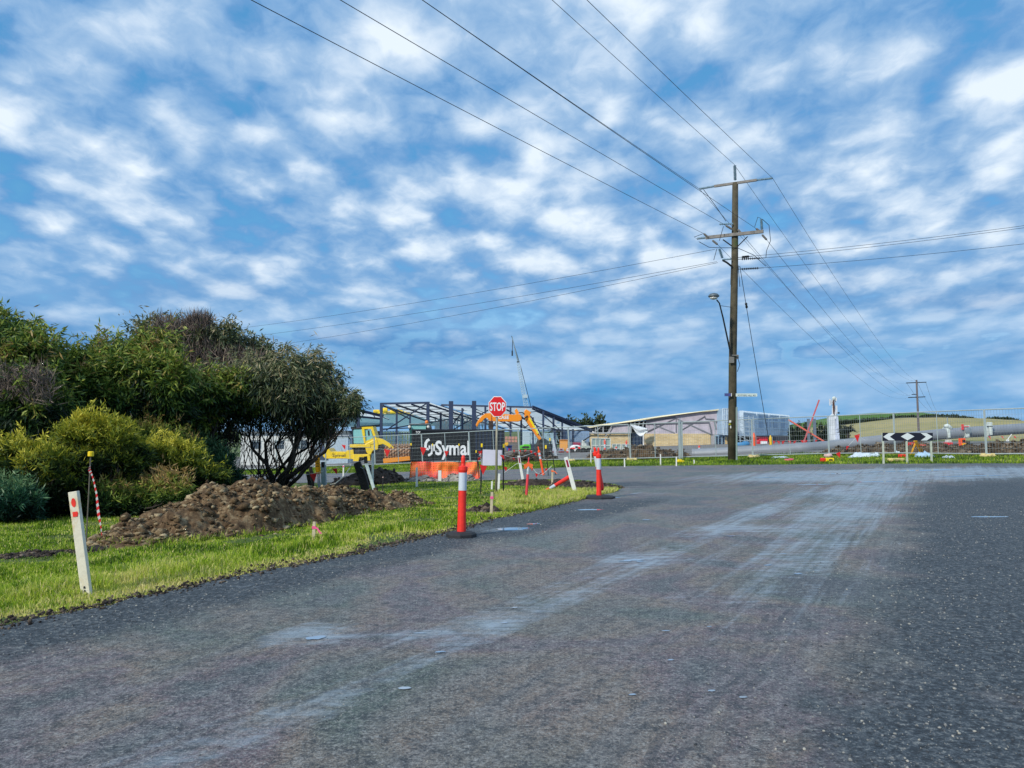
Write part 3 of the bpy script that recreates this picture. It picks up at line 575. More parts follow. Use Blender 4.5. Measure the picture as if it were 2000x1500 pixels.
# ------------------------------------------------------------------ trees and bushes
leaf_green = tintmat('leaf_green', [(0, S(18, 34, 24)), (0.3, S(40, 68, 36)), (0.55, S(86, 114, 46)), (0.8, S(148, 162, 68)), (1, S(160, 132, 84))], 0.5, 0.25, patch=0.7, pscale=0.9)
leaf_olive = tintmat('leaf_olive', [(0, S(22, 34, 30)), (0.4, S(50, 68, 46)), (0.72, S(102, 112, 74)), (1, S(170, 156, 124))], 0.5, 0.2, patch=0.6, pscale=1.2)
leaf_lime = tintmat('leaf_lime', [(0, S(18, 36, 24)), (0.3, S(44, 68, 34)), (0.55, S(100, 116, 38)), (0.78, S(160, 162, 50)), (1, S(206, 196, 74))], 0.5, 0.3, patch=0.6, pscale=1.4)
leaf_teal = tintmat('leaf_teal', [(0, S(16, 40, 36)), (0.4, S(34, 74, 58)), (0.7, S(60, 104, 74)), (1, S(110, 140, 96))], 0.45, 0.2, patch=0.4)
twig_m = tintmat('dry_twig', [(0, S(70, 62, 58)), (0.5, S(116, 104, 98)), (1, S(150, 134, 124))], 0.9, 0.0)
bark = mat('bark', S(50, 44, 40), 0.9, var=.3, scale=9, bump=.6, bscale=30)
bark_l = mat('bark_grey', S(104, 96, 88), 0.9, var=.3, scale=9, bump=.5, bscale=30)
def leaves(P, Ln, Wd, droop, tint, out=None):
    """diamond leaves; out: preferred direction (n,3) or None"""
    n = len(P); d = rng.normal(0, 1, (n, 3)); d[:, 2] -= droop
    if out is not None: d += out
    d /= np.linalg.norm(d, axis=1, keepdims=True); r = rng.normal(0, 1, (n, 3)); a = np.cross(d, r); a /= np.linalg.norm(a, axis=1, keepdims=True) + 1e-9
    Ln = Ln[:, None]; Wd = Wd[:, None]; nn = np.cross(a, d)
    V = np.stack([P, P + d * Ln * .45 + a * Wd / 2 + nn * Wd * .12, P + d * Ln, P + d * Ln * .45 - a * Wd / 2 + nn * Wd * .12], 1).reshape(-1, 3)
    F_ = (np.arange(n) * 4)[:, None] + np.array([0, 1, 2, 3]); return V, F_, np.repeat(tint, 4)
def crown(blobs, n, ln=.10, wd=.03, droop=.8, hole=.0, clumps=38, cl=.22, up=.0, grad=0.0, sprig=0, dark=0.0):
    """blobs: (x,y,z,rx,ry,rz). leaves gather in clumps spread through each blob, denser towards its skin"""
    vol = np.array([b[3] * b[5] for b in blobs]); vol = vol / vol.sum(); Ps, Os, Ts = [], [], []
    for b, w in zip(blobs, vol):
        k = max(8, int(clumps * (b[3] * b[5]) ** .5 / .8)); c = rng.normal(0, 1, (k, 3)); c /= np.linalg.norm(c, axis=1, keepdims=True); rad = rng.power(5, (k, 1)) * rng.uniform(.75, 1.15, (k, 1)); c = c * rad
        m = int(n * w); ci = rng.integers(0, k, m); r_ = rng.normal(0, 1, (m, 3)) * cl * rng.uniform(.5, 1.3, (k, 1))[ci]
        q = c[ci] + r_; P = np.array(b[:3]) + q * np.array(b[3:6]); Ps.append(P); Os.append(q * .8 + np.array([0, 0, up]))
        Ts_ = None
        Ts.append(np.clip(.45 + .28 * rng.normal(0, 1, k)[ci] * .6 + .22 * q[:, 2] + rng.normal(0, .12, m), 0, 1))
    for b in blobs if sprig else []:
        k = int(sprig * max(1, b[3] * b[5] / .5)); c = rng.normal(0, 1, (k, 3)); c[:, 2] = np.abs(c[:, 2]) * 1.2 - .3; c /= np.linalg.norm(c, axis=1, keepdims=True); m = 26
        d = c * .55 + np.array([0, 0, .35]) + rng.normal(0, .25, (k, 3)); L_ = rng.uniform(.25, .75, (k, 1)) * min(1.0, b[3] * 1.2); t = rng.uniform(0, 1, (k, m, 1))
        q = (c * np.array(b[3:6]) * 1.0)[:, None] + d[:, None] * L_[:, None] * t + np.array([0, 0, -.25]) * (L_[:, None] * t) ** 2 + rng.normal(0, .028, (k, m, 3)); Ps.append((np.array(b[:3]) + q).reshape(-1, 3)); Os.append(np.repeat(d * .8, m, 0)); Ts.append(np.clip(.62 + rng.normal(0, .16, k * m), 0, 1))
    P = np.concatenate(Ps); O = np.concatenate(Os); T = np.concatenate(Ts)
    zt_, zb_ = np.percentile(P[:, 2], 96), np.percentile(P[:, 2], 4); T = np.clip(T + grad * ((P[:, 2] - zb_) / (zt_ - zb_ + 1e-6) - .6) - dark, 0, 1)  # lighter towards the top: new growth, with sunlit tops painted into the tint
    gk = P[:, 2] > g(P[:, 0], P[:, 1]) + .04; P, O, T = P[gk], O[gk], T[gk]
    return leaves(P, rng.uniform(.6, 1.5, len(P)) * ln, rng.uniform(.7, 1.3, len(P)) * wd, droop, T, O)
def branch_path(a, b, sag=.15, n=7, seed=0.0):
    a, b = Vector(a), Vector(b); d = b - a; out = []
    for i in range(n + 1):
        t = i / n; p = a + d * t; k = math.sin(math.pi * t) * d.length
        p += Vector((mnoise.noise(Vector((seed, t * 2.2, 0))), mnoise.noise(Vector((seed, t * 2.2, 9))), mnoise.noise(Vector((seed, t * 2.2, 19))))) * k * .28
        p.z += math.sin(math.pi * t) * d.length * -sag * .5; out.append(p)
    return out
def blobs_px(lst, Y, squash=.8, yj=.8):
    out = []
    for i, (px, py, rx, ry) in enumerate(lst):
        yy = Y + random.uniform(-yj, yj); c = at(px, py, yy); k = yy / F; out.append((c.x, c.y, c.z, rx * k, max(rx, ry) * k * squash, ry * k))
    return out
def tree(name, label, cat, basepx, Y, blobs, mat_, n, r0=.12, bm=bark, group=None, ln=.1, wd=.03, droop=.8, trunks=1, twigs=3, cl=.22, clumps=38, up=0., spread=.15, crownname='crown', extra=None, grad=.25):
    b = onx(basepx, Y); t_ = thing(name, label, cat, b, group=group); T = MB(); cen = sum((Vector(q[:3]) for q in blobs), Vector()) / len(blobs)
    bases = [Vector((b.x + random.uniform(-spread, spread) * (trunks > 1) * 3, b.y + random.uniform(-spread, spread), b.z - .05)) for _ in range(trunks)]
    for i, q in enumerate(blobs):
        c = Vector(q[:3]); bs = min(bases, key=lambda p: abs(p.x - c.x) + random.uniform(0, .6)); path = branch_path(bs, c, .25, 8, i * 3.1); rr = [r0 * (1 - .82 * k / 8) for k in range(9)]
        T.tube(path, rr, 6)
        for j in range(twigs):
            a = path[random.choice((4, 5, 6, 7, 8))]; e = c + Vector((random.uniform(-1, 1) * q[3], random.uniform(-1, 1) * q[4], random.uniform(-.7, .95) * q[5]))
            p2 = branch_path(a, e, 0, 5, i * 7.7 + j); r_ = r0 * random.uniform(.14, .3); T.tube(p2, [r_ * (1 - .7 * k / 5) for k in range(6)], 5)
    T.build('trunk', bm, t_, smooth=True)
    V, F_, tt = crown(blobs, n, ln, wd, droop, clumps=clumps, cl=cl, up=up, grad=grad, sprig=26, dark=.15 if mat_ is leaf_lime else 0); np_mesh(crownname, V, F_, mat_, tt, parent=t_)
    if extra: extra(t_)
    return t_
def dead_twigs(name, boxes, n, Ln, up, parent, r=.006):
    """fans of thin dry twigs: boxes (x,y,z,rx,ry,rz)"""
    Ps = []
    for b in boxes: Ps.append(np.array(b[:3]) + rng.uniform(-1, 1, (n // len(boxes), 3)) * np.array(b[3:6]))
    P = np.concatenate(Ps); m = len(P); o = np.tile([0, 0, up], (m, 1)); V, F_, T = leaves(P, rng.uniform(.5, 1.4, m) * Ln, np.full(m, r * 2.4), 0, rng.uniform(0, 1, m), o * 1.0)
    return np_mesh(name, V, F_, twig_m, T, parent=parent)

def limb_fan(t):
    T = MB()
    for i in range(44):
        b0 = onx(random.uniform(425, 560), 24 + random.uniform(-.3, .3)); q = at(random.uniform(470, 650), random.uniform(790, 880), 24 + random.uniform(-.8, .8)); r0 = random.uniform(.014, .04)
        T.tube(branch_path(b0, q, .45, 7, i * 1.9), [r0 * (1 - .11 * k) for k in range(8)], 5)
    T.build('limbs', bark, t, smooth=True)
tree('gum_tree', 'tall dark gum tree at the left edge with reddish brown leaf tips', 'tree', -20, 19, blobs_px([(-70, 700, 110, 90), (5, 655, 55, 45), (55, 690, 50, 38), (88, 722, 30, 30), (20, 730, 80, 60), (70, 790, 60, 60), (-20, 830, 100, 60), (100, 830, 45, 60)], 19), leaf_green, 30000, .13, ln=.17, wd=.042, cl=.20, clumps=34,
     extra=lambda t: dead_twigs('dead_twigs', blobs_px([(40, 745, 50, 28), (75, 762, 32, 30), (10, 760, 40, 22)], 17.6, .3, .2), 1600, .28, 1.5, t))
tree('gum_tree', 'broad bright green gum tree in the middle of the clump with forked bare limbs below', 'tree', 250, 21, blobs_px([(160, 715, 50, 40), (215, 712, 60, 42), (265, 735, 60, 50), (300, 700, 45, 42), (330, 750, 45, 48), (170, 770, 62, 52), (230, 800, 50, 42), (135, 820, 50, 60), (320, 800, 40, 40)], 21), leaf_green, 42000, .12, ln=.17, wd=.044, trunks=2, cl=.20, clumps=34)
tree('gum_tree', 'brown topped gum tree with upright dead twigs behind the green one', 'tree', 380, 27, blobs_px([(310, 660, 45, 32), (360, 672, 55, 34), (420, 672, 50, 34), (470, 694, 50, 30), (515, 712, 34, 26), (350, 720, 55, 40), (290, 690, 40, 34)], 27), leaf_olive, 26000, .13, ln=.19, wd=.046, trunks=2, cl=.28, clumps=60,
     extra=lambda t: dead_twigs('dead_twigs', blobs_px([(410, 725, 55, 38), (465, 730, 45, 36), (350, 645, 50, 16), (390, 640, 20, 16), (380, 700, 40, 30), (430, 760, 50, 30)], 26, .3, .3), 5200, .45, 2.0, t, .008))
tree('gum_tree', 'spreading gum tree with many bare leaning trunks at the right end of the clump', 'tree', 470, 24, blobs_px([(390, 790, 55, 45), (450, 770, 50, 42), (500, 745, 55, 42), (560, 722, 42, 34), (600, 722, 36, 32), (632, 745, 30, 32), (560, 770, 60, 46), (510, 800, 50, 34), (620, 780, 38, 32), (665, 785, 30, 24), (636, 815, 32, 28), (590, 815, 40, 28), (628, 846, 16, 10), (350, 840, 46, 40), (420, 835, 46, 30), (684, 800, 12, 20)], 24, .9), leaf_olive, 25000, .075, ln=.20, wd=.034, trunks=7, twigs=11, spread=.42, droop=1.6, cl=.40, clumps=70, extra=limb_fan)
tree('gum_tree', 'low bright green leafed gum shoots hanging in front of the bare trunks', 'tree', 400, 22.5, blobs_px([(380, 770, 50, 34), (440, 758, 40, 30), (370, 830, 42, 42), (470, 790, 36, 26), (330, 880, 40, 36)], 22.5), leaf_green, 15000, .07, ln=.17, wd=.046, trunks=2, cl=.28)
for i, (bx, Y, bl, m_, n, lab) in enumerate([
    (60, 14.6, [(0, 900, 52, 36), (50, 905, 46, 34), (95, 915, 40, 34), (-40, 930, 50, 45), (30, 960, 60, 46), (85, 970, 44, 44), (120, 945, 34, 40), (60, 1000, 40, 36)], leaf_lime, 30000, 'yellow green wattle bush at the left edge behind the leaning white post'),
    (190, 15.5, [(178, 842, 30, 30), (160, 865, 42, 34), (205, 860, 36, 34), (232, 868, 26, 40), (140, 895, 40, 40), (190, 905, 60, 44), (250, 900, 34, 40), (170, 950, 60, 46), (215, 965, 50, 42), (150, 990, 40, 32)], leaf_lime, 38000, 'tall yellow green wattle bush behind the yellow capped tape pole'),
    (315, 17.0, [(300, 893, 34, 26), (335, 890, 34, 24), (270, 915, 36, 34), (365, 912, 36, 28), (325, 930, 50, 40), (290, 955, 46, 36), (395, 935, 34, 26), (360, 950, 44, 26), (425, 945, 24, 16)], leaf_lime, 34000, 'yellow green wattle bush between the tape pole and the rubble heap'),
    (10, 13.8, [(0, 975, 40, 36), (35, 985, 34, 30), (-30, 990, 40, 34), (10, 1010, 44, 22)], leaf_teal, 13000, 'blue green leafy bush low at the left edge'),
    (255, 15.2, [(250, 975, 44, 32), (300, 965, 40, 30), (215, 990, 38, 30), (335, 955, 30, 24), (190, 1005, 34, 24), (270, 1000, 34, 18)], leaf_green, 17000, 'low dark green bush touching the left end of the rubble heap'),
    (90, 20, [(60, 850, 60, 45), (110, 870, 50, 45), (20, 800, 60, 40), (130, 840, 40, 40)], leaf_teal, 16000, 'dark blue green shrub behind the wattle bushes'),
    (280, 20.5, [(270, 850, 46, 44), (310, 870, 44, 44), (350, 890, 40, 36)], leaf_green, 15000, 'dark green shrub under the bright gum tree behind the wattles'),
    (425, 22, [(420, 905, 36, 30), (385, 880, 34, 30), (445, 935, 26, 18)], leaf_teal, 12000, 'small dark green shrub at the foot of the bare trunks')]):
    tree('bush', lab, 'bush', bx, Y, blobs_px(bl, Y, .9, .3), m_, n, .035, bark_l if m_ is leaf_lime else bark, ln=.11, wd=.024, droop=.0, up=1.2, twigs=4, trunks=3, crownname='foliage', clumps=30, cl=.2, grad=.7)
# dead trunk with thin bare limbs
t_ = thing('dead_tree', 'dark dead trunk with thin bare limbs standing at the right end of the gum clump', 'dead tree', onx(548, 25), group=None)
T = MB(); b0 = W(549, 950)
for q in [((549, 950), (545, 905)), ((545, 905), (560, 870)), ((545, 915), (600, 895)), ((548, 925), (620, 905)), ((549, 945), (640, 938)), ((540, 940), (470, 915)), ((545, 905), (520, 868))]:
    a, e = at(*q[0], b0.y), at(*q[1], b0.y + random.uniform(-.5, .5)); T.tube(branch_path(a, e, .1, 6, q[1][0] * .1), [.05 * (1 - .1 * k) if q[0][0] == 549 and q[0][1] == 950 else .022 * (1 - .12 * k) for k in range(7)], 6)
T.build('trunk', bark_l, t_, smooth=True)
# distant trees
hedge_m = tintmat('far_foliage', [(0, S(16, 30, 22)), (0.5, S(34, 52, 34)), (1, S(70, 84, 46))], .6, .1)
def far_row(name, label, pts, Y, sz, n, leafs, kind=None, cat='trees', group=None, ground=False):
    bl = []
    if ground: pts = [(a, b_, 842 + (CAMZ - gz((a - 1000) / F * Y, Y)) / Y * F) for a, b_, c_ in pts]
    for i in range(len(pts) - 1):
        (x0, t0, b0_), (x1, t1, b1_) = pts[i], pts[i + 1]; k = max(1, int(abs(x1 - x0) / sz))
        for j in range(k):
            u = (j + random.random() * .6) / k; px = x0 + (x1 - x0) * u; tp = t0 + (t1 - t0) * u; bt = b0_ + (b1_ - b0_) * u; ry = (bt - tp) / 2 * random.uniform(.85, 1.1); bl.append((px, bt - ry, sz * .75, ry))
    V, F_, tt = crown(blobs_px(bl, Y, .8, 1.5), n, leafs, leafs * .55, .0, clumps=14, cl=.28); o = np_mesh(name, V, F_, hedge_m, tt)
    return tag(o, label, cat if kind != 'stuff' else None, group, kind)
far_row('treeline', 'dark shelter belt of trees on the hill crest right of the far pole', [(1800, 813, 819), (1850, 812, 821), (1890, 816, 824), (1912, 823, 826)], 415, 7, 9000, 1.1, 'stuff')
far_row('treeline', 'dark wood on the hill crest at the right edge', [(1920, 821, 828), (1945, 817, 827), (1980, 819, 828), (1990, 824, 829)], 415, 7, 7000, 1.1, 'stuff')
far_row('treeline', 'thin hedgerow along the top of the straw field', [(1640, 822, 831), (1700, 818, 826), (1728, 818, 824), (1740, 814, 819), (1790, 812, 817)], 425, 6, 6000, 1.0, 'stuff')
far_row('treeline', 'dark trees poking up behind the grey shed roof', [(1082, 828, 834), (1112, 829, 832), (1130, 825, 833), (1160, 823, 833), (1180, 823, 833)], 190, 9, 9000, .8, 'stuff', ground=True)
for i, (px, tp) in enumerate([(1546, 828), (1558, 827), (1570, 829), (1592, 828), (1602, 830), (1612, 829), (1622, 831), (1634, 829), (1645, 829)]):
    Y = 118 + random.uniform(-3, 3); b = onx(px, Y); top = at(px, tp, Y).z; h = top - b.z; t_ = thing('cypress', 'dark dense cypress in the row behind the crossed red beams', 'tree', b, group='cypress row behind the crossed beams')
    T = MB(); T.tube([b, b + Vector((0, 0, h * .8))], [.12, .04], 6); T.build('trunk', bark, t_)
    V, F_, tt = crown([(b.x, b.y, b.z + h * .35, .62, .6, h * .38), (b.x, b.y, b.z + h * .68, .45, .45, h * .30)], 1500, .28, .14, .0, clumps=14, cl=.25); np_mesh('crown', V, F_, hedge_m, tt, parent=t_)
b = onx(1652, 62); t_ = thing('palm_shrub', 'spiky dark shrub just right of the white tower above the pipe', 'shrub', b)
T = MB()
for i in range(46):
    a = random.uniform(0, 6.28); el = random.uniform(.1, 1.2); L_ = random.uniform(.7, 1.15); c = b + Vector((0, 0, .9)); e = c + Vector((math.cos(a) * math.cos(el), math.sin(a) * math.cos(el), math.sin(el))) * L_ - Vector((0, 0, .25)); m_ = (c + e) / 2 + Vector((0, 0, .2)); T.tube([c, m_, e], [.02, .05, .005], 4)
T.build('fronds', mat('frond', S(34, 44, 36), .7), t_); T = MB(); T.tube([b, b + Vector((0, 0, .95))], [.12, .1], 7); T.build('trunk', bark, t_)

# ------------------------------------------------------------------ power pole
wood = mat('pole_timber', S(80, 74, 58), .9, var=.35, scale=2.2, bump=.7, bscale=14, dirt=(S(60, 76, 40), .56))
greyw = mat('weathered_arm', S(128, 124, 120), .8, var=.2, scale=5)
insul = mat('insulator_polymer', S(112, 142, 158), .4, var=.05)
dkmet = mat('dark_fittings', S(52, 56, 60), .5, .6)
galv = mat('galvanised', S(158, 168, 170), .45, .55, var=.1, scale=12)
wirem = mat('wire', S(38, 42, 50), .5, .5)
PB = W(1430, 900); PY = PB.y
def pp(px, py, dy=0.0): return at(px, py, PY + dy)
pole = thing('power_pole', 'tall round timber power pole with two cross arms and a street light beside the road', 'power pole', PB)
T = MB(); top = pp(1436, 357); T.tube([PB - Vector((0, 0, .3)), PB + (top - PB) * .35 + Vector((-.03, 0, 0)), PB + (top - PB) * .7 + Vector((.02, 0, 0)), top], [.225, .2, .175, .15], 18); T.build('pole', wood, pole, smooth=True)
adir = Vector((.885, -.46, 0))
def onarm(c, off): return c + adir * off
def insulator(a, b, r=.07, sheds=9, nm='insulator'):
    a, b = Vector(a), Vector(b); l = (b - a).length; prof = [(r * .5, 0)]
    for i in range(sheds):
        z = l * (i + .5) / sheds; prof += [(r * .5, z - l / sheds * .3), (r, z), (r * .5, z + l / sheds * .3)]
    prof.append((r * .5, l)); return MB().lathe(a, prof, 10, (b - a)).build(nm, insul, pole)
AC = pp(1436, 357) + Vector((0, -.05, 0)); upL, upR = onarm(AC, -2.0), onarm(AC, 2.0)
def hit(px, py, near):     # point in the picture column at the distance of 'near'
    return at(px, py, near.y)
upL, upR = hit(1366, 369, upL), hit(1509, 348, upR)
mL, mR = upL + (AC - upL) * .42, upR + (AC - upR) * .42
MB().beam(mL, mR, .12, .1).build('cross_arm', greyw, pole); insulator(mL, upL, .075, 12); insulator(mR, upR, .075, 12)
insulator(pp(1436, 352), pp(1435, 323), .09, 12)
LC = pp(1436, 461) + Vector((0, -.2, 0)); loL, loR = hit(1362, 466, onarm(LC, -2.0)), hit(1491, 452, onarm(LC, 1.5))
MB().beam(loL + (loR - loL) * .13, loR, .16, .12).build('cross_arm', greyw, pole); insulator(loL + (loR - loL) * .14, loL, .075, 8)
insulator(hit(1488, 448, loR), hit(1487, 428, loR), .085, 8); insulator(hit(1432, 437, LC), hit(1405, 438, LC), .06, 7)
MB().beam(hit(1412, 468, LC), hit(1430, 481, LC), .05).beam(hit(1460, 462, LC), hit(1441, 481, LC), .05).build('arm_brace', dkmet, pole)
insulator(hit(1411, 504, LC), hit(1405, 486, LC), .09, 8); insulator(pp(1428, 506, -.2), pp(1411, 507, -.3), .06, 6)
MB().tube([pp(1411, 508, -.3), pp(1420, 513, -.3), pp(1430, 521, -.15)], .05, 6).build('arm_brace', dkmet, pole)
for a, b_ in [((1374, 456), (1385, 465)), ((1391, 469), (1402, 478)), ((1417, 440), (1430, 448)), ((1476, 446), (1488, 454)), ((1488, 458), (1498, 469)), ((1441, 448), (1449, 457))]:
    p, q = hit(*a, LC), hit(*b_, LC); MB().lathe(p, [(.02, 0), (.055, .05), (.055, (q - p).length - .05), (.02, (q - p).length)], 8, (q - p)).build('strain_clamp', mat('clamp_grey', S(112, 110, 108), .6), pole)
for y0, x1 in ((503, 1472), (506.5, 1495), (526, 1492)):
    a, b_ = pp(1441, y0, -.1), hit(x1, y0 - (3 if y0 < 520 else 3), LC); T = MB(); l = (b_ - a).length; prof = [(.015, 0), (.015, .18)]
    for i in range(9): z = .2 + (l - .45) * i / 9; prof += [(.02, z), (.075, z + .03), (.02, z + .07)]
    prof += [(.015, l)]; T.lathe(a, prof, 8, (b_ - a)); T.build('string_insulator', dkmet, pole)
# jumpers
def jump(*p): return MB().tube([hit(x, y, LC) for x, y in p], .016, 5)
for p in [((1374, 370), (1396, 400), (1418, 432)), ((1487, 427), (1480, 424), (1474, 443)), ((1489, 428), (1502, 440), (1505, 470), (1497, 490), (1496, 503)), ((1363, 468), (1356, 463), (1372, 457)), ((1365, 472), (1385, 483), (1404, 484), (1440, 484), (1472, 498), (1496, 520)), ((1413, 442), (1405, 470)), ((1400, 486), (1394, 508)), ((1428, 520), (1427, 556)), ((1442, 520), (1445, 560)), ((1428, 620), (1427, 690)), ((1441, 700), (1445, 712), (1440, 726))]:
    jump(*p).build('jumper_cable', wirem, pole)
# street light on its bracket
T = MB(); T.tube([pp(1430, 705, -.25), pp(1427, 690, -.3), pp(1412, 620, -.9), pp(1405, 592, -1.2), pp(1400, 586, -1.35)], [.045, .045, .04, .035, .035], 8); T.build('lamp_bracket', dkmet, pole)
MB().beam(pp(1407, 597, -1.1), pp(1428, 600, -.15), .02).build('lamp_stay', dkmet, pole)
lc = pp(1394, 580, -1.4); lh = MB().lathe(lc + Vector((0, 0, -.02)), [(.16, 0), (.27, .03), (.28, .07), (.2, .17), (.08, .21)], 16).build('lamp_head', mat('lamp_shell', S(96, 108, 116), .5, .3), pole, smooth=True)
MB().lathe(lc + Vector((0, 0, -.14)), [(.03, 0), (.15, .03), (.22, .11)], 16).build('lamp_lens', mat('lamp_lens', S(196, 198, 196), .15), lh, smooth=True)
MB().box(pp(1429, 703, -.28), (.24, .1, .32)).box(pp(1440, 697, -.1), (.12, .12, .22)).box(pp(1434, 694, -.26), (.34, .06, .06)).build('control_box', mat('box_grey', S(120, 118, 112), .5), pole, bevel=.01)
for q_, z_ in ((pp(1426, 823, -.26), (.1, .04, .12)), (pp(1427, 833, -.26), (.05, .04, .18))): MB().box(q_, z_).build('tag_plate', mat('tag_white', S(220, 220, 214), .5), pole)
MB().lathe(pp(1425.5, 829, -.26), [(.03, -.04), (.07, -.03), (.08, .03), (.03, .05)], 12).build('tag_ring', mat('tag_olive', S(150, 146, 30), .5), pole)
MB().beam(pp(1438.5, 899, -.15), pp(1438.5, 795, -.15), .09, .07).build('cable_guard', mat('guard_green_grey', S(150, 168, 162), .5, .3), pole, bevel=.01)
# street name signs bolted to the pole
sgn = MB().box((pp(1458, 771.5, -.2) + Vector((0, 0, 0))), (1.1, .02, .16)).build('street_name_sign', mat('sign_pale', S(206, 220, 214), .5, var=.04), pole)
T = MB(); textmb(T, 'POTTERS HILL RD', pp(1441, 774, -.215) + Vector((0, 0, .0)), (1, 0, 0), (0, 0, 1), .085, ext=0, width=.93, bold=.012, nrm=Vector((0, -1, 0))); T.build('lettering', mat('sign_grey_text', S(92, 110, 118), .6), sgn)
s2 = MB().box(pp(1422, 771, -.33), (.36, .02, .15)).build('street_name_sign', mat('sign_blue', S(70, 74, 130), .5), pole)
MB().box(pp(1428.5, 771, -.36), (.035, .02, .16)).build('sign_clip', mat('tag_white', S(220, 220, 214), .5), s2)
# ------------------------------------------------------------------ wires
def wire(label, pts, r=.010, group='overhead power lines'):
    o = MB().tube(pts, r, 5).build('power_line', wirem); return tag(o, label, 'power line', group)
def span(a, b, sag, n=36):
    a, b = Vector(a), Vector(b); out = []
    for i in range(n + 1): t = i / n; p = a.lerp(b, t); p.z -= 4 * sag * t * (1 - t); out.append(p)
    return out
def back(att, pxe, L_=185, sag=1.6):
    r = ray(pxe, 0); z = att.z - .50; k = (z - CAMZ) / r.z; e = Vector((r.x * k, r.y * k, z)); d = Vector((e.x - att.x, e.y - att.y, 0)); d.normalize(); return span(att, att + d * L_, sag, 60)
N1 = 'nearest to camera'
wire('overhead wire from the upper left sky to the left end of the lower cross arm', back(hit(1374, 456, LC), 540))
wire('overhead wire from the sky to the small side insulator between the cross arms', back(hit(1417, 440, LC), 703))
wire('left wire of the close pair, ending on the left tip of the upper arm', back(upL, 843))
wire('right wire of the close pair, passing on to the lower arm right end', back(hit(1476, 446, LC), 858))
wire('overhead wire from the sky to the top insulator of the near pole', back(pp(1435, 322), 1085))
wire('rightmost overhead wire from the sky to the right tip of the upper cross arm', back(upR, 1155))
# far pole
FY = 205.0; fb = onx(1790, FY); fp = thing('power_pole', 'thin distant power pole with two cross arms on the field behind the chevron board', 'power pole', fb)
def fpp(px, py): return at(px, py, FY)
MB().tube([fb, fpp(1790, 742)], [.3, .22], 10).build('pole', mat('far_pole_wood', S(112, 104, 108), .9), fp)
MB().beam(fpp(1770, 748), fpp(1809, 746.5), .22).build('cross_arm', dkmet, fp); MB().beam(fpp(1774, 776.5), fpp(1807, 775), .22).build('cross_arm', dkmet, fp); MB().beam(fpp(1781, 770.5), fpp(1790, 770), .2).build('arm_stub', dkmet, fp)
R2 = .010
wire('far wire from the right tip of the upper cross arm to the distant pole', span(upR, fpp(1808, 746), 3.2), R2)
wire('far wire from the top insulator to the top of the distant pole', span(pp(1435, 323), fpp(1790, 743), 3.2), R2)
wire('far wire from the left tip of the upper cross arm to the distant pole', span(upL, fpp(1771, 748), 3.2), R2)
wire('far wire from the right end of the lower cross arm to the distant pole', span(hit(1498, 469, LC), fpp(1806, 775), 3.0), R2)
wire('far wire from the middle insulator to the distant pole', span(hit(1449, 457, LC), fpp(1782, 770), 3.0), R2)
wire('far wire from the left end of the lower cross arm to the distant pole', span(hit(1402, 478, LC), fpp(1775, 776), 3.0), R2)
for i, (a, e) in enumerate([((1771, 748), (1840, 800)), ((1790, 743), (1842, 806)), ((1808, 746), (1838, 797))]):
    wire(['faint wire leaving the left tip of the distant pole', 'faint wire leaving the top of the distant pole', 'faint wire leaving the right tip of the distant pole'][i], span(fpp(*a), at(*e, 520), 5), .03)
wire('upper wire of the three going left from the near pole to the trees', span(hit(1396, 487, LC), at(100, 672, 95), 1.0), R2)
wire('middle wire of the three going left from the near pole to the trees', span(hit(1400, 511, LC), at(100, 688, 95), 1.0), R2)
wire('lowest wire of the three going left from the near pole to the trees', span(hit(1402, 513, LC), at(100, 715, 95), 1.2), R2)
wire('upper wire of the three going right from the near pole', span(hit(1472, 500, LC), at(2230, 408, 36), .15))
wire('middle wire of the three going right from the near pole', span(hit(1495, 503.5, LC), at(2230, 411, 36.5), .15))
wire('lowest wire of the three going right from the near pole', span(hit(1492, 523, LC), at(2230, 448, 36.5), .15))
gw = thing('guy_wire', 'steel guy wire with an insulator running down from the near pole to the ground', 'guy wire', W(1504, 884)); ga, gb = pp(1445, 520), at(1503, 868, 41.5)
MB().tube(span(ga, gb, .1, 10), .016, 5).build('cable', wirem, gw); q = ga.lerp(gb, .215); MB().lathe(q, [(.02, -.16), (.07, -.1), (.05, 0), (.07, .1), (.02, .16)], 10, gb - ga).build('insulator', dkmet, gw, smooth=True)

# ------------------------------------------------------------------ roadside things
red = mat('red_plastic', S(236, 48, 34), .5, var=.10, scale=14, dirt=(S(150, 52, 40), .60)); orange = mat('orange_plastic', S(244, 92, 36), .45, var=.06); pinkred = mat('faded_red_plastic', S(226, 66, 78), .5, var=.08)
white = mat('white_paint', S(226, 228, 226), .5, var=.05, scale=8, dirt=(S(150, 146, 130), .62)); refl = mat('reflective_white', S(196, 206, 216), .35, var=.04)
rubber = mat('black_rubber', S(40, 42, 46), .75, var=.15, scale=20); yellow = mat('yellow_plastic', S(244, 210, 20), .5, var=.05); blackp = mat('black_steel', S(28, 30, 34), .55); pink = mat('pink_ribbon', S(236, 92, 150), .6)
pegw = mat('peg_timber', S(196, 184, 156), .85, var=.15, scale=14); flagm = mat('red_flag', S(236, 48, 52), .6, var=.05); cream = mat('cream_plastic', S(226, 208, 146), .6)
def stick(pxb, pyb, pxt, pyt):
    b = W(pxb, pyb); return b, at(pxt, pyt, b.y)
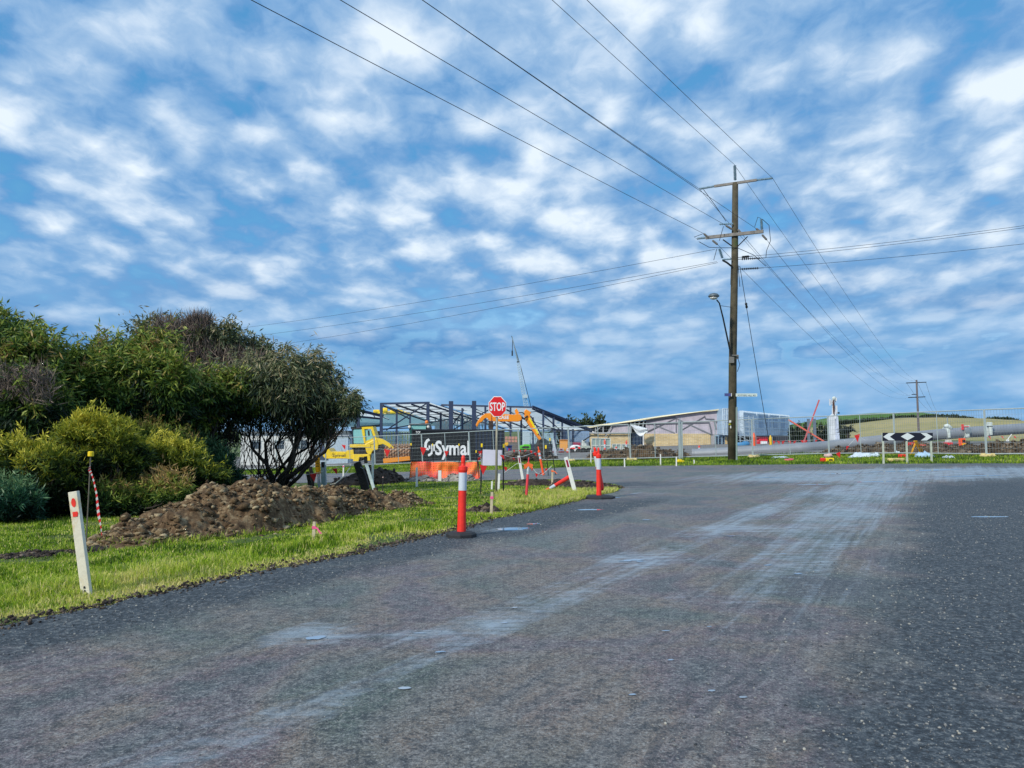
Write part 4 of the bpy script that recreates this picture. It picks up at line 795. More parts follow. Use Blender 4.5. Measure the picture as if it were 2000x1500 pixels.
def bollard(label, pxb, pyb, pxt, pyt, r, mb_=red, base=True, group='orange lane bollards', flap=False, rb=None):
    b, t = stick(pxb, pyb, pxt, pyt); o = thing('bollard', label, 'bollard', b, group=group); d = (t - b); l = d.length; u = d.normalized()
    if base: MB().lathe(b + Vector((0, 0, .015)), [(rb or r * 3.6, 0), (rb or r * 3.6, .05), ((rb or r * 3.6) * .84, .075), (r * 1.5, .085)], 8).build('base', rubber, o, bevel=.004)
    prof = [(r * 1.08, .05), (r, l * .25), (r * .92, l * .79), (r * 1.12, l * .82), (r * 1.12, l * .86), (r * .5, l * .875), (r * .42, l * .9), (r * .5, l * .92), (r * .5, l * .965), (r * .3, l)]
    MB().lathe(b, prof, 18, u).build('post', mb_, o, smooth=False)
    MB().lathe(b + u * (l * .575), [(r * .985, 0), (r * .975, l * .215)], 18, u).build('reflective_band', refl, o)
    return o, b, u, l
bollard('red and white lane bollard on a black octagonal base, closest to the camera', 901, 1051, 905, 889, .062, rb=.225)
o, b, u, l = bollard('red and white lane bollard on a wide black base at the road corner', 1170, 975, 1169, 874, .062, rb=.40)
b2 = b + Vector((-.09, .16, 0)); o2 = thing('bollard', 'second red and white bollard leaning behind the corner one', 'bollard', b2, group='orange lane bollards'); t2 = at(1161, 873, b2.y); u2 = (t2 - b2).normalized(); l2 = (t2 - b2).length; b2s = at(1176, 958, b2.y); u2 = (t2 - b2s).normalized(); l2 = (t2 - b2s).length
MB().lathe(b2s, [(.03, 0), (.058, .05), (.055, l2 * .78), (.068, l2 * .82), (.068, l2 * .88), (.03, l2 * .9), (.034, l2 * .96), (.02, l2)], 16, u2).build('post', red, o2); MB().lathe(b2s + u2 * l2 * .55, [(.058, 0), (.058, l2 * .24)], 16, u2).build('reflective_band', refl, o2)
o, b, u, l = bollard('thin faded pink bollard without a base standing in the grass behind the stop sign', 1028, 971, 1033, 893, .034, pinkred, base=False)
for a in (-1, 1): MB().prism([b + u * l * .86 + Vector((0, -.04, 0)), b + u * l * .80 + Vector((a * .12, -.05, .02)), b + u * l * .74 + Vector((a * .10, -.04, -.05)), b + u * l * .80 + Vector((0, -.04, -.02))], (0, .012, 0)).build('flag', mat('orange_flag', S(240, 110, 50), .6), o)
o, b, u, l = bollard('plain orange bollard leaning left in front of the soil heap', 1062, 930, 1051, 872, .05, orange, base=False)
for z in (.8, .68): MB().lathe(b + u * l * z, [(.062, 0), (.062, .03)], 14, u).build('rib', orange, o)
# fallen bollard
b, t = W(1064, 963), None; b.z += .04; t = at(1116, 929, b.y + .35); fo = thing('bollard', 'fallen red bollard lying on the grass against the leaning guide post', 'bollard', b, group='orange lane bollards'); u = (t - b).normalized(); l = (t - b).length
MB().lathe(b + u * (l * .36), [(.05, 0), (.062, l * .62)], 14, u).build('post', red, fo); MB().lathe(b + u * (l * .17), [(.045, 0), (.05, l * .19)], 14, u).build('reflective_band', refl, fo); MB().lathe(b, [(.03, 0), (.055, .04), (.05, l * .17)], 14, u).build('top_knob', orange, fo)
# guide posts
def guide(label, pxb, pyb, pxt, pyt, w, m_=white, group='white timber guide posts', d=None, name='guide_post'):
    b, t = stick(pxb, pyb, pxt, pyt); o = thing(name, label, 'guide post', b, group=group); MB().beam(b - (t - b) * .05, t, w, d or w * .5).build('post', m_, o, bevel=.004); return o, b, t
agedw = mat('aged_white_timber', S(222, 216, 196), .6, var=.06, scale=7, dirt=(S(206, 172, 108), .50), bump=.25, bscale=20)
o, b, t = guide('leaning white guide post with red reflectors on the grass edge, closest at the left', 170, 1163, 144, 960, .085, agedw, d=.05)
u = (t - b).normalized(); a = Vector((u.z, 0, -u.x)); n_ = Vector((0, -1, 0)); yv = Vector((0, -.028, 0))
c = b + u * ((t - b).length * .895) + yv; T = MB(); T.add([c + a * math.cos(k * math.pi / 12) * .021 + u * math.sin(k * math.pi / 12) * .043 for k in range(24)], [tuple(range(24))]); T.build('round_reflector', red, o)
c = b + u * ((t - b).length * .785) + yv; MB().prism([c + a * x + u * z for x, z in ((-.022, -.024), (.022, -.026), (.030, .004), (.024, .022), (-.02, .022))], (0, -.002, 0)).build('torn_reflector', red, o)
c = b + u * ((t - b).length * .045) + yv; T = MB()
for z in (0, .035): T.add([c + u * z + a * x + u * y for x, y in ((-.01, -.008), (.01, -.01), (.008, .01), (0, .016), (-.008, .008))], [(0, 1, 2, 3, 4)])
T.build('bolt_mark', blackp, o)
maroon = mat('maroon_reflector', S(150, 24, 66), .3, var=.03)
for lab, q, w in [('leaning white guide post with a maroon reflector beside the corner bollard', (1124, 965, 1105, 893), .11), ('white guide post with a maroon reflector leaning between the stop sign and the pink bollard', (1022, 942, 1013, 890), .095)]:
    o, b, t = guide(lab, *q, w); u = (t - b).normalized(); a = Vector((u.z, 0, -u.x)); l = (t - b).length
    c = b + u * l * .83 + Vector((0, -w * .27, 0)); MB().prism([c + a * x + u * z for x, z in ((-.025, -.1), (.025, -.1), (.025, .1), (-.025, .1))], (0, -.003, 0)).build('reflector', maroon, o)
guide('plain white leaning board standing near the fence behind the orange bollard', 1087, 898, 1080, 859, .16, refl, group=None, d=.04, name='marker_board')
o, b, t = guide('tall grey white plank leaning right of the black timber post', 732, 960, 715, 905, .095, mat('blueish_plank', S(196, 214, 216), .6), group=None, name='leaning_plank'); MB().beam(t, t + Vector((-.02, 0, .22)), .1, .06).build('dark_tip', blackp, o)
# timber stumps
bt = mat('charred_timber', S(44, 42, 40), .9, var=.4, scale=8, bump=.9, bscale=20)
for lab, parts in [('thick black weathered timber post leaning left with a wire loop', [((716, 958), (697, 903), .26)]), ('pair of short dark timber stumps leaning together beside the yellow marker', [((611, 956), (606, 911), .13), ((606, 957), (600, 921), .12)])]:
    b = W(*parts[0][0]); o = thing('timber_post', lab, 'timber post', b)
    for (pb, ptp, w) in parts:
        b1 = W(*pb); t1 = at(*ptp, b1.y); m_ = b1.lerp(t1, .5) + Vector((.02, 0, 0)); MB().beam(b1 - Vector((0, 0, .1)), m_, w, w * .8).beam(m_, t1, w * .99, w * .79, taper=.86).build('post', bt, o, bevel=.015)
    if len(parts) == 1: MB().tube([at(704, 912, b.y - .15), at(708, 915, b.y - .2), at(716, 908, b.y - .15), at(711, 900, b.y)], .012, 5).build('wire_loop', galv, o)
# service markers
b = W(624, 956); o = thing('service_marker', 'white marker post with a tall yellow warning label beside the dark stumps', 'marker post', b); t = at(620, 889, b.y)
MB().beam(b, b.lerp(t, .96), .10, .04).build('post', refl, o); p = MB().beam(b.lerp(t, .47), t, .175, .02).build('warning_label', mat('warning_yellow', S(250, 180, 20), .5), o)
for v in p.data.vertices: v.co.y -= .035
T = MB()
for py in (892.5, 898, 902, 905, 908, 911): T.box(at(620.3, py, b.y - .06), (.13 if py < 895 else random.uniform(.09, .13), .004, .035 if py < 895 else .018))
T.build('printed_lines', blackp, p)
b = W(632, 956); o = thing('service_marker', 'grey marker post with a black top just right of the yellow label', 'marker post', b); t = at(631, 902, b.y); MB().beam(b, t, .15, .06).build('post', mat('marker_grey', S(150, 172, 176), .5), o); MB().beam(b.lerp(t, .80), t + Vector((0, 0, .0)), .09, .075).build('black_panel', blackp, o)
MB().beam(b + Vector((.10, 0, 0)), t + Vector((.085, 0, -.1)), .035, .06).build('edge_strip', refl, o)
b, t = stick(728, 948, 728, 886); o = MB().tube([b, t], .045, 10).build('steel_pipe_post', mat('pale_pipe', S(176, 196, 200), .4, .3)); tag(o, 'upright pale steel pipe right behind the leaning plank', 'post'); 
# pegs
def peg(label, pxb, pyb, pxt, pyt, w=.045, m_=None, ribbon=None, ribz=.75, tail=False, group='survey pegs'):
    b, t = stick(pxb, pyb, pxt, pyt); o = thing('survey_peg', label, 'peg', b, group=group); MB().beam(b - Vector((0, 0, .03)), t, w, w * .7, taper=.95).build('peg', m_ or pegw, o)
    if ribbon is not None:
        c = b.lerp(t, ribz); rb_ = MB().beam(c - Vector((0, 0, w * .4)), c + Vector((0, 0, w * .5)), w * 1.25, w).build('ribbon', ribbon, o)
        if tail: MB().prism([c + Vector((w * .5, -w * .5, .012)), c + Vector((w * 1.4, -w * .6, .0)), c + Vector((w * 2.3, -w * .7, -.055)), c + Vector((w * 2.9, -w * .6, -.085)), c + Vector((w * 2.1, -w * .7, -.08)), c + Vector((w * 1.1, -w * .6, -.02)), c + Vector((w * .4, -w * .5, -.012))], (0, -.003, 0)).build('ribbon_tail', ribbon, o)
    return o
peg('pale timber peg with a fluttering pink ribbon on the verge below the rubble heap', 612, 1059, 614, 1019, .042, ribbon=pink, ribz=.72, tail=True)
peg('pale timber peg with a pink band between the foreground bollard and the stop sign', 959, 1007, 961, 961, .052, ribbon=pink, ribz=.76)
peg('tan timber peg with an orange flag tied at its top behind the pink bollard', 1078, 949, 1079, 917, .06, ribbon=mat('orange_flag', S(240, 110, 50), .6), ribz=.9, tail=True)
peg('white peg standing right behind the pink banded timber peg', 960, 957, 961, 940, .05, white)
peg('white stake leaning against the foot of the stop sign post', 973, 961, 975, 925, .065, white)
peg('tall white peg left of the foreground bollard before the orange mesh', 814, 952, 814, 913, .07, white)
peg('short wide white peg between two grey heaps', 859, 941, 859, 919, .13, white)
peg('white peg with a pink tip left of the leaning black timber post', 670, 941, 671, 909, .06, white, ribbon=pink, ribz=.93)
peg('dark thin rod with a white and pink top right of the steel pipe post', 747, 962, 748, 928, .025, blackp, ribbon=mat('pale_pink', S(230, 190, 186), .6), ribz=.88)
for lab, q in [('white stake by the far verge left of the corner bollard', (1154, 905, 1154, 878)), ('leftmost low white stake on the far verge right of the corner bollard', (1220, 913, 1219.5, 896)), ('low white stake on the far verge below the thick fence post', (1290, 909, 1290, 887)), ('low white stake beside the yellow fence foot', (1321, 911, 1321, 892)), ('shortest white stake on the far verge near the pipe end', (1356, 907, 1355.5, 898))]:
    peg(lab, *q, .055, white, group='white stakes on the far verge')
# tape pole
b, t = stick(168, 1064, 177, 893); o = thing('tape_pole', 'thin steel pole with a yellow cap and red white barrier tape hanging at the left', 'pole', b)
MB().tube([b, t], .009, 8).build('rod', mat('rod_grey', S(118, 110, 98), .5, .4), o); MB().lathe(at(177.3, 891.5, b.y), [(.03, 0), (.04, .005), (.04, .06), (.03, .07)], 12).build('cap', yellow, o)
tp = [(175, 910), (174, 918), (179, 927), (184, 945), (188, 965), (190, 985), (192, 1005), (196, 1025), (198.5, 1046)]
wds = [.02, .035, .012, .014, .02, .03, .034, .016, .006]
for c_, par in ((white, 0), (flagm, 1)):
    T = MB(); k = 0; sub = 26
    P_ = []
    for i in range(sub + 1):
        f_ = i / sub * (len(tp) - 1); j = min(int(f_), len(tp) - 2); r_ = f_ - j; P_.append((tp[j][0] + (tp[j + 1][0] - tp[j][0]) * r_, tp[j][1] + (tp[j + 1][1] - tp[j][1]) * r_, wds[j] + (wds[j + 1] - wds[j]) * r_))
    for i in range(sub):
        if i % 2 != par: continue
        p0, p1 = at(P_[i][0], P_[i][1], b.y - .03), at(P_[i + 1][0], P_[i + 1][1], b.y - .03); w0, w1 = P_[i][2], P_[i + 1][2]; s_ = Vector((0, 0, .012))
        T.add([p0 - Vector((w0 / 2, 0, 0)) - s_, p0 + Vector((w0 / 2, 0, 0)) + s_, p1 + Vector((w1 / 2, .01, 0)) + s_, p1 - Vector((w1 / 2, -.01, 0)) - s_], [(0, 1, 2, 3)])
    T.build('tape_white' if par == 0 else 'tape_red', c_, o)
# star pickets
def picket(label, pxb, pyb, pxt, pyt, capm=yellow, w=.035, cap=.04, group='black star pickets with yellow caps'):
    b, t = stick(pxb, pyb, pxt, pyt); o = thing('star_picket', label, 'picket', b, group=group); MB().beam(b, t, w, w * .35).beam(b, t, w * .35, w).build('picket', blackp, o); MB().box(t - Vector((0, 0, cap * .8)), (cap, cap * .8, cap * 2.0)).build('cap', capm, o, bevel=.006); return b, t
picket('black picket with a square yellow cap on the left side of the blank white board', 939, 966, 941, 867, cap=.05)
picket('black picket with a square yellow cap on the right side of the blank white board', 983, 966, 983.5, 868, cap=.05)
picket('thin picket with a yellow cap at the left end of the black container', 803, 934, 803, 866, cap=.055)
picket('thin picket with a yellow cap in front of the container logo', 847, 930, 845, 867, cap=.05)
picket('thin picket with a yellow cap in front of the last letters on the container', 897, 932, 896.5, 867, cap=.05)
picket('thin picket with a yellow cap at the right end of the orange mesh', 936, 938, 930, 880, cap=.05)
picket('black picket with a yellow rag on top left of the corner guide post', 1071, 930, 1066, 870, cap=.075)
picket('black leaning picket with a yellow cap left of the plain white board', 1085, 928, 1074, 856, cap=.06)
picket('thin black picket behind the road corner guide post', 1110, 945, 1109, 915, capm=blackp, cap=.04)
# stop sign
b, t = stick(969, 967, 971, 775); sg = thing('stop_sign', 'red octagonal stop sign on a slim grey post', 'stop sign', b); Y0 = b.y
MB().tube([b - Vector((0, 0, .1)), t], .033, 12).build('post', mat('sign_post', S(150, 146, 130), .6, .2, var=.15, scale=5), sg, smooth=True)
c = at(971.5, 794, Y0 - .05); R_ = .262
def octo(r, y): return [c + Vector((math.cos(math.pi / 8 + k * math.pi / 4) * r, y, math.sin(math.pi / 8 + k * math.pi / 4) * r * 1.16)) for k in range(8)]
pl = MB().prism(octo(R_, 0), (0, .004, 0)).build('plate', mat('sign_white', S(236, 238, 240), .4, var=.02), sg)
MB().prism(octo(R_ * .925, -.006), (0, .004, 0)).build('red_face', mat('sign_red', S(222, 28, 34), .35, var=.03), pl)
T = MB(); textmb(T, 'STOP', c + Vector((-.205, -.0085, -.112)), (1, 0, 0), (0, 0, 1), .22, ext=.0, bold=.02, width=.41, nrm=Vector((0, -1, 0))); T.build('lettering', mat('sign_white', S(236, 238, 240), .4), pl)
# blank board
b = W(962, 966); o = thing('blank_board', 'blank pale board fixed between the two pickets behind the stop sign post', 'board', b); MB().prism([at(943, 878, b.y - .06), at(981, 879, b.y - .06), at(980, 909, b.y - .06), at(942, 909, b.y - .06)], (0, .012, 0)).build('panel', mat('board_lilac', S(206, 206, 226), .5, var=.03), o)
# bunting
def flag(T, p, s, ang=0.0, tilt=0.0):
    a = Vector((math.cos(ang), .15, math.sin(ang))); d = Vector((math.sin(ang) * .6 + tilt, .1, -1)).normalized(); s *= .72; k = len(T.v); T.add([p - a * s * .5, p + a * s * .5, p + d * s * 1.25 + Vector((0, .03, 0))], [(0, 1, 2)]); T.add([p - a * s * .5 + Vector((0, .006, 0)), p + a * s * .5 + Vector((0, .006, 0)), p + d * s * 1.25 + Vector((0, .036, 0))], [(0, 1, 2)])
def bunting(label, pts, Y, s, flags, cordm=None, group='red flag bunting', solid=True):
    P = [at(px, py, Y if not isinstance(Y, (list, tuple)) else Y[i]) for i, (px, py) in enumerate(pts)]; o = thing('flag_bunting', label, 'bunting', P[0], group=group)
    MB().tube(P, .006, 4).build('cord', cordm or white, o)
    for f_ in flags:
        px, py, k = f_[:3]; i = min(range(len(P)), key=lambda q: abs(pts[q][0] - px)); T = MB(); flag(T, at(px, py, P[i].y - .02), s * k, random.uniform(-.3, .3), f_[3] if len(f_) > 3 else random.uniform(-.5, .5)); T.build('flag', flagm, o)
bunting('string of red flags from the stop sign post to the leaning orange bollard', [(973, 886), (987, 890), (1001, 894), (1020, 892), (1046, 883)], [18.6, 18.9, 19.5, 21, 22.5], .11, [(980, 889, 1.3, .6), (1002, 894, .8), (1045, 884, 1.25, .3)])
bunting('sagging string of red flags between the pink bollard and the orange one', [(985, 923), (1010, 905), (1032, 908), (1040, 913), (1047, 923), (1058, 927), (1066, 921), (1078, 910)], 22.0, .1, [(987, 912, 1.6, .3), (1039, 914, 1.1, .1), (1048, 925, 1.3, .1), (1057, 924, 1.0, -.8), (1067, 915, 1.1, -.2)])
bunting('red flags fluttering on the left of the blank board beside the picket', [(936, 890), (939, 885), (941, 912)], 18.7, .12, [(938, 881, 1.2, 0), (937, 893, 1.0, -.6), (944, 909, 2.2, .1)])
bunting('red flags strung along the fence in front of the roller', [(545, 868), (610, 872), (671, 869), (756, 878), (827, 874), (872, 884)], 52, .42, [(611, 871, 1), (671, 869, .9), (756, 878, 1.4, .1), (827, 874, 1.5, 0), (872, 881, 1.0)])
bunting('red flags on the string near the dark timber stumps', [(553, 932), (612, 925), (653, 915), (700, 908)], 27, .17, [(556, 933, 1.3, .3), (612, 925, 2.0, 0), (653, 915, 1.5, .4)])
bunting('pink string of small flags by the lime green machine', [(985, 885), (1000, 881), (1020, 880), (1040, 880)], 48, .2, [(995, 876, 1), (1004, 879, .9), (1015, 879, .9), (1027, 878, 1), (1037, 880, 1.2)])
bunting('row of small red flags above the pipe under the crossed beams', [(1505, 862), (1530, 861), (1560, 861), (1600, 859)], 52, .3, [(1512, 861, .9), (1520, 861, 1), (1530, 861, 1.1), (1542, 861, 1), (1553, 861, 1.1), (1566, 860, 1), (1575, 860, .9), (1595, 859, .8)])
bunting('red flags on the fence above the far verge at the right', [(1655, 873), (1676, 850), (1690, 860)], 38.5, .24, [(1656, 871, 1), (1674, 849, 1.8, 0), (1637, 884, 1.5, .2)])
bunting('row of three red flags below the pipe at the far right', [(1925, 853), (1960, 854), (1990, 853)], 40, .2, [(1932, 852, 1, .8), (1957, 852, 1, .9), (1981, 852, 1, .9)])
T = MB(); T.tube([W(634, 950) + Vector((0, 0, .02)), at(655, 944, 29), at(672, 930, 29.5), at(683, 914, 30), at(690, 905, 30)], .02, 5); tag(T.build('rope', mat('pale_rope', S(206, 196, 176), .7)), 'pale slack rope running from the grey marker up to the black timber post', 'rope')
# orange mesh barrier
mesh_m = bpy.data.materials.new('orange_mesh'); mesh_m.use_nodes = True; t_ = mesh_m.node_tree; b_ = t_.nodes['Principled BSDF']; geo = nd(t_, 'ShaderNodeNewGeometry'); sp_ = nd(t_, 'ShaderNodeSeparateXYZ'); t_.links.new(geo.outputs['Position'], sp_.inputs[0])
gx = mth(t_, 'FRACT', mth(t_, 'MULTIPLY', sp_.outputs[0], 14)); gz_ = mth(t_, 'FRACT', mth(t_, 'MULTIPLY', sp_.outputs[2], 14)); hole = mth(t_, 'MULTIPLY', mth(t_, 'GREATER_THAN', gx, .58), mth(t_, 'GREATER_THAN', gz_, .58))
mc = ramp(t_, noise(t_, geo.outputs['Position'], 1.2, 3, .5), [(.4, S(246, 120, 50)), (.6, S(240, 70, 70))]); t_.links.new(mc, b_.inputs['Base Color']); b_.inputs['Roughness'].default_value = .6; t_.links.new(mth(t_, 'SUBTRACT', 1.0, mth(t_, 'MULTIPLY', hole, 1.0)), b_.inputs['Alpha'])
b = W(868, 938); o = thing('mesh_barrier', 'sagging orange plastic mesh barrier below the black container', 'barrier', b)
top_ = [(804, 902), (830, 901), (848, 903), (875, 901), (900, 904), (934, 902)]; bot_ = [(800, 934), (830, 930), (845, 940), (880, 937), (905, 934), (925, 941), (937, 933)]
V = []; nx_, nz_2 = 60, 16
for j in range(nz_2):
    v = j / (nz_2 - 1)
    for i in range(nx_):
        u = i / (nx_ - 1); px = 800 + 137 * u; tp_ = np.interp(px, *zip(*top_)); bp_ = np.interp(px, *zip(*bot_)); yy = b.y + .3 * mnoise.noise(Vector((px * .06, v * 1.5, 2))) - .25 * (1 - v); p = at(px + (4 - 4 * u * 2) * v * .5, bp_ + (tp_ - bp_) * v, yy); p.z = max(p.z, gz(p.x, p.y) + .03); V.append(tuple(p))
V = np.array(V); id_ = np.arange(nx_ * nz_2).reshape(nz_2, nx_); np_mesh('mesh', V, np.stack([id_[:-1, :-1], id_[:-1, 1:], id_[1:, 1:], id_[1:, :-1]], -1).reshape(-1, 4), mesh_m, parent=o)
MB().tube([at(800, 934, b.y), at(804, 901, b.y)], .02, 6).tube([at(937, 937, b.y), at(934, 901, b.y)], .02, 6).build('end_stake', blackp, o)
# ------------------------------------------------------------------ temporary fences
fencem = mat('fence_galvanised', S(178, 190, 192), .4, .35, var=.08); wmesh = mat('fence_wire', S(150, 160, 164), .45, .5); blockm = mat('cream_block', S(224, 206, 150), .6, var=.1)
FB = [(450, 57), (545, 56.5), (640, 56), (735, 55), (827, 54), (919, 52), (1015, 49.5), (1112, 47.5), (1230, 45), (1327, 44), (1467, 42.5), (1615, 41), (1743, 38.5), (1920, 34.5), (2105, 32.5)]
flab = ['behind the gum clump at the left end', 'behind the bare trunks of the spreading gum', 'in front of the rear half of the yellow roller', 'in front of the roller drum', 'in front of the logo and lettering on the black container', 'in front of the corrugated end of the black container', 'behind the pink and orange bollards', 'in front of the gravel yard and the parked ute', 'in front of the glass door of the brick building', 'in front of the brick wall and the pipe mouth', 'just right of the near power pole', 'in front of the white tower and crossed red beams', 'behind the left half of the chevron board', 'at the right edge beyond the two pipe clamps']
for i in range(len(FB) - 1):
    a, b = onx(*FB[i]), onx(*FB[i + 1]); a = a.lerp(b, .004); b = a.lerp(b, .992); d = (b - a); H = Vector((0, 0, 2.1)); lean = Vector((-.10 if i < 8 else -.03, 0, 0)); z0 = Vector((0, 0, .12))
    o = thing('temporary_fence', 'temporary wire fence panel ' + flab[i], 'fence', a, group='temporary site fence panels'); T = MB(); r = .027
    for q in (a, b): T.tube([q + z0, q + H + lean], r, 6)
    m_ = a.lerp(b, .5); T.tube([m_ + z0, m_ + H + lean], r * .8, 6); T.tube([a + H + lean, b + H + lean], r, 6); T.tube([a + z0, b + z0], r, 6); T.build('frame', fencem, o)
    T = MB(); n = int(d.length / .11)
    for k in range(1, n): q = a + d * (k / n); T.beam(q + z0, q + H + lean, .006 if i > 8 else .0055)
    for k in range(1, 8): z = k / 8; T.beam(a + z0.lerp(H + lean, z), b + z0.lerp(H + lean, z), .008)
    T.build('wire_mesh', wmesh, o)
for i, (px, Y, lab) in enumerate([(919, 52.3, 'below the last letter on the container'), (1230, 45, 'below the glass door, right of the corner bollard'), (1467, 42.5, 'right of the near power pole'), (1920, 34.5, 'at the far right fence joint'), (1112, 47.5, 'behind the leaning guide post')]):
    p = onx(px + 2, Y - .1); T = MB(); T.box(p + Vector((0, 0, .04)), (.62, .24, .08)); T.box(p + Vector((-.2, 0, .11)), (.14, .2, .08)).box(p + Vector((.2, 0, .11)), (.14, .2, .08)).box(p + Vector((0, 0, .1)), (.2, .16, .05)); tag(T.build('fence_foot', blockm, bevel=.015), 'cream fence foot block ' + lab, 'fence foot', 'cream fence feet')
p = W(1327, 903); T = MB().box(p + Vector((.05, 0, .05)), (.36, .2, .1), .3).box(p + Vector((.02, 0, .12)), (.2, .14, .08), .3); tag(T.build('fence_foot', mat('bright_yellow_block', S(246, 214, 20), .5), bevel=.015), 'bright yellow fence foot block at the thick fence post', 'fence foot', 'cream fence feet')
b = onx(1327, 43.6); o = thing('gate_post', 'thick pale double steel post in front of the brick wall', 'post', b); MB().box(b + Vector((-.07, 0, 1.1)), (.1, .1, 2.2)).box(b + Vector((.08, .02, 1.05)), (.09, .09, 2.1)).build('post', fencem, o); MB().tube([b + Vector((.02, .1, 2.0)), b + Vector((.02, .2, 2.35))], .03, 6).build('hook', galv, o)

# ------------------------------------------------------------------ black container with lettering
blk = mat('container_black', S(30, 34, 46), .45, var=.1); navy = mat('container_navy', S(30, 44, 68), .45, var=.1)
CY = 57.5; gb_ = onx(895, CY); o = thing('container', 'black site container with white lettering and logo behind the orange mesh', 'container', gb_)
x0, x1 = at(804, 870, CY).x, at(985, 870, CY).x; zt = at(900, 838.5, CY).z; zb = gb_.z + .1; wd = x1 - x0
MB().prism([Vector((x0, CY, zb)), Vector((x1, CY, zb)), Vector((x1, CY, zt)), Vector((x0, CY, zt - .06))], (0, 2.4, 0)).build('shell', blk, o)
MB().prism([Vector((x0 + .05, CY - .05, zb + .15)), Vector((at(926, 870, CY).x, CY - .05, zb + .15)), Vector((at(926, 870, CY).x, CY - .05, zt - .12)), Vector((x0 + .05, CY - .05, zt - .18))], (0, .04, 0)).build('sign_panel', mat('panel_black', S(22, 24, 30), .35, var=.05), o)
T = MB(); xx = at(928, 870, CY).x
while xx < x1 - .12: T.box((xx + .09, CY - .02, (zb + zt) / 2), (.12, .06, zt - zb - .3)); xx += .26
T.build('corrugation', navy, o)
T = MB().box(((x0 + x1) / 2, CY - .035, zt - .05), (wd, .1, .12)).box((x0 + .04, CY - .035, (zb + zt) / 2), (.1, .1, zt - zb - .2)).box((x1 - .04, CY - .035, (zb + zt) / 2), (.1, .1, zt - zb - .2)); T.build('frame_rail', blk, o)
wht = mat('letter_white', S(232, 236, 240), .5, var=.02); fY = CY - .075; q0 = at(850, 888, fY); q1 = at(917, 888, fY); capz = at(850, 861.5, fY).z - q0.z
T = MB(); textmb(T, 'Symal', q0, (1, 0, 0), (0, 0, 1), capz, ext=0, bold=.025, width=(q1.x - q0.x), nrm=Vector((0, -1, 0))); T.build('lettering', wht, o)
def stroke(pts, w, Y, name, m_, par):
    P = [at(x, y, Y) for x, y in pts]; T = MB(); L_, R_2 = [], []
    for i, p in enumerate(P):
        d = (P[min(i + 1, len(P) - 1)] - P[max(i - 1, 0)]).normalized(); n_ = Vector((-d.z, 0, d.x)); L_.append(p + n_ * w / 2); R_2.append(p - n_ * w / 2)
    k = len(P); T.add(L_ + R_2, [(i, i + 1, k + i + 1, k + i) for i in range(k - 1)]); return T.build(name, m_, par)
stroke([(838.5, 858), (834, 861), (831.5, 866), (831, 872), (832, 876.5), (838, 877)], .20, fY, 'logo_stroke', wht, o)
stroke([(844.5, 868), (844.5, 880), (843, 885), (839, 888.5), (836, 889)], .17, fY, 'logo_stroke', wht, o)
stroke([(838.8, 870), (838.8, 877)], .14, fY, 'logo_stroke', wht, o); stroke([(847.8, 868), (847.8, 881)], .10, fY, 'logo_stroke', wht, o)
T = MB(); textmb(T, 'TCP', at(812, 846.3, fY), (1, 0, 0), (0, 0, 1), .15, ext=0, bold=.02, width=.34, nrm=Vector((0, -1, 0))); T.build('small_lettering', wht, o)

# truck cab behind the container
b = onx(820, 62); teal = mat('teal_paint', S(34, 92, 88), .35, var=.05); glass = mat('teal_glass', S(136, 196, 194), .12, var=.06, spec=.8); o = thing('truck', 'dark teal truck cab with an orange beacon peeping over the container', 'truck', b)
MB().pxprism([(800, 905), (800, 831), (802, 828), (836, 828), (838, 835), (838, 905)], 62, 2.2).build('cab', mat('cab_dark', S(24, 34, 36), .5), o, bevel=.04); MB().pxprism([(803, 840), (804, 829.6), (833, 829.6), (831, 840)], 61.95, .04).build('windscreen', glass, o)
MB().pxprism([(798, 827.2), (838, 827.2), (837, 828.8), (799, 828.8)], 61.8, .4).build('visor', galv, o); MB().pxprism([(801, 905), (801, 839), (804, 839), (804, 905)], 61.9, .1).build('side_panel', teal, o)
MB().lathe(at(833.5, 827.6, 62), [(.12, 0), (.15, .1), (.12, .24), (.03, .28)], 12).build('beacon', mat('beacon_orange', S(232, 126, 40), .3), o, smooth=True)
for x, s in ((799.5, 1), (836, 1)): MB().lathe(at(x, 833.5, 61.7), [(.02, 0), (.11, .03), (.11, .08)], 10, (0, 1, 0)).build('headlight', mat('tag_white', S(220, 220, 214), .5), o)

# ------------------------------------------------------------------ roller
RY = 60.5; yel = mat('machine_yellow', S(240, 206, 44), .4, var=.06, dirt=(S(186, 150, 54), .6)); yel2 = mat('machine_orange', S(234, 150, 40), .45, var=.08, dirt=(S(150, 110, 60), .6)); tyre = mat('tyre', S(34, 36, 42), .85, var=.2); drumm = mat('drum_rust', S(138, 106, 84), .6, .3, var=.3, scale=5)
b = onx(720, RY); o = thing('roller', 'big yellow padfoot roller parked behind the fence', 'roller', b)
MB().pxprism([(630, 891), (633, 884), (638, 878), (641, 875), (646, 882), (676, 883), (676, 896), (636, 896)], RY, 1.9).build('hood', mat('hood_yellow', S(246, 206, 20), .4, dirt=(S(96, 72, 30), .62)), o, bevel=.04)
MB().pxprism([(676, 880), (690, 878), (692, 897), (676, 896)], RY + .02, 1.86).build('louvre_panel', yel, o, bevel=.02)
MB().pxprism([(682, 868), (724, 868), (724, 874), (682, 874)], RY - .1, 2.0).build('platform', yel, o, bevel=.03)
MB().pxprism([(690, 887), (723, 887), (723, 900), (713, 900), (710, 893), (702, 893), (700, 901), (690, 901)], RY - .05, .4).build('side_tank', yel, o, bevel=.03)
MB().pxprism([(712, 868), (735, 856), (739, 868), (738, 878), (728, 880), (722, 892), (715, 882)], RY - .05, 1.9).build('body', yel, o, bevel=.04)
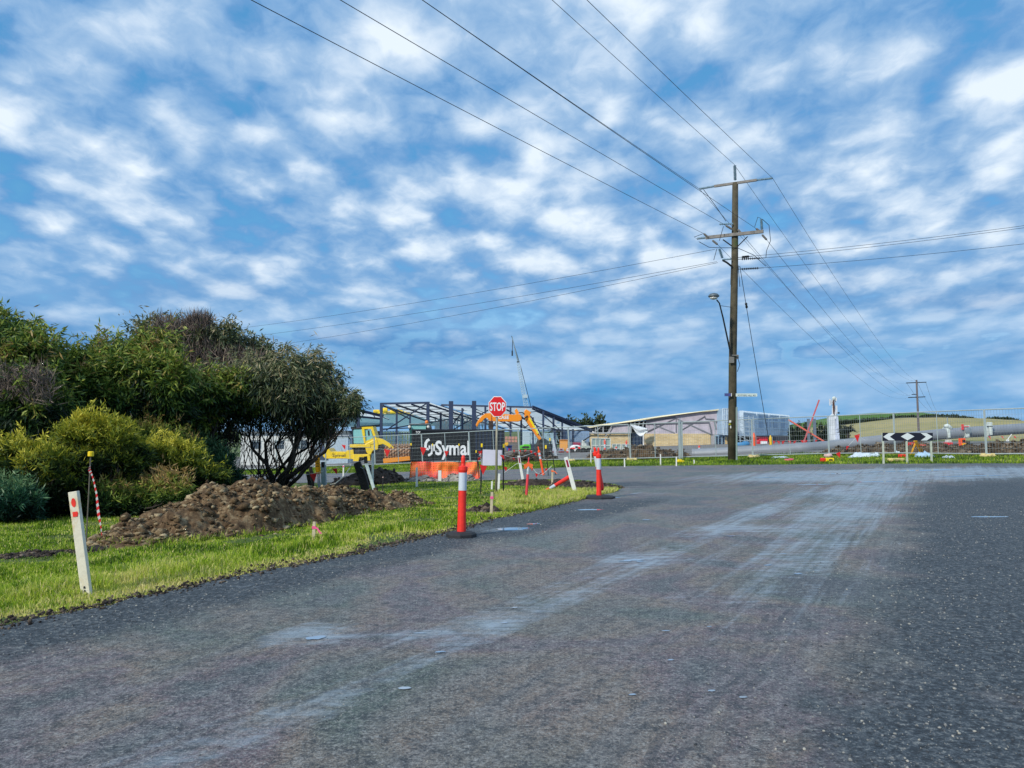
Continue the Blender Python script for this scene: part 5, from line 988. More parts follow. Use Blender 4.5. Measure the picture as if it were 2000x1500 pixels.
for dy in (0, 1.6): MB().pxprism([(733, 856), (746, 857), (760, 865), (773, 878), (768, 881), (757, 872), (748, 867), (740, 869), (736, 874), (733, 870)], RY + dy, .3).build('front_frame', yel, o, bevel=.03)
cab_ = MB().pxprism([(706, 838), (706, 834), (728, 833), (735, 857), (713, 868), (713, 862), (730, 855), (724.5, 838), (711.5, 838), (714, 864), (711, 866)], RY, 1.5).build('cab_frame', yel, o)
MB().pxprism([(687, 838), (707, 838), (712, 866), (689, 866)], RY + .05, .05).build('cab_glass', glass, o); MB().pxprism([(712, 839), (724, 839), (729, 855), (714, 862)], RY + .1, .05).build('cab_glass', glass, o)
MB().pxprism([(686, 836), (708, 834), (708, 838), (686, 839)], RY, 1.6).build('cab_roof', mat('cab_roof_black', S(40, 42, 44), .6), o, bevel=.03); MB().pxprism([(687, 838), (688.5, 838), (690, 868), (688, 868)], RY, .06).build('cab_pillar', blk, o); MB().pxprism([(718, 841), (721, 841), (722, 850), (719, 851)], RY + .07, .02).build('seat_back', blackp, o)
for cxp, cyp, rr in ((702, 884, .62), (744, 888, .72)):
    c = at(cxp, cyp, RY + .35); w_ = MB().lathe(c, [(rr * .5, -.25), (rr * .93, -.25), (rr, -.15), (rr, .25), (rr * .93, .35), (rr * .5, .35)], 26, (0, 1, 0)).build('wheel', tyre, o); MB().lathe(c + Vector((0, -.3, 0)), [(.05, 0), (rr * .45, .03), (rr * .5, .08)], 16, (0, 1, 0)).build('rim', blackp, w_)
    T = MB()
    for k in range(20): a = k * math.tau / 20; T.beam(c + Vector((math.cos(a) * rr * 1.0, -.24, math.sin(a) * rr * 1.0)), c + Vector((math.cos(a + .15) * rr * 1.0, .34, math.sin(a + .15) * rr * 1.0)), .09, .06)
    T.build('tread', tyre, w_)
MB().pxprism([(728, 872), (758, 873), (757, 903), (728, 904)], RY + .9, 1.0).build('rear_tyre', tyre, o, bevel=.1)
c0, c1_ = at(752, 886, RY + .5), at(804, 885, RY + .5); T = MB().lathe(c0, [(.3, 0), (.62, .03), (.64, .1), (.64, (c1_ - c0).length - .1), (.62, (c1_ - c0).length - .03), (.3, (c1_ - c0).length)], 26, (c1_ - c0)); T.build('drum', drumm, o)
T = MB(); ax = (c1_ - c0).normalized(); a0 = ax.orthogonal().normalized(); a1 = ax.cross(a0)
for i in range(10):
    for k in range(16):
        t = (k + .5 * (i % 2)) * math.tau / 16; n_ = a0 * math.cos(t) + a1 * math.sin(t); p = c0 + ax * (.15 + i * ((c1_ - c0).length - .3) / 9); T.beam(p + n_ * .6, p + n_ * .76, .16, .13, side=ax, taper=.7)
T.build('drum_pads', mat('pad_rust', S(176, 146, 120), .5, .3, var=.3, scale=3), o)
MB().pxprism([(748, 896), (800, 891), (801, 899), (749, 905)], RY - .35, .25).build('scraper_bar', yel2, o, bevel=.02)
T = MB(); textmb(T, 'Symal', at(649, 892, RY - .02), (1, 0, 0), (0, 0, 1), .22, ext=0, width=1.0, nrm=Vector((0, -1, 0))); T.build('lettering', mat('roller_text', S(70, 56, 30), .6), o)
T = MB(); textmb(T, 'Symal', at(716.5, 869.5, RY - .07), (1, 0, .12), (0, 0, 1), .1, ext=0, width=.5, nrm=Vector((0, -1, 0))); T.build('lettering', mat('roller_text', S(70, 56, 30), .6), o)

# ------------------------------------------------------------------ steel frame shed
def translucent_mat(name, rgb, k=.75):
    m = bpy.data.materials.new(name); m.use_nodes = True; t = m.node_tree; b = t.nodes['Principled BSDF']; b.inputs['Base Color'].default_value = C4(rgb); b.inputs['Roughness'].default_value = .5
    tr = nd(t, 'ShaderNodeBsdfTranslucent'); tr.inputs[0].default_value = C4(rgb); mx = nd(t, 'ShaderNodeMixShader'); mx.inputs[0].default_value = k; t.links.new(b.outputs[0], mx.inputs[1]); t.links.new(tr.outputs[0], mx.inputs[2]); t.links.new(mx.outputs[0], t.nodes['Material Output'].inputs[0]); return m
steel = mat('steel_navy', S(50, 64, 92), .5, .2, var=.12, scale=1); roofw = translucent_mat('roof_sheeting', S(232, 236, 232)); teals = mat('teal_sheet', S(126, 164, 168), .5, .2, var=.12, scale=.5)
studs = mat('light_steel_stud', S(176, 206, 216), .4, .4, var=.15)
b = onx(880, 92); sh = thing('steel_shed', 'half built steel frame shed with navy columns and a pale roof', 'building under construction', b)
def quad(a_, th=.03): return MB().add([at(*p) for p in a_], [(0, 1, 2, 3)])   # thin translucent sheeting
def rib_quad(a_, n, name, m_, par, sz=.14, dz=-.12, along=0):
    P = [at(*p) for p in a_]; T = MB()
    for k in range(n + 1):
        t = k / n
        if along == 0: p, q = P[0].lerp(P[3], t), P[1].lerp(P[2], t)
        else: p, q = P[0].lerp(P[1], t), P[3].lerp(P[2], t)
        T.beam(p + Vector((0, 0, dz)), q + Vector((0, 0, dz)), sz, sz)
    return T.build(name, m_, par)
R1 = [(745, 787, 88), (836, 785, 84), (962, 828, 112), (862, 829, 118)]; rf = quad(R1).build('roof_sheet', roofw, sh); rib_quad(R1, 9, 'purlins', mat('purlin_grey', S(120, 124, 130), .5, .3), sh, .08)
rib_quad(R1, 3, 'rafters', steel, sh, .2, -.25, along=1); MB().beam(at(744, 788.5, 87.8), at(838, 786.5, 83.8), .22, .2).build('eave_beam', steel, sh)
R3 = [(862, 789, 98), (1040, 794, 96), (1156, 839, 102), (1000, 840, 128)]; quad(R3).build('roof_sheet', roofw, sh); rib_quad(R3, 6, 'purlins', mat('purlin_grey', S(120, 124, 130), .5, .3), sh, .09); rib_quad(R3, 3, 'rafters', steel, sh, .2, -.28, along=1)
MB().beam(at(862, 791, 97.8), at(1041, 795.5, 95.8), .22, .2).beam(at(1040, 794, 95.8), at(1157, 840, 101.8), .28, .2).beam(at(1046, 802, 95.9), at(1120, 833, 100.8), .22, .2).build('eave_beam', steel, sh)
def col(px, tp, Y, w, nm='column'):
    p = at(px, tp, Y); bb = onx(px, Y); return MB().box((p.x, Y, (p.z + bb.z) / 2), (w, w, p.z - bb.z)).build(nm, steel, sh)
for q in [(745, 787, 87.7, .42), (775, 799, 98, .32), (801, 810, 108, .32), (836, 785, 83.6, .46), (861, 792, 97, .34), (881, 783.5, 82, .62), (903, 797, 96, .34), (926, 783, 82, .62), (948, 792, 95, .34), (961, 789, 95, .36), (997, 793, 95.3, .34), (1018, 818, 97, .34), (1061, 803, 96, .34), (1081, 811, 98, .36), (1098, 818, 99, .3), (1119, 838, 100, .34), (1041, 815, 96, .3), (1102, 840, 98, .4), (1083, 840, 94, .4)]: col(q[0], q[1], q[2], q[3] * .72)
T = MB()
for p, q in [((747, 791, 87.5), (800, 818, 100)), ((833, 788, 83.5), (755, 840, 90)), ((748, 839, 87), (905, 815, 104)), ((748, 838, 87), (820, 835, 100)), ((880, 842, 97), (961, 797, 95)), ((906, 800, 96), (880, 835, 97)), ((960, 800, 95), (1000, 838, 96)), ((985, 795, 95), (962, 835, 95)), ((926, 803, 82), (1000, 832, 95)), ((862, 797, 98), (960, 824, 100)), ((1062, 812, 96), (1100, 845, 98)), ((1010, 812, 95), (1062, 838, 96)), ((745, 848, 87), (1000, 840, 96)), ((1040, 836, 96), (1156, 843, 101)), ((1094, 850, 98), (1110, 872, 98))]: T.beam(at(*p), at(*q), .13, .13)
T.build('bracing', steel, sh)
for xa, xb, ya, yb_, Y, st_x in ((747, 818, 842, 878, 100, 5.2), (850, 950, 818, 842, 104, 6.2), (1036, 1090, 846, 866, 100, 5.0)):
    T = MB(); k = 0; px = xa
    while px <= xb:
        T.beam(at(px, ya, Y), at(px, yb_, Y), .14, .1)
        if k % 2 == 0: T.beam(at(px, ya, Y), at(px + st_x, yb_ - 4, Y), .12, .08)
        px += st_x; k += 1
    for y in (ya, (ya + yb_) / 2, yb_): T.beam(at(xa, y, Y - .1), at(xb, y, Y - .1), .12, .1)
    T.build('stud_wall', studs, sh)
MB().pxprism([(850, 838), (850, 822), (882, 822), (882, 838)], 106, .1).pxprism([(905, 838), (905, 816), (935, 816), (935, 838)], 108, .1).build('wall_sheet', mat('pale_sheet', S(190, 200, 204), .5), sh)
MB().pxprism([(745, 905), (745, 872), (830, 874), (830, 905)], 112, .2).pxprism([(1035, 900), (1035, 866), (1088, 866), (1088, 900)], 112, .2).build('inner_wall', mat('dull_wall', S(122, 126, 130), .7), sh)
# left wing
b = onx(700, 105); lw = thing('teal_roof_shed', 'long shed with a teal roof and pale underside behind the roller', 'building under construction', b)
R4 = [(640, 786, 92), (746, 812, 97), (760, 818, 112), (600, 800, 112)]; quad(R4).build('roof_sheet', roofw, lw); rib_quad(R4, 6, 'purlins', mat('purlin_grey', S(120, 124, 130), .5, .3), lw, .1, along=1); MB().beam(at(640, 786, 91.8), at(748, 813, 96.8), .34, .3).beam(at(620, 806, 95), at(744, 818, 99), .26, .2).build('eave_beam', steel, lw)
RT = [(640, 834, 106), (850, 832, 106), (868, 808, 138), (700, 808, 138)]; quad(RT).build('teal_roof', teals, lw); rib_quad(RT, 14, 'roof_seams', mat('teal_seam', S(96, 134, 142), .5), lw, .07, .16)
for px, tp, Y in [(640, 788, 92), (700, 800, 94), (640, 834, 106), (690, 834, 106), (745, 834, 106), (600, 803, 108)]: p = at(px, tp, Y); bb = onx(px, Y); MB().box((p.x, Y, (p.z + bb.z) / 2), (.34, .34, p.z - bb.z)).build('column', steel, lw)
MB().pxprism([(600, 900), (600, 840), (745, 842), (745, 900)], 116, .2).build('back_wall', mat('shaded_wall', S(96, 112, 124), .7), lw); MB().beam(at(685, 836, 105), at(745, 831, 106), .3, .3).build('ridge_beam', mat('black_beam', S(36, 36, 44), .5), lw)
wool = mat('yellow_wool', S(240, 204, 60), .9, var=.15, scale=2, bump=.8, bscale=5)
for i, (px, py, r) in enumerate([(735, 804, .32), (751, 801.5, .42), (768, 804.5, .36), (782, 803.5, .46), (744, 806, .3), (795, 806.5, .28)]):
    c = at(px, py, 134); tag(MB().lathe(c + Vector((-.5, 0, 0)), [(r * .3, 0), (r, .02), (r * 1.05, .5), (r, 1.0), (r * .3, 1.02)], 14, (1, 0, .04)).build('insulation_roll', wool), ['leftmost small yellow roll on the teal roof', 'large yellow roll on the teal roof just right of the corner column', 'yellow roll between the two large ones on the teal roof', 'largest yellow roll on the teal roof', 'low yellow roll tucked under the corner column', 'rightmost flat yellow roll on the teal roof'][i], 'insulation roll', 'yellow insulation rolls on the roof')
b = onx(760, 134); tag(MB().pxprism([(722, 809), (736, 801), (770, 803), (810, 808), (812, 810)], 135, 1.5).build('insulation_blanket', mat('cream_blanket', S(226, 206, 140), .9)), 'cream insulation blanket draped under the yellow rolls', 'blanket')
# white site wall behind the trunks
b = onx(560, 74); o = thing('site_hut', 'long white site hut seen through the bare trunks', 'site hut', b); hx0, hx1 = at(470, 870, 74).x, at(630, 870, 74).x; zt = at(560, 846, 74).z
MB().box(((hx0 + hx1) / 2, 75.2, (zt + b.z) / 2), (hx1 - hx0, 2.4, zt - b.z)).build('wall', mat('hut_white', S(206, 210, 208), .6, var=.06, scale=.5), o); MB().box(((hx0 + hx1) / 2, 75.1, zt + .08), (hx1 - hx0 + .3, 2.8, .16)).build('roof', mat('hut_roof', S(150, 158, 164), .5), o)
for px in (500, 545, 590): p = at(px, 868, 73.97); MB().box((p.x, 73.97, p.z), (.9, .05, .8)).build('window', mat('hut_window', S(60, 74, 88), .2), o)
o2 = thing('site_hut', 'small blue white site hut between the white one and the roller', 'site hut', onx(650, 70)); bb = onx(650, 70); p = at(650, 852, 70); MB().box((bb.x, 71, (p.z + bb.z) / 2), (3.0, 2, p.z - bb.z)).build('wall', mat('hut_blue', S(170, 190, 206), .6), o2); MB().box((bb.x, 71, p.z + .06), (3.2, 2.2, .12)).build('roof', mat('hut_roof', S(150, 158, 164), .5), o2); MB().box((bb.x - .7, 69.97, p.z - 1.2), (.8, .05, 1.9)).build('door', steel, o2)
# ------------------------------------------------------------------ crane far behind
b = onx(1034, 135); o = thing('crane', 'tall thin white lattice crane boom rising behind the stop sign', 'crane', b); cw = mat('crane_white', S(176, 196, 206), .5, var=.1); A, B_ = at(1031, 812, 135), at(1012, 708, 135); T = MB(); ax = (B_ - A).normalized(); sx = Vector((ax.z, 0, -ax.x)); sy = Vector((0, 1, 0)); cs = [(-1, -1), (1, -1), (1, 1), (-1, 1)]; n = 22
def lat(i, c): w_ = .38 * (1 - .35 * i / n); return A.lerp(B_, i / n) + sx * c[0] * w_ + sy * c[1] * w_
for i in range(n):
    for j, c in enumerate(cs): T.beam(lat(i, c), lat(i + 1, c), .06); T.beam(lat(i, c), lat(i + 1, cs[(j + 1) % 4]), .045); T.beam(lat(i, c), lat(i, cs[(j + 1) % 4]), .04)
T.build('lattice_boom', cw, o); MB().beam(at(1012, 708, 135), at(1000, 657, 135), .22, .22, taper=.6).build('jib', mat('crane_grey', S(120, 140, 150), .5), o); MB().tube([at(1001, 663, 135), at(1000.5, 695, 135)], .06, 5).build('hoist_rope', wirem, o); MB().box(at(1000.5, 690, 135), (.25, .25, .9)).build('hook_block', dkmet, o)
MB().tube([at(999, 656, 135.4), at(1018, 720, 135.6), at(1040, 806, 136)], .045, 4).build('pendant', wirem, o); MB().box(at(1026, 774, 134.6), (.8, .6, .6)).build('boom_joint', cw, o); MB().box((b.x + .3, 136, b.z + 1.6), (3, 6, 3.2)).build('machine_house', cw, o, bevel=.1); MB().box(at(1012, 707, 135), (.5, .4, .16)).build('head_sheave', dkmet, o)

# ------------------------------------------------------------------ excavator
EY = 66.0; org = mat('machine_orange_paint', S(244, 146, 30), .4, var=.05); b = onx(1062, EY + 1); o = thing('excavator', 'orange excavator with its long arm raised level behind the stop sign', 'excavator', b)
MB().pxprism([(936, 826), (931.5, 834), (929, 830), (933, 822), (940, 813), (947, 808), (960, 806), (960, 823), (956, 821.5), (951, 816), (947, 817), (941, 824)], EY, .55).build('quick_hitch', org, o, bevel=.03)
MB().pxprism([(960, 807), (1004, 810), (1010, 808), (1016, 809), (1020, 815), (1018, 821), (1012, 823.5), (962, 823)], EY - .05, .65).build('stick', org, o, bevel=.04)
MB().pxprism([(1005, 801), (1009, 797.5), (1014, 806), (1012, 809), (1007, 808)], EY + .1, .4).build('ram_bracket', org, o, bevel=.02)
MB().pxprism([(1024, 802), (1027, 799), (1031, 801), (1038, 806), (1035, 810), (1036, 815), (1044, 830), (1053, 848), (1058, 857), (1053, 860), (1046, 850), (1038, 838), (1027, 822), (1024, 812)], EY - .05, .7).build('boom', org, o, bevel=.05)
MB().beam(at(1034, 817, EY - .12), at(1051, 847, EY - .12), .16, .14).build('boom_ram', mat('ram_yellow', S(250, 220, 20), .4), o)
MB().tube([at(1019, 814, EY - .1), at(1024, 818, EY - .25), at(1030, 812, EY - .1)], .07, 6).build('pivot_hose', blackp, o); T = MB()
T.tube([at(1018, 822, EY - .1), at(1020, 830, EY - .2), at(1026, 834, EY - .2), at(1032, 830, EY - .1)], .05, 5); T.build('hose', blackp, o)
MB().tube([at(1014, 806, EY), at(1020, 806, EY - .1), at(1025, 809, EY)], .05, 5).build('hose', blackp, o); MB().tube([at(1036, 812, EY - .12), at(1048, 832, EY - .15), at(1058, 852, EY - .1)], .05, 5).build('hose', blackp, o)
MB().pxprism([(1052, 858), (1064, 856), (1072, 862), (1074, 884), (1046, 884), (1048, 868)], EY + .2, 2.4).build('machine_body', mat('engine_dark', S(50, 48, 46), .7, var=.3, scale=3), o, bevel=.08)
MB().pxprism([(1058, 866), (1066, 857), (1072, 862), (1072, 872), (1060, 874)], EY + .15, .05).build('cab_glass', mat('dark_glass', S(60, 74, 80), .15), o)
for yy in (EY + .3, EY + 2.0): MB().pxprism([(1042, 886), (1046, 882), (1076, 882), (1080, 886), (1078, 895), (1044, 895)], yy, .5).build('track', tyre, o, bevel=.08)
T = MB(); textmb(T, 'CASE', at(973, 818.3, EY - .08), (1, 0, 0), (0, 0, 1), .27, ext=0, bold=.025, width=.92, nrm=Vector((0, -1, 0))); T.build('lettering', wht, o)
MB().pxprism([(954, 823), (963, 823), (963, 838), (955, 838)], EY + .1, .4).build('bucket_link', mat('link_dark', S(62, 50, 44), .6, var=.3, scale=5), o)

# ------------------------------------------------------------------ brick building on the right
brick = bpy.data.materials.new('buff_brick'); brick.use_nodes = True; t_ = brick.node_tree; bs = t_.nodes['Principled BSDF']; geo = nd(t_, 'ShaderNodeNewGeometry'); br = nd(t_, 'ShaderNodeTexBrick'); mp_ = nd(t_, 'ShaderNodeMapping'); mp_.inputs['Rotation'].default_value = (math.pi / 2, 0, 0); t_.links.new(geo.outputs['Position'], mp_.inputs[0]); t_.links.new(mp_.outputs[0], br.inputs[0])
br.inputs['Scale'].default_value = 1.0; br.inputs['Brick Width'].default_value = .6; br.inputs['Row Height'].default_value = .2; br.inputs['Mortar Size'].default_value = .02; br.inputs['Color1'].default_value = C4(S(196, 176, 134)); br.inputs['Color2'].default_value = C4(S(170, 150, 112)); br.inputs['Mortar'].default_value = C4(S(210, 200, 170)); t_.links.new(mixc(t_, .35, br.outputs[0], ramp(t_, noise(t_, geo.outputs['Position'], .9, 5, .7), [(.35, S(160, 140, 100)), (.65, S(206, 188, 150))])), bs.inputs['Base Color']); bs.inputs['Roughness'].default_value = .9
wrap = mat('building_wrap', S(176, 170, 184), .6, var=.14, scale=.9, bump=.6, bscale=2.5); roofc = mat('roof_edge_cream', S(238, 228, 190), .6, var=.06); trussm = mat('truss_grey', S(176, 180, 184), .5, .2); shade_in = mat('interior_shade', S(42, 44, 50), .8)
b = onx(1290, 104); bd = thing('brick_building', 'half finished buff brick building with grey wrap under a sloping roof', 'building under construction', b)
def fy(px): return 112 - (px - 1150) * (16.0 / 262)        # the front wall comes nearer to the right
def fq(pts, dep, name, m_, off=0.0, par=None): return MB().prism([at(x, y, fy(x) + off) for x, y in pts], (0, dep, 0)).build(name, m_, par or bd)
fq([(1152, 893), (1152, 847), (1232, 847), (1232, 893)], .3, 'brick_wall', brick, .5); fq([(1258, 893), (1258, 847), (1388, 847), (1388, 893)], .3, 'brick_wall', brick, 0)
fq([(1256.5, 893), (1256.5, 846), (1258, 846), (1258, 893)], .5, 'door_jamb', mat('jamb_white', S(220, 220, 220), .5), -.1)
dr = fq([(1232, 893), (1232, 846), (1257, 846), (1257, 893)], .1, 'glass_door', mat('door_glass', S(36, 50, 74), .12), .9)
T = MB()
for x in (1238, 1245, 1251): T.beam(at(x, 848, fy(x) + .8), at(x, 890, fy(x) + .8), .1)
T.beam(at(1232, 870, fy(1240) + .8), at(1256, 870, fy(1240) + .8), .12); T.build('glazing_bar', mat('bar_blue', S(70, 86, 110), .4), dr)
fq([(1186, 846), (1192, 838), (1200, 829), (1228, 827), (1232, 846)], .15, 'wall_wrap', wrap, .2)
fq([(1262, 847), (1262, 820), (1320, 810), (1412, 799.5), (1412, 849), (1388, 848.5)], .25, 'wall_wrap', wrap, .05)
fq([(1118, 838.5), (1180, 828.5), (1230, 822.5), (1238, 821), (1320, 808.5), (1413, 798), (1413, 800), (1320, 811), (1230, 825), (1180, 831), (1118, 841)], 9, 'roof', roofc, -.6)
fq([(1120, 845.5), (1120, 841), (1180, 831), (1262, 821), (1262, 846)], .1, 'roof_shade_panel', shade_in, 2.0)  # dark panel that paints the shade of the open roof space
T = MB()
for p, q in [((1120, 845.5), (1232, 845.5)), ((1130, 845), (1148, 836)), ((1148, 836), (1148, 845)), ((1160, 845), (1178, 830)), ((1178, 830), (1178, 845)), ((1163, 834), (1163, 845)), ((1148, 836), (1160, 845)), ((1182, 853), (1196, 830)), ((1240, 822), (1240, 832)), ((1250, 821), (1247, 832)), ((1258, 820), (1255, 836)), ((1232, 846), (1232, 824))]: T.beam(at(*p, fy(p[0]) - .2), at(*q, fy(q[0]) - .2), .16, .12)
T.build('roof_truss', trussm, bd)
T = MB()
for p, q in [((1264, 843), (1321, 817)), ((1276, 829), (1318, 846)), ((1321, 817), (1321, 845)), ((1322, 818), (1388, 848)), ((1330, 841), (1376, 814)), ((1262, 828), (1385, 825)), ((1385, 825), (1390, 848)), ((1376, 812), (1378, 818)), ((1378, 818), (1394, 819)), ((1394, 819), (1398, 838)), ((1398, 824), (1412, 824)), ((1262, 824), (1320, 815))]: T.beam(at(*p, fy(p[0]) - .12), at(*q, fy(q[0]) - .12), .14, .1)
T.build('wall_brace', mat('brace_grey', S(100, 104, 114), .5), bd)
wn = fq([(1397, 875), (1397, 851), (1416, 851), (1416, 875)], .1, 'window', mat('win_dark', S(40, 54, 76), .12), -.05); T = MB()
for x in (1397, 1403, 1410, 1416): T.beam(at(x, 851, fy(x) - .12), at(x, 875, fy(x) - .12), .11)
T.beam(at(1396.5, 875, fy(1397) - .12), at(1416.5, 875, fy(1416) - .12), .2).beam(at(1396.5, 851, fy(1397) - .12), at(1416.5, 851, fy(1416) - .12), .12); T.build('window_frame', mat('bar_white_blue', S(140, 170, 196), .4), wn)
fq([(1388, 893), (1388, 848), (1424, 850), (1424, 893)], .2, 'lower_wall', mat('grey_block_wall', S(150, 152, 158), .8), .1); fq([(1417, 883), (1417, 853), (1420, 853), (1422, 883)], .3, 'timber_post', mat('timber_tan', S(186, 160, 110), .8), -.4)
fq([(1258, 893), (1258, 880), (1424, 880), (1424, 893)], .2, 'footing', mat('footing_grey', S(160, 160, 164), .8), -.12)
# torn sheet
T = MB(); V = []; n1, n2 = 16, 9
for j in range(n2):
    for i in range(n1):
        u, v = i / (n1 - 1), j / (n2 - 1); px = 1231 + 34 * u; top_y = 828 + 9 * u; bot_y = 832 + 20 * math.sin(math.pi * min(1, u * 1.15) * .75) ** 1.2; py = top_y + (bot_y - top_y) * v; V.append(tuple(at(px + 2 * v * (1 - u), py, 103 + .5 * math.sin(v * 9 + u * 3) * .4)))
V = np.array(V); id_ = np.arange(n1 * n2).reshape(n2, n1); sh_ = np_mesh('torn_sheet', V, np.stack([id_[:-1, :-1], id_[:-1, 1:], id_[1:, 1:], id_[1:, :-1]], -1).reshape(-1, 4), mat('torn_white', S(222, 228, 232), .7), smooth=True); sm = sh_.modifiers.new('t', 'SOLIDIFY'); sm.thickness = .03; tag(sh_, 'torn white plastic sheet sagging from the roof above the glass door', 'plastic sheet')
# blue clad upper box
blue = mat('blue_cladding', S(178, 204, 226), .45, .2, var=.1, scale=.6); b = onx(1470, 100); bx = thing('clad_upper_storey', 'pale blue ribbed upper storey behind the near power pole', 'building under construction', b)
A0, A1 = at(1411.5, 798, 94), at(1447, 800, 99); zb0 = at(1411.5, 849, 94).z
def bp(px, py, Y): return at(px, py, Y)
E = [(1411.5, 94), (1424.5, 94.5), (1447, 99), (1538, 132)]
P0, P1, P2 = at(1411.5, 798, 94), at(1424.5, 798.3, 94.4), at(1475, 803, 98.0); Q2, Q3 = at(1475, 802.5, 98), at(1538, 811, 128)
zl = at(1475, 850.5, 98).z; z3 = at(1538, 851, 128).z
MB().add([P0, P1, P1 + Vector((0, 12, 0)), P0 + Vector((0, 12, 0)), (P0.x, P0.y, zb0), (P1.x, P1.y, zb0), (P1.x, P1.y + 12, zb0), (P0.x, P0.y + 12, zb0)], [(0, 1, 2, 3), (4, 7, 6, 5), (0, 4, 5, 1), (1, 5, 6, 2), (2, 6, 7, 3), (3, 7, 4, 0)]).build('end_wall', blue, bx)
T = MB(); S0 = at(1447, 802, 99.5); zS = at(1447, 851, 99.5).z; T.add([S0, Q3, Q3 + Vector((-6, 10, 0)), S0 + Vector((-1, 12, 0)), (S0.x, S0.y, zS), (Q3.x, Q3.y, z3), (Q3.x - 6, Q3.y + 10, z3), (S0.x - 1, S0.y + 12, zS)], [(0, 1, 2, 3), (4, 7, 6, 5), (0, 4, 5, 1), (1, 5, 6, 2), (2, 6, 7, 3), (3, 7, 4, 0)]); T.build('side_wall', blue, bx)
T = MB(); dn = (Vector((Q3.x, Q3.y, 0)) - Vector((S0.x, S0.y, 0))).normalized(); nn = Vector((dn.y, -dn.x, 0))
for k in range(41):
    t = k / 40; p = S0.lerp(Q3, t) + nn * .06; zz_ = zS + (z3 - zS) * t; T.beam((p.x, p.y, zz_), (p.x, p.y, p.z), .22 if k % 10 else .5, .08)
T.build('cladding_ribs', mat('blue_rib', S(212, 228, 240), .45, .1), bx); T = MB()
for z_ in (.08, .36, .68, .97): T.beam(S0 + nn * .1 - Vector((0, 0, (S0.z - zS) * z_)), Q3 + nn * .1 - Vector((0, 0, (Q3.z - z3) * z_)), .16, .08)
T.build('cladding_rails', mat('blue_rib', S(212, 228, 240), .45), bx); T = MB()
for t in (.30, .47, .62, .80):
    p = S0.lerp(Q3, t) + nn * .1; q = S0.lerp(Q3, t + .1) + nn * .1; T.add([(p.x, p.y, zS + 1.0), (q.x, q.y, zS + 1.0), (q.x, q.y, p.z - .5), (p.x, p.y, p.z - .5)], [(0, 1, 2, 3)])
T.build('wall_openings', mat('opening_blue', S(96, 132, 176), .4), bx)
T = MB()
for k in range(5): p = P0.lerp(P1, k / 4) + Vector((0, -.05, 0)); T.beam((p.x, p.y, zb0), p, .1)
for k in range(5): z = zb0 + (P0.z - zb0) * k / 4; T.beam((P0.x, P0.y - .06, z), (P1.x, P1.y - .06, z), .09)
T.build('corner_trim', mat('blue_rib', S(186, 208, 226), .45), bx); MB().pxprism([(1425, 851), (1425, 806), (1449, 806), (1449, 851)], 100.5, .2).build('wrap_panel', wrap, bx)
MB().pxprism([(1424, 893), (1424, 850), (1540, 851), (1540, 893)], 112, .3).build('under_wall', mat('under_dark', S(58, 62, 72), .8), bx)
b = onx(1452, 90); o = thing('scaffold', 'pale scaffold frame at the corner right of the near power pole', 'scaffold', b); T = MB()
for px in (1443, 1452, 1462, 1471): T.beam(at(px, 812, 90), onx(px, 90), .08)
for py in (815, 824, 833, 842, 851, 860, 869): T.beam(at(1442, py, 90), at(1472, py + 1, 90), .07)
for k in range(5): T.beam(at(1443, 815 + k * 9, 90), at(1462, 824 + k * 9, 90), .05)
T.build('frame', mat('scaffold_pale', S(180, 196, 206), .4, .4), o)
# grey blue ribbed store and the shed roof left of the brick building
b = onx(1128, 100); o = thing('storage_container', 'pale blue ribbed container beside the brick building', 'container', b); MB().pxprism([(1100, 863), (1100, 842), (1151, 842.5), (1151, 863)], 100, 2.6).build('shell', mat('store_blue', S(136, 166, 200), .5, var=.06), o); T = MB()
for k in range(24): T.beam(at(1101.5 + k * 2.1, 843.5, 99.95), at(1101.5 + k * 2.1, 862, 99.95), .06, .05)
T.build('ribs', mat('store_rib', S(160, 186, 212), .5), o); T = MB(); T.beam(at(1100, 863, 100.2), onx(1101, 100.2), .2).beam(at(1151, 863, 100.2), onx(1151, 100.2), .2); T.build('legs', dkmet, o)
b = onx(1145, 135); o = thing('shed', 'low grey roofed shed far behind with trees above it', 'shed', b); MB().prism([at(1098, 838, 130), at(1186, 839, 130), at(1180, 832.5, 142), at(1108, 832, 142)], (0, 0, .15)).build('roof', mat('shed_roof', S(170, 184, 196), .5, .2, var=.05), o); MB().pxprism([(1100, 880), (1100, 838), (1184, 839), (1184, 880)], 131, 8).build('wall', mat('shed_wall', S(120, 134, 150), .7), o)

# ------------------------------------------------------------------ big pipe
pipem = mat('pipe_grey', S(140, 146, 154), .5, .15, var=.08, scale=1.5); pc = [(1352, 887, 50), (1400, 885, 49.6), (1467, 881.5, 49), (1540, 877.5, 48.6), (1615, 871.5, 48.2), (1700, 862.5, 48), (1770, 855, 48), (1840, 848, 48), (1920, 842.5, 48.4), (2000, 837, 49), (2120, 830, 50)]; PP = [at(*q) for q in pc]
o = thing('pipeline', 'huge grey plastic pipe rising along the fence to the right', 'pipe', PP[0]); MB().tube(PP, .335, 22, cap=False).build('pipe', pipem, o, smooth=True); MB().tube([PP[0] + Vector((.01, 0, 0)), PP[0] + (PP[1] - PP[0]) * .35], .295, 18).build('bore_shade_plug', mat('bore_shade', S(46, 48, 52), .8), o)  # dark plug in the open end paints the shade inside the pipe
for k in (0,): MB().lathe(PP[k], [(.335, 0), (.355, 0), (.355, .12), (.335, .14)], 20, (PP[1] - PP[0])).build('pipe_lip', pipem, o)
cl_m = mat('clamp_white', S(206, 216, 212), .5)
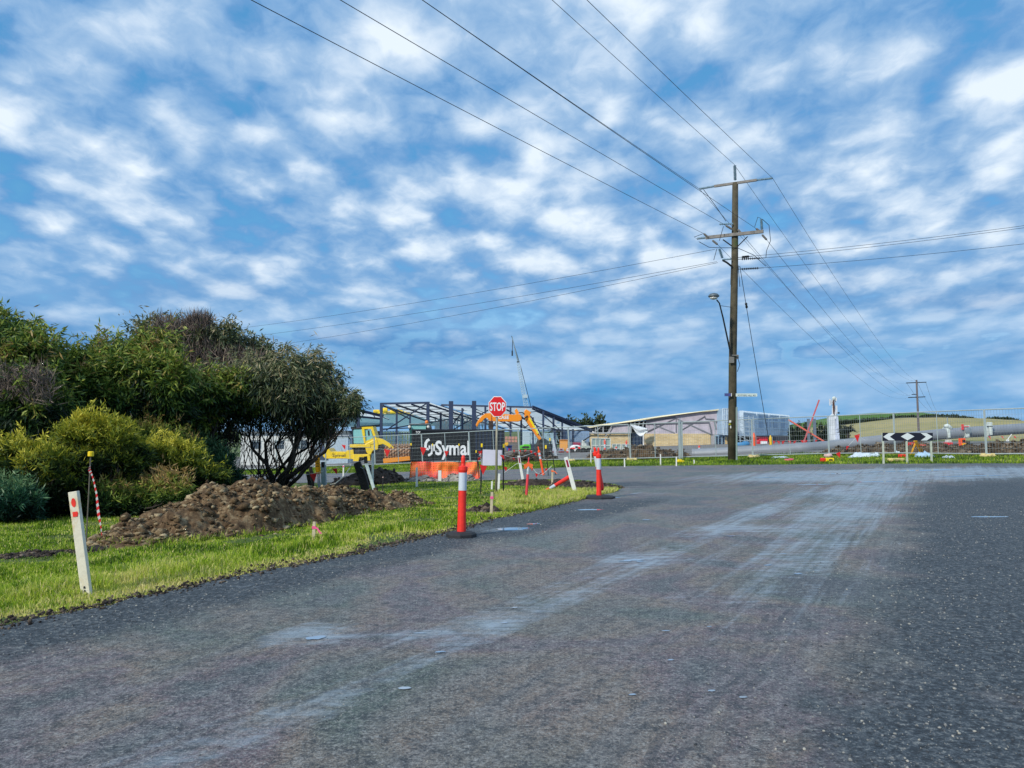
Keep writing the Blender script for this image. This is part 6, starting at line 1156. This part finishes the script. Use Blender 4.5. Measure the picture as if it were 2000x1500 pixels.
for i, (px, cy, lab) in enumerate([(1853, 846.5, 'pale bent lifting clamp on the pipe right of the chevron board'), (1890, 844, 'lifting clamp with a red bar on the middle of the pipe'), (1935, 841, 'white box topped lifting clamp on the pipe at the far right')]):
    c = at(px, cy, 47.7); q = thing('pipe_clamp', lab, 'clamp', c, group='clamps on the big pipe'); MB().lathe(c + Vector((-.08, .35, 0)), [(.345, 0), (.385, .0), (.385, .16), (.345, .16)], 20, (1, 0, 0)).build('band', cl_m, q); MB().box(c + Vector((0, -.05, -.02)), (.14, .06, .5)).build('face_plate', cl_m, q, bevel=.02)
    if i == 0: MB().tube([at(1845, 833, 47.9), at(1850, 831.5, 47.9), at(1856, 835, 47.9), at(1858, 843, 47.9)], [.11, .14, .12, .05], 10).build('bent_head', cl_m, q, smooth=True); MB().tube([at(1850, 815, 48), at(1850.5, 832, 47.9)], .03, 6).build('pole', galv, q)
    if i == 1: MB().box(at(1887, 832.7, 47.8), (.42, .1, .11)).build('white_bar', cl_m, q); MB().box(at(1887, 833.2, 47.74), (.34, .02, .05)).box(at(1880, 834, 47.8), (.09, .1, .34)).build('red_bar', flagm, q); MB().lathe(c + Vector((.0, -.1, .08)), [(.05, 0), (.19, .02), (.19, .08), (.05, .1)], 16, (0, 1, 0)).build('wheel', galv, q); MB().box(at(1890, 852.5, 47.7), (.16, .1, .12)).build('lug', cl_m, q)
    if i == 2: MB().box(at(1932.5, 828.3, 47.8), (.26, .2, .24)).build('top_box', cl_m, q, bevel=.02); MB().box(at(1933, 833, 47.8), (.3, .1, .06)).build('bracket', dkmet, q)

# ------------------------------------------------------------------ chevron board
b = W(1773, 905); o = thing('chevron_board', 'wide black and white diamond chevron hazard board on three pale posts', 'road sign', b); BY = b.y
for px, pb in ((1727, 907), (1773, 904.5), (1821, 907)): q = at(px, pb, BY); MB().box((q.x, BY + .05, (q.z + at(px, 846, BY).z) / 2), (.062, .062, at(px, 846, BY).z - q.z)).build('post', mat('chevron_post', S(186, 194, 178), .6), o)
MB().pxprism([(1724, 861), (1724, 845), (1822, 845.5), (1822, 860.5)], BY, .02).build('board', mat('board_black', S(26, 26, 40), .4, var=.04), o); cwm = mat('chevron_white', S(214, 222, 222), .4, var=.03)
for nm, pts in [('left_chevron', [(1725, 853), (1736, 845.7), (1748.5, 845.7), (1738, 853), (1748, 860), (1736, 860)]), ('diamond', [(1759.5, 852.5), (1772.5, 845.4), (1786, 852.5), (1772.5, 860)]), ('right_chevron', [(1798, 845.7), (1810, 845.9), (1821.4, 853), (1810, 860.2), (1798.5, 860.2), (1808.5, 853)])]: MB().pxprism(pts, BY - .006, .004).build(nm, cwm, o)
p = W(1750, 901.5); tag(MB().box(p + Vector((0, 0, .07)), (.66, .24, .14)).build('cream_block', mat('sand_cream', S(232, 212, 140), .7, var=.12, scale=5, bump=.4), bevel=.03), 'long cream plastic block lying below the chevron board', 'block')
b = onx(1790, 38); o = thing('trestle', 'yellow steel A frame trestle behind the chevron board', 'trestle', b); T = MB(); yb = mat('trestle_yellow', S(246, 176, 20), .45)
T.beam(at(1777, 893, 38), at(1789, 862, 38), .055, .055); T.build('leg', yb, o); MB().beam(at(1800, 890, 38), at(1787, 861, 37.45), .055, .055).build('leg', yb, o); MB().beam(at(1804, 886, 38.3), at(1790, 861, 37.6), .05, .05).build('leg', yb, o); MB().beam(at(1779, 888, 38), at(1799, 887, 38), .045, .045).build('cross_bar', yb, o); MB().box(at(1787, 861.5, 38), (.13, .12, .06)).build('top_plate', yb, o)

# ------------------------------------------------------------------ tower, beams, columns beyond the pipe
TY = 66; b = onx(1632, TY); o = thing('tower', 'white wrapped telecom tower with antennas above the pipe', 'tower', b); wt_ = mat('tower_white', S(214, 220, 226), .6, var=.12, scale=1.5, bump=.5, bscale=3)
MB().prism([at(1622, 868, TY), at(1632, 868, TY), at(1631, 806, TY), at(1623, 814, TY)], (0, .5, 0)).build('wrapped_column', wt_, o); MB().prism([at(1632.6, 868, TY - .1), at(1641, 868, TY - .1), at(1637, 814, TY - .1), at(1633.5, 812, TY - .1)], (0, .6, 0)).build('smooth_column', mat('tower_lilac', S(202, 212, 232), .5), o)
MB().tube([at(1630, 818, TY + .2), at(1628, 790, TY + .2), at(1627.5, 777, TY + .2)], [.24, .13, .1], 10).build('mast', wt_, o); MB().tube([at(1629, 812, TY + .05), at(1628.5, 795, TY + .05), at(1627.5, 780, TY + .05)], [.06, .09, .04], 6).build('opening', mat('rust_dark', S(78, 52, 44), .8), o)
for px, y0, y1, dx in [(1621, 779, 792, 0), (1624, 782, 790, .1), (1633, 777, 783, 0), (1634, 792, 808, .1), (1631, 776, 786, .2)]: MB().box(at(px, (y0 + y1) / 2, TY + dx), (.1, .1, (y1 - y0) / F * TY)).build('antenna', wt_, o); MB().beam(at(px, (y0 + y1) / 2, TY + dx), at(1628, (y0 + y1) / 2 + 1, TY + .2), .04).build('antenna_arm', galv, o)
MB().lathe(at(1630, 778.5, TY - .1), [(.02, 0), (.15, .05), (.18, .1)], 14, (0, 1, .2)).build('dish', cl_m, o); MB().box(at(1638, 806.5, TY), (.12, .12, .14)).build('small_dish', dkmet, o)
rb_m = mat('salmon_beam', S(226, 110, 88), .5, var=.06)
tag(MB().beam(at(1569, 866, 60), at(1600, 781, 60), .09, .09).build('steel_beam', mat('dark_salmon_beam', S(196, 100, 100), .5)), 'steep red steel beam of the crossed pair behind the pipe', 'beam', 'crossed red beams'); tag(MB().beam(at(1612, 864, 60.4), at(1540, 820, 60.4), .11, .13).build('steel_beam', rb_m), 'shallow salmon steel beam of the crossed pair behind the pipe', 'beam', 'crossed red beams')
gc = mat('column_grey_blue', S(104, 118, 134), .6)
for px, lab in ((1576, 'left'), (1587.5, 'right')): q = onx(px, 70); t_ = at(px, 818, 70); tag(MB().box((q.x, 70, (q.z + t_.z) / 2), (.2, .2, t_.z - q.z)).build('steel_column', gc), lab + ' one of the two grey steel columns behind the crossed beams', 'column', 'grey steel columns')
for px, y0, y1, m_, lab in [(1473, 874, 845, orange, 'orange wrapped post behind the pipe near the pole'), (1505, 871, 850, mat('post_yellow', S(238, 190, 30), .5), 'yellow wrapped post behind the pipe below the blue storey')]:
    Y = 51; q = onx(px, Y); o = thing('wrapped_post', lab, 'post', q); MB().lathe(q, [(.04, 0), (.04, at(px, y1, Y).z - q.z - .1)], 8).build('core', galv, o); MB().lathe(at(px, y0, Y), [(.09, 0), (.1, .1), (.1, (y0 - y1) / F * Y * .7), (.03, (y0 - y1) / F * Y)], 10).build('sleeve', m_, o)
b = onx(1490, 84); o = thing('red_machine', 'red machine parked below the blue storey behind the pipe', 'machine', b); rm = mat('machine_red', S(204, 40, 56), .45, var=.15, scale=2); MB().pxprism([(1479, 874), (1479, 861), (1484, 857), (1500, 857), (1502, 874)], 84, 2).build('body', rm, o, bevel=.08); MB().pxprism([(1480, 857), (1481, 853), (1500, 853), (1500, 857)], 84.1, 1.6).build('guard', mat('guard_dark_red', S(120, 30, 46), .5), o); MB().box(at(1492, 866, 83.95), (.7, .08, .5)).build('label', wht, o)
for px in (1484, 1497): MB().lathe(at(px, 873, 83.9), [(.1, 0), (.35, 0), (.38, .25), (.1, .25)], 16, (0, 1, 0)).build('wheel', tyre, o)
# small things at the right
b = onx(1863, 43); o = thing('blue_beam_rack', 'blue steel beam across the rubble carrying a red box', 'beam', b); MB().beam(at(1839, 876, 43), at(1888, 871.5, 43), .12, .12).build('beam', mat('beam_blue', S(24, 78, 138), .5), o)
for px in (1842, 1885): MB().beam(at(px, 875, 43.05), onx(px, 43.05), .06).build('leg', mat('beam_blue', S(24, 78, 138), .5), o)
q = thing('generator', 'red and white generator standing on the blue beam', 'generator', at(1856, 874, 42.9)); MB().pxprism([(1848, 873.5), (1849, 864), (1861, 864), (1862, 873)], 42.9, .4).build('body', mat('gen_red', S(222, 50, 60), .45), q, bevel=.02); MB().pxprism([(1851, 864), (1852, 859), (1859, 859), (1860, 864)], 42.95, .3).build('top_box', mat('gen_grey', S(196, 198, 190), .5), q, bevel=.02); MB().pxprism([(1848, 874.2), (1848, 871.3), (1862, 870.8), (1862, 873.7)], 42.87, .03).build('skid', wht, q)
q = thing('work_light', 'orange framed box with a dark opening standing on the blue beam', 'equipment', at(1881, 872, 42.9)); MB().pxprism([(1877, 872), (1878, 856), (1886, 856), (1887.5, 871.5)], 42.9, .3).build('frame', orange, q, bevel=.01); MB().pxprism([(1880, 864), (1880, 859), (1885, 859), (1885, 864)], 42.87, .02).build('opening', blackp, q); MB().pxprism([(1880, 870), (1880, 866), (1887, 866), (1887, 870)], 42.86, .03).build('yellow_panel', mat('post_yellow', S(238, 190, 30), .5), q)
MB_ = MB().lathe(at(1871, 873, 42.9), [(.03, 0), (.06, .02), (.06, .16), (.02, .2)], 10); tag(MB_.build('gas_bottle', mat('bottle_pink', S(232, 96, 100), .5)), 'small pink bottle between the generator and the orange box', 'bottle')
# barriers and scrap at the right
for lab, pts, Y, m_, nm, cat__ in [('red plastic barrier left of the yellow trestle top', [(1778, 871), (1779, 864), (1787, 864), (1787, 871)], 40, red, 'barrier', 'barrier'), ('long flat red barrier behind the trestle', [(1797, 871.5), (1797, 868.5), (1819, 869), (1819, 874), (1812, 874), (1810, 872)], 40, red, 'barrier', 'barrier'), ('red crate in front of the fence joint by the middle chevron post', [(1760, 894), (1760, 887.5), (1771, 887.5), (1771, 894)], 36.5, red, 'crate', 'crate'),
    ('grey flat slab leaning on the spoil near the right fence foot', [(1920, 887), (1917, 883), (1935, 882), (1940, 886)], 37, mat('slab_grey', S(150, 148, 160), .7), 'slab', 'slab'), ('red strip of plastic on the spoil left of the right fence joint', [(1912, 877), (1922, 876), (1924, 878.5), (1914, 878.5)], 38.5, red, 'plastic_strip', 'plastic'), ('yellow drum at the right edge behind the fence', [(1996, 885), (1996, 878), (2004, 878), (2004, 885)], 36, mat('post_yellow', S(238, 190, 30), .5), 'drum', 'drum')]:
    tag(MB().pxprism(pts, Y, .3).build(nm, m_, bevel=.02), lab, cat__)
tag(MB().beam(at(1937, 875, 38), at(1949, 885.5, 37), .09, .05).build('white_board', white), 'white board lying on the spoil right of the last fence joint', 'board')
o = thing('survey_stick', 'small white tripod stick on the far bank at the right', 'stick', at(1969, 861, 42)); MB().tube([at(1966, 861, 42), at(1976, 848, 42)], .02, 5).build('stick', white, o); MB().box(at(1968, 860, 42), (.1, .1, .1)).build('head', white, o)
silver = mat('plastic_film', S(200, 214, 224), .35, var=.12, scale=6)
def film(lab, px, py, w, h, seed, m_=silver):
    c = W(px, py); V = []; n_ = 18; m2 = 8
    for j in range(m2):
        for i in range(n_):
            u, v = i / (n_ - 1) - .5, j / (m2 - 1) - .5; ed = 1 + .35 * mnoise.noise(Vector((u * 5, seed, 0))); x = c.x + u * w * ed; y = c.y + v * .5 + .15 * mnoise.noise(Vector((u * 4, seed, 8))); k = max(0, 1 - (2 * abs(v)) ** 2) * max(0, 1 - (2 * abs(u)) ** 4)
            V.append((x, y, gz(x, y) + .02 + h * k * (0.45 + 1.0 * abs(mnoise.noise(Vector((u * 9, v * 4, seed)))))))
    id_ = np.arange(n_ * m2).reshape(m2, n_); o_ = np_mesh('plastic_film', np.array(V), np.stack([id_[:-1, :-1], id_[:-1, 1:], id_[1:, 1:], id_[1:, :-1]], -1).reshape(-1, 4), m_); return tag(o_, lab, 'plastic sheet', 'crumpled plastic along the fence')
film('crumpled pale plastic on the ground left of the chevron board', 1685, 893, 1.3, .30, 1.0); film('pale scrap of plastic just left of the chevron board leg', 1710, 891, .35, .22, 2.0); film('blue white plastic sheet at the foot of the yellow trestle', 1806, 893, .85, .32, 3.0, mat('blue_film', S(170, 200, 224), .4)); film('pale plastic sheet hanging beside the middle chevron post', 1757, 886, .7, .2, 4.0)
film('pale plastic scrap right of the chevron board', 1853, 895, .5, .14, 5.0); film('pale plastic on the grass between the pole and the pink parcel', 1522, 895, .9, .10, 6.0); film('long white plastic roll on the spoil above the red flag', 1660, 881, 1.3, .14, 7.0)
p = W(1542, 900); tag(MB().blob(p + Vector((0, 0, .05)), .25, 2, .25, (1.0, .5, .28)).build('parcel', mat('parcel_pink', S(206, 92, 110), .6), smooth=True), 'flat pinkish red parcel on the grass right of the pole', 'parcel'); p = W(1615, 902); o = thing('sign_block', 'red and yellow block with a black mark lying on the verge', 'block', p)
MB().box(p + Vector((-.18, 0, .09)), (.2, .2, .17)).build('red_half', red, o, bevel=.02); MB().box(p + Vector((.11, 0, .09)), (.38, .2, .18)).build('yellow_half', yellow, o, bevel=.02); MB().box(p + Vector((.14, -.105, .09)), (.16, .01, .07)).build('black_mark', blackp, o)
p = W(1618, 893); tag(MB().blob(p + Vector((0, 0, .09)), .22, 2, .3, (1, .7, .5)).build('sandbag', mat('pale_pink_bag', S(210, 180, 176), .8), smooth=True), 'pale pink sandbag at the foot of the fence joint', 'sandbag')

# ------------------------------------------------------------------ yard clutter
b = onx(1024, 63); o = thing('lime_machine', 'lime green machine on tracks right of the stop sign post', 'machine', b); lime = mat('lime_paint', S(96, 196, 40), .4, var=.06); MB().pxprism([(1012, 878), (1014, 871), (1021, 870), (1024, 868), (1036, 868), (1037, 878)], 63, 1.6).build('body', lime, o, bevel=.05); MB().pxprism([(1018, 875), (1022, 871.5), (1033, 871.5), (1033, 875)], 62.95, .04).build('window', blackp, o); MB().pxprism([(1011, 884), (1012, 878), (1037, 878), (1038, 884)], 63.1, 1.5).build('track', tyre, o, bevel=.06)
b = onx(992, 62); o = thing('blue_bin', 'blue skip bin behind the picket of the blank board', 'bin', b); MB().pxprism([(990, 880), (988.5, 871), (1000, 871), (999, 880)], 62, 1).build('bin', mat('bin_blue', S(50, 94, 190), .5), o, bevel=.03); MB().pxprism([(988, 871), (988, 870), (1001, 870), (1001, 871)], 61.9, 1.2).build('rim', mat('bin_blue_dark', S(36, 60, 130), .5), o)
tag(MB().pxprism([(985, 868), (985, 865), (993, 864.5), (993, 870), (989, 872)], 61.5, .8).build('tarpaulin', mat('tarp_yellow', S(250, 190, 40), .6), bevel=.05), 'yellow folded tarpaulin over the blue bin', 'tarpaulin')
b = onx(1000, 72); o = thing('brick_stack', 'stack of strapped pink bricks under the steel frame', 'brick stack', b); T = MB()
for i in range(4):
    for j in range(2): T.box(at(989 + i * 6.2, 861 - j * 6, 72), (.24, .5, .24))
T.build('pallet_load', mat('pink_brick', S(196, 140, 124), .8, var=.2, scale=4), o); MB().box((b.x, 72, (b.z + at(1000, 864, 72).z) / 2), (1.3, .6, at(1000, 864, 72).z - b.z)).build('plinth', mat('dull_wall2', S(110, 106, 104), .8), o)
b = onx(1101, 82); o = thing('site_box', 'orange storage box standing in the gravel yard', 'box', b); MB().pxprism([(1094, 882), (1094, 860), (1109, 860), (1109, 882)], 82, 1).build('body', mat('box_orange', S(232, 164, 84), .6, var=.06), o, bevel=.03); MB().pxprism([(1093.4, 860), (1093.4, 859), (1109.6, 859), (1109.6, 860)], 81.9, 1.2).build('lid', yel2, o)
b = onx(1123, 78); o = thing('ute', 'small white ute with red stripes parked in the yard', 'car', b); MB().pxprism([(1111, 882), (1112, 875), (1117, 872), (1120, 869.5), (1131, 869.5), (1134, 873), (1134, 882)], 78, 1.6).build('body', wht, o, bevel=.06); MB().pxprism([(1113, 877), (1114, 874.3), (1123, 874.3), (1123, 877)], 77.96, .03).build('red_stripe', flagm, o); MB().pxprism([(1129, 877), (1129, 872.5), (1133.5, 873), (1133.5, 877)], 77.96, .03).build('red_panel', flagm, o); MB().pxprism([(1123.5, 875), (1124, 871.3), (1128, 871.3), (1128.4, 875)], 77.95, .03).build('window', mat('dark_glass', S(60, 74, 80), .15), o)
for px in (1116, 1130): MB().lathe(at(px, 882, 77.9), [(.1, 0), (.3, 0), (.33, .2), (.1, .2)], 16, (0, 1, 0)).build('wheel', tyre, o)
b = onx(1146, 76); o = thing('forklift', 'pale grey telehandler parked between the ute and the gas cages', 'telehandler', b); MB().pxprism([(1136, 882), (1137, 872), (1143, 870), (1153, 871), (1154, 882)], 76, 1.5).build('body', mat('pale_grey_green', S(176, 186, 176), .5), o, bevel=.05); MB().pxprism([(1137, 871), (1138, 860), (1145, 860), (1146, 871)], 76.1, 1).build('cab', mat('cab_pale', S(206, 214, 210), .4), o, bevel=.04); MB().beam(at(1139, 861, 75.9), at(1153, 852, 75.9), .12, .12).build('boom', dkmet, o)
for px in (1140, 1150): MB().lathe(at(px, 881.5, 75.9), [(.1, 0), (.33, 0), (.36, .22), (.1, .22)], 16, (0, 1, 0)).build('wheel', tyre, o)
for i, (x0_, x1_, tp_, lab) in enumerate([(1156, 1172, 856, 'tall pale glazed panel rack left of the orange marker'), (1173, 1192, 856.5, 'tall pale panel rack just behind the corner bollard tops'), (1196, 1212, 867.5, 'low pale crate left of the second orange marker'), (1215, 1229, 867.5, 'low pale crate left of the glass door')]):
    Y = 84; q = onx((x0_ + x1_) / 2, Y); o = thing('panel_rack', lab, 'rack', q, group='pale racks in the yard'); MB().pxprism([(x0_, 884), (x0_, tp_), (x1_, tp_), (x1_, 884)], Y, .5).build('panel', mat('rack_glass', S(150, 170, 166), .25, var=.1, scale=1), o); T = MB()
    for x in (x0_, (x0_ + x1_) / 2, x1_): T.beam(at(x, tp_, Y - .04), at(x, 884, Y - .04), .09)
    for y in (tp_, (tp_ + 884) / 2, 884): T.beam(at(x0_, y, Y - .05), at(x1_, y, Y - .05), .08)
    T.build('rack_frame', mat('rack_white', S(206, 212, 206), .5), o)
def far_bol(lab, px, pt, pb, Y=60):
    t_, c = at(px, pt, Y), at(px, pb, Y); q = onx(px, Y); o = thing('bollard', lab, 'bollard', q, group='orange lane bollards'); h = t_.z - q.z; r = .075; MB().lathe(q, [(r * 2.6, 0), (r * 2.6, .05), (r, .09), (r * .9, h * .8), (r * 1.2, h * .84), (r * 1.2, h * .9), (r * .5, h * .92), (r * .5, h)], 12).build('post', mat('salmon_plastic', S(242, 100, 84), .5), o); MB().lathe(q + Vector((0, 0, h * .5)), [(r * .95, 0), (r * .95, h * .2)], 12).build('reflective_band', refl, o)
far_bol('small orange bollard in the yard just right of the corner bollard top', 1180, 858, 884, 56); far_bol('small orange bollard in the yard in front of the low crates', 1222, 860, 882, 60); far_bol('small orange bollard beyond the mouth of the big pipe', 1363, 870, 884, 54); far_bol('short salmon bollard in the yard between the low crates', 1202, 872, 884, 66)
for i, (x0_, x1_) in enumerate([(1091, 1102), (1078, 1088), (1106, 1114)]):
    q = onx((x0_ + x1_) / 2, 70); o = thing('water_barrier', ['red and white plastic barrier in the yard below the orange box', 'red and white plastic barrier in the yard left of the others', 'red and white plastic barrier touching the front of the ute'][i], 'barrier', q, group='red and white barriers in the yard'); MB().pxprism([(x0_, 882), (x0_ + 1.5, 876), (x1_ - 1.5, 876), (x1_, 882)], 70, .3).build('white_body', wht, o, bevel=.02); MB().pxprism([(x0_ + 1, 884), (x0_, 881.6), (x1_, 881.6), (x1_ - 1, 884)], 69.9, .45).build('red_foot', red, o, bevel=.02); MB().pxprism([(x0_ + 3, 878.5), (x0_ + 3.5, 876.6), (x1_ - 3.5, 876.6), (x1_ - 3, 878.5)], 69.97, .03).build('red_stripe', red, o)
b = onx(1125, 94); o = thing('red_pallet_stack', 'dark red stack of goods under the pale blue container', 'pallet stack', b); MB().pxprism([(1120, 870), (1120, 864), (1134, 864), (1134, 870)], 94, 1).build('load', mat('dark_red_load', S(150, 40, 76), .6), o); MB().pxprism([(1120, 872), (1120, 870), (1134, 870), (1134, 872)], 93.9, 1.1).build('pallet', pegw, o)
o = thing('crossed_frame', 'pale zigzag steel truss leaning behind the excavator arm foot', 'truss', onx(1070, 80)); T = MB()
for k in range(4): T.beam(at(1063 + k * 1.5, 846 + k * 4, 80), at(1080 + k * 1, 849 + k * 4, 80), .09); T.beam(at(1064, 849 + k * 4, 80), at(1080, 846 + k * 4, 80), .08)
for x in (1063, 1080): T.beam(at(x, 845, 80), onx(x, 80), .1)
T.build('truss', studs, o)
b = onx(1447, 78); tag(MB().blob(at(1452, 868, 78), .55, 2, .3, (1.3, .6, .6)).build('tarpaulin', mat('tarp_blue', S(60, 130, 180), .5), smooth=True), 'crumpled blue tarpaulin at the scaffold foot', 'tarpaulin')
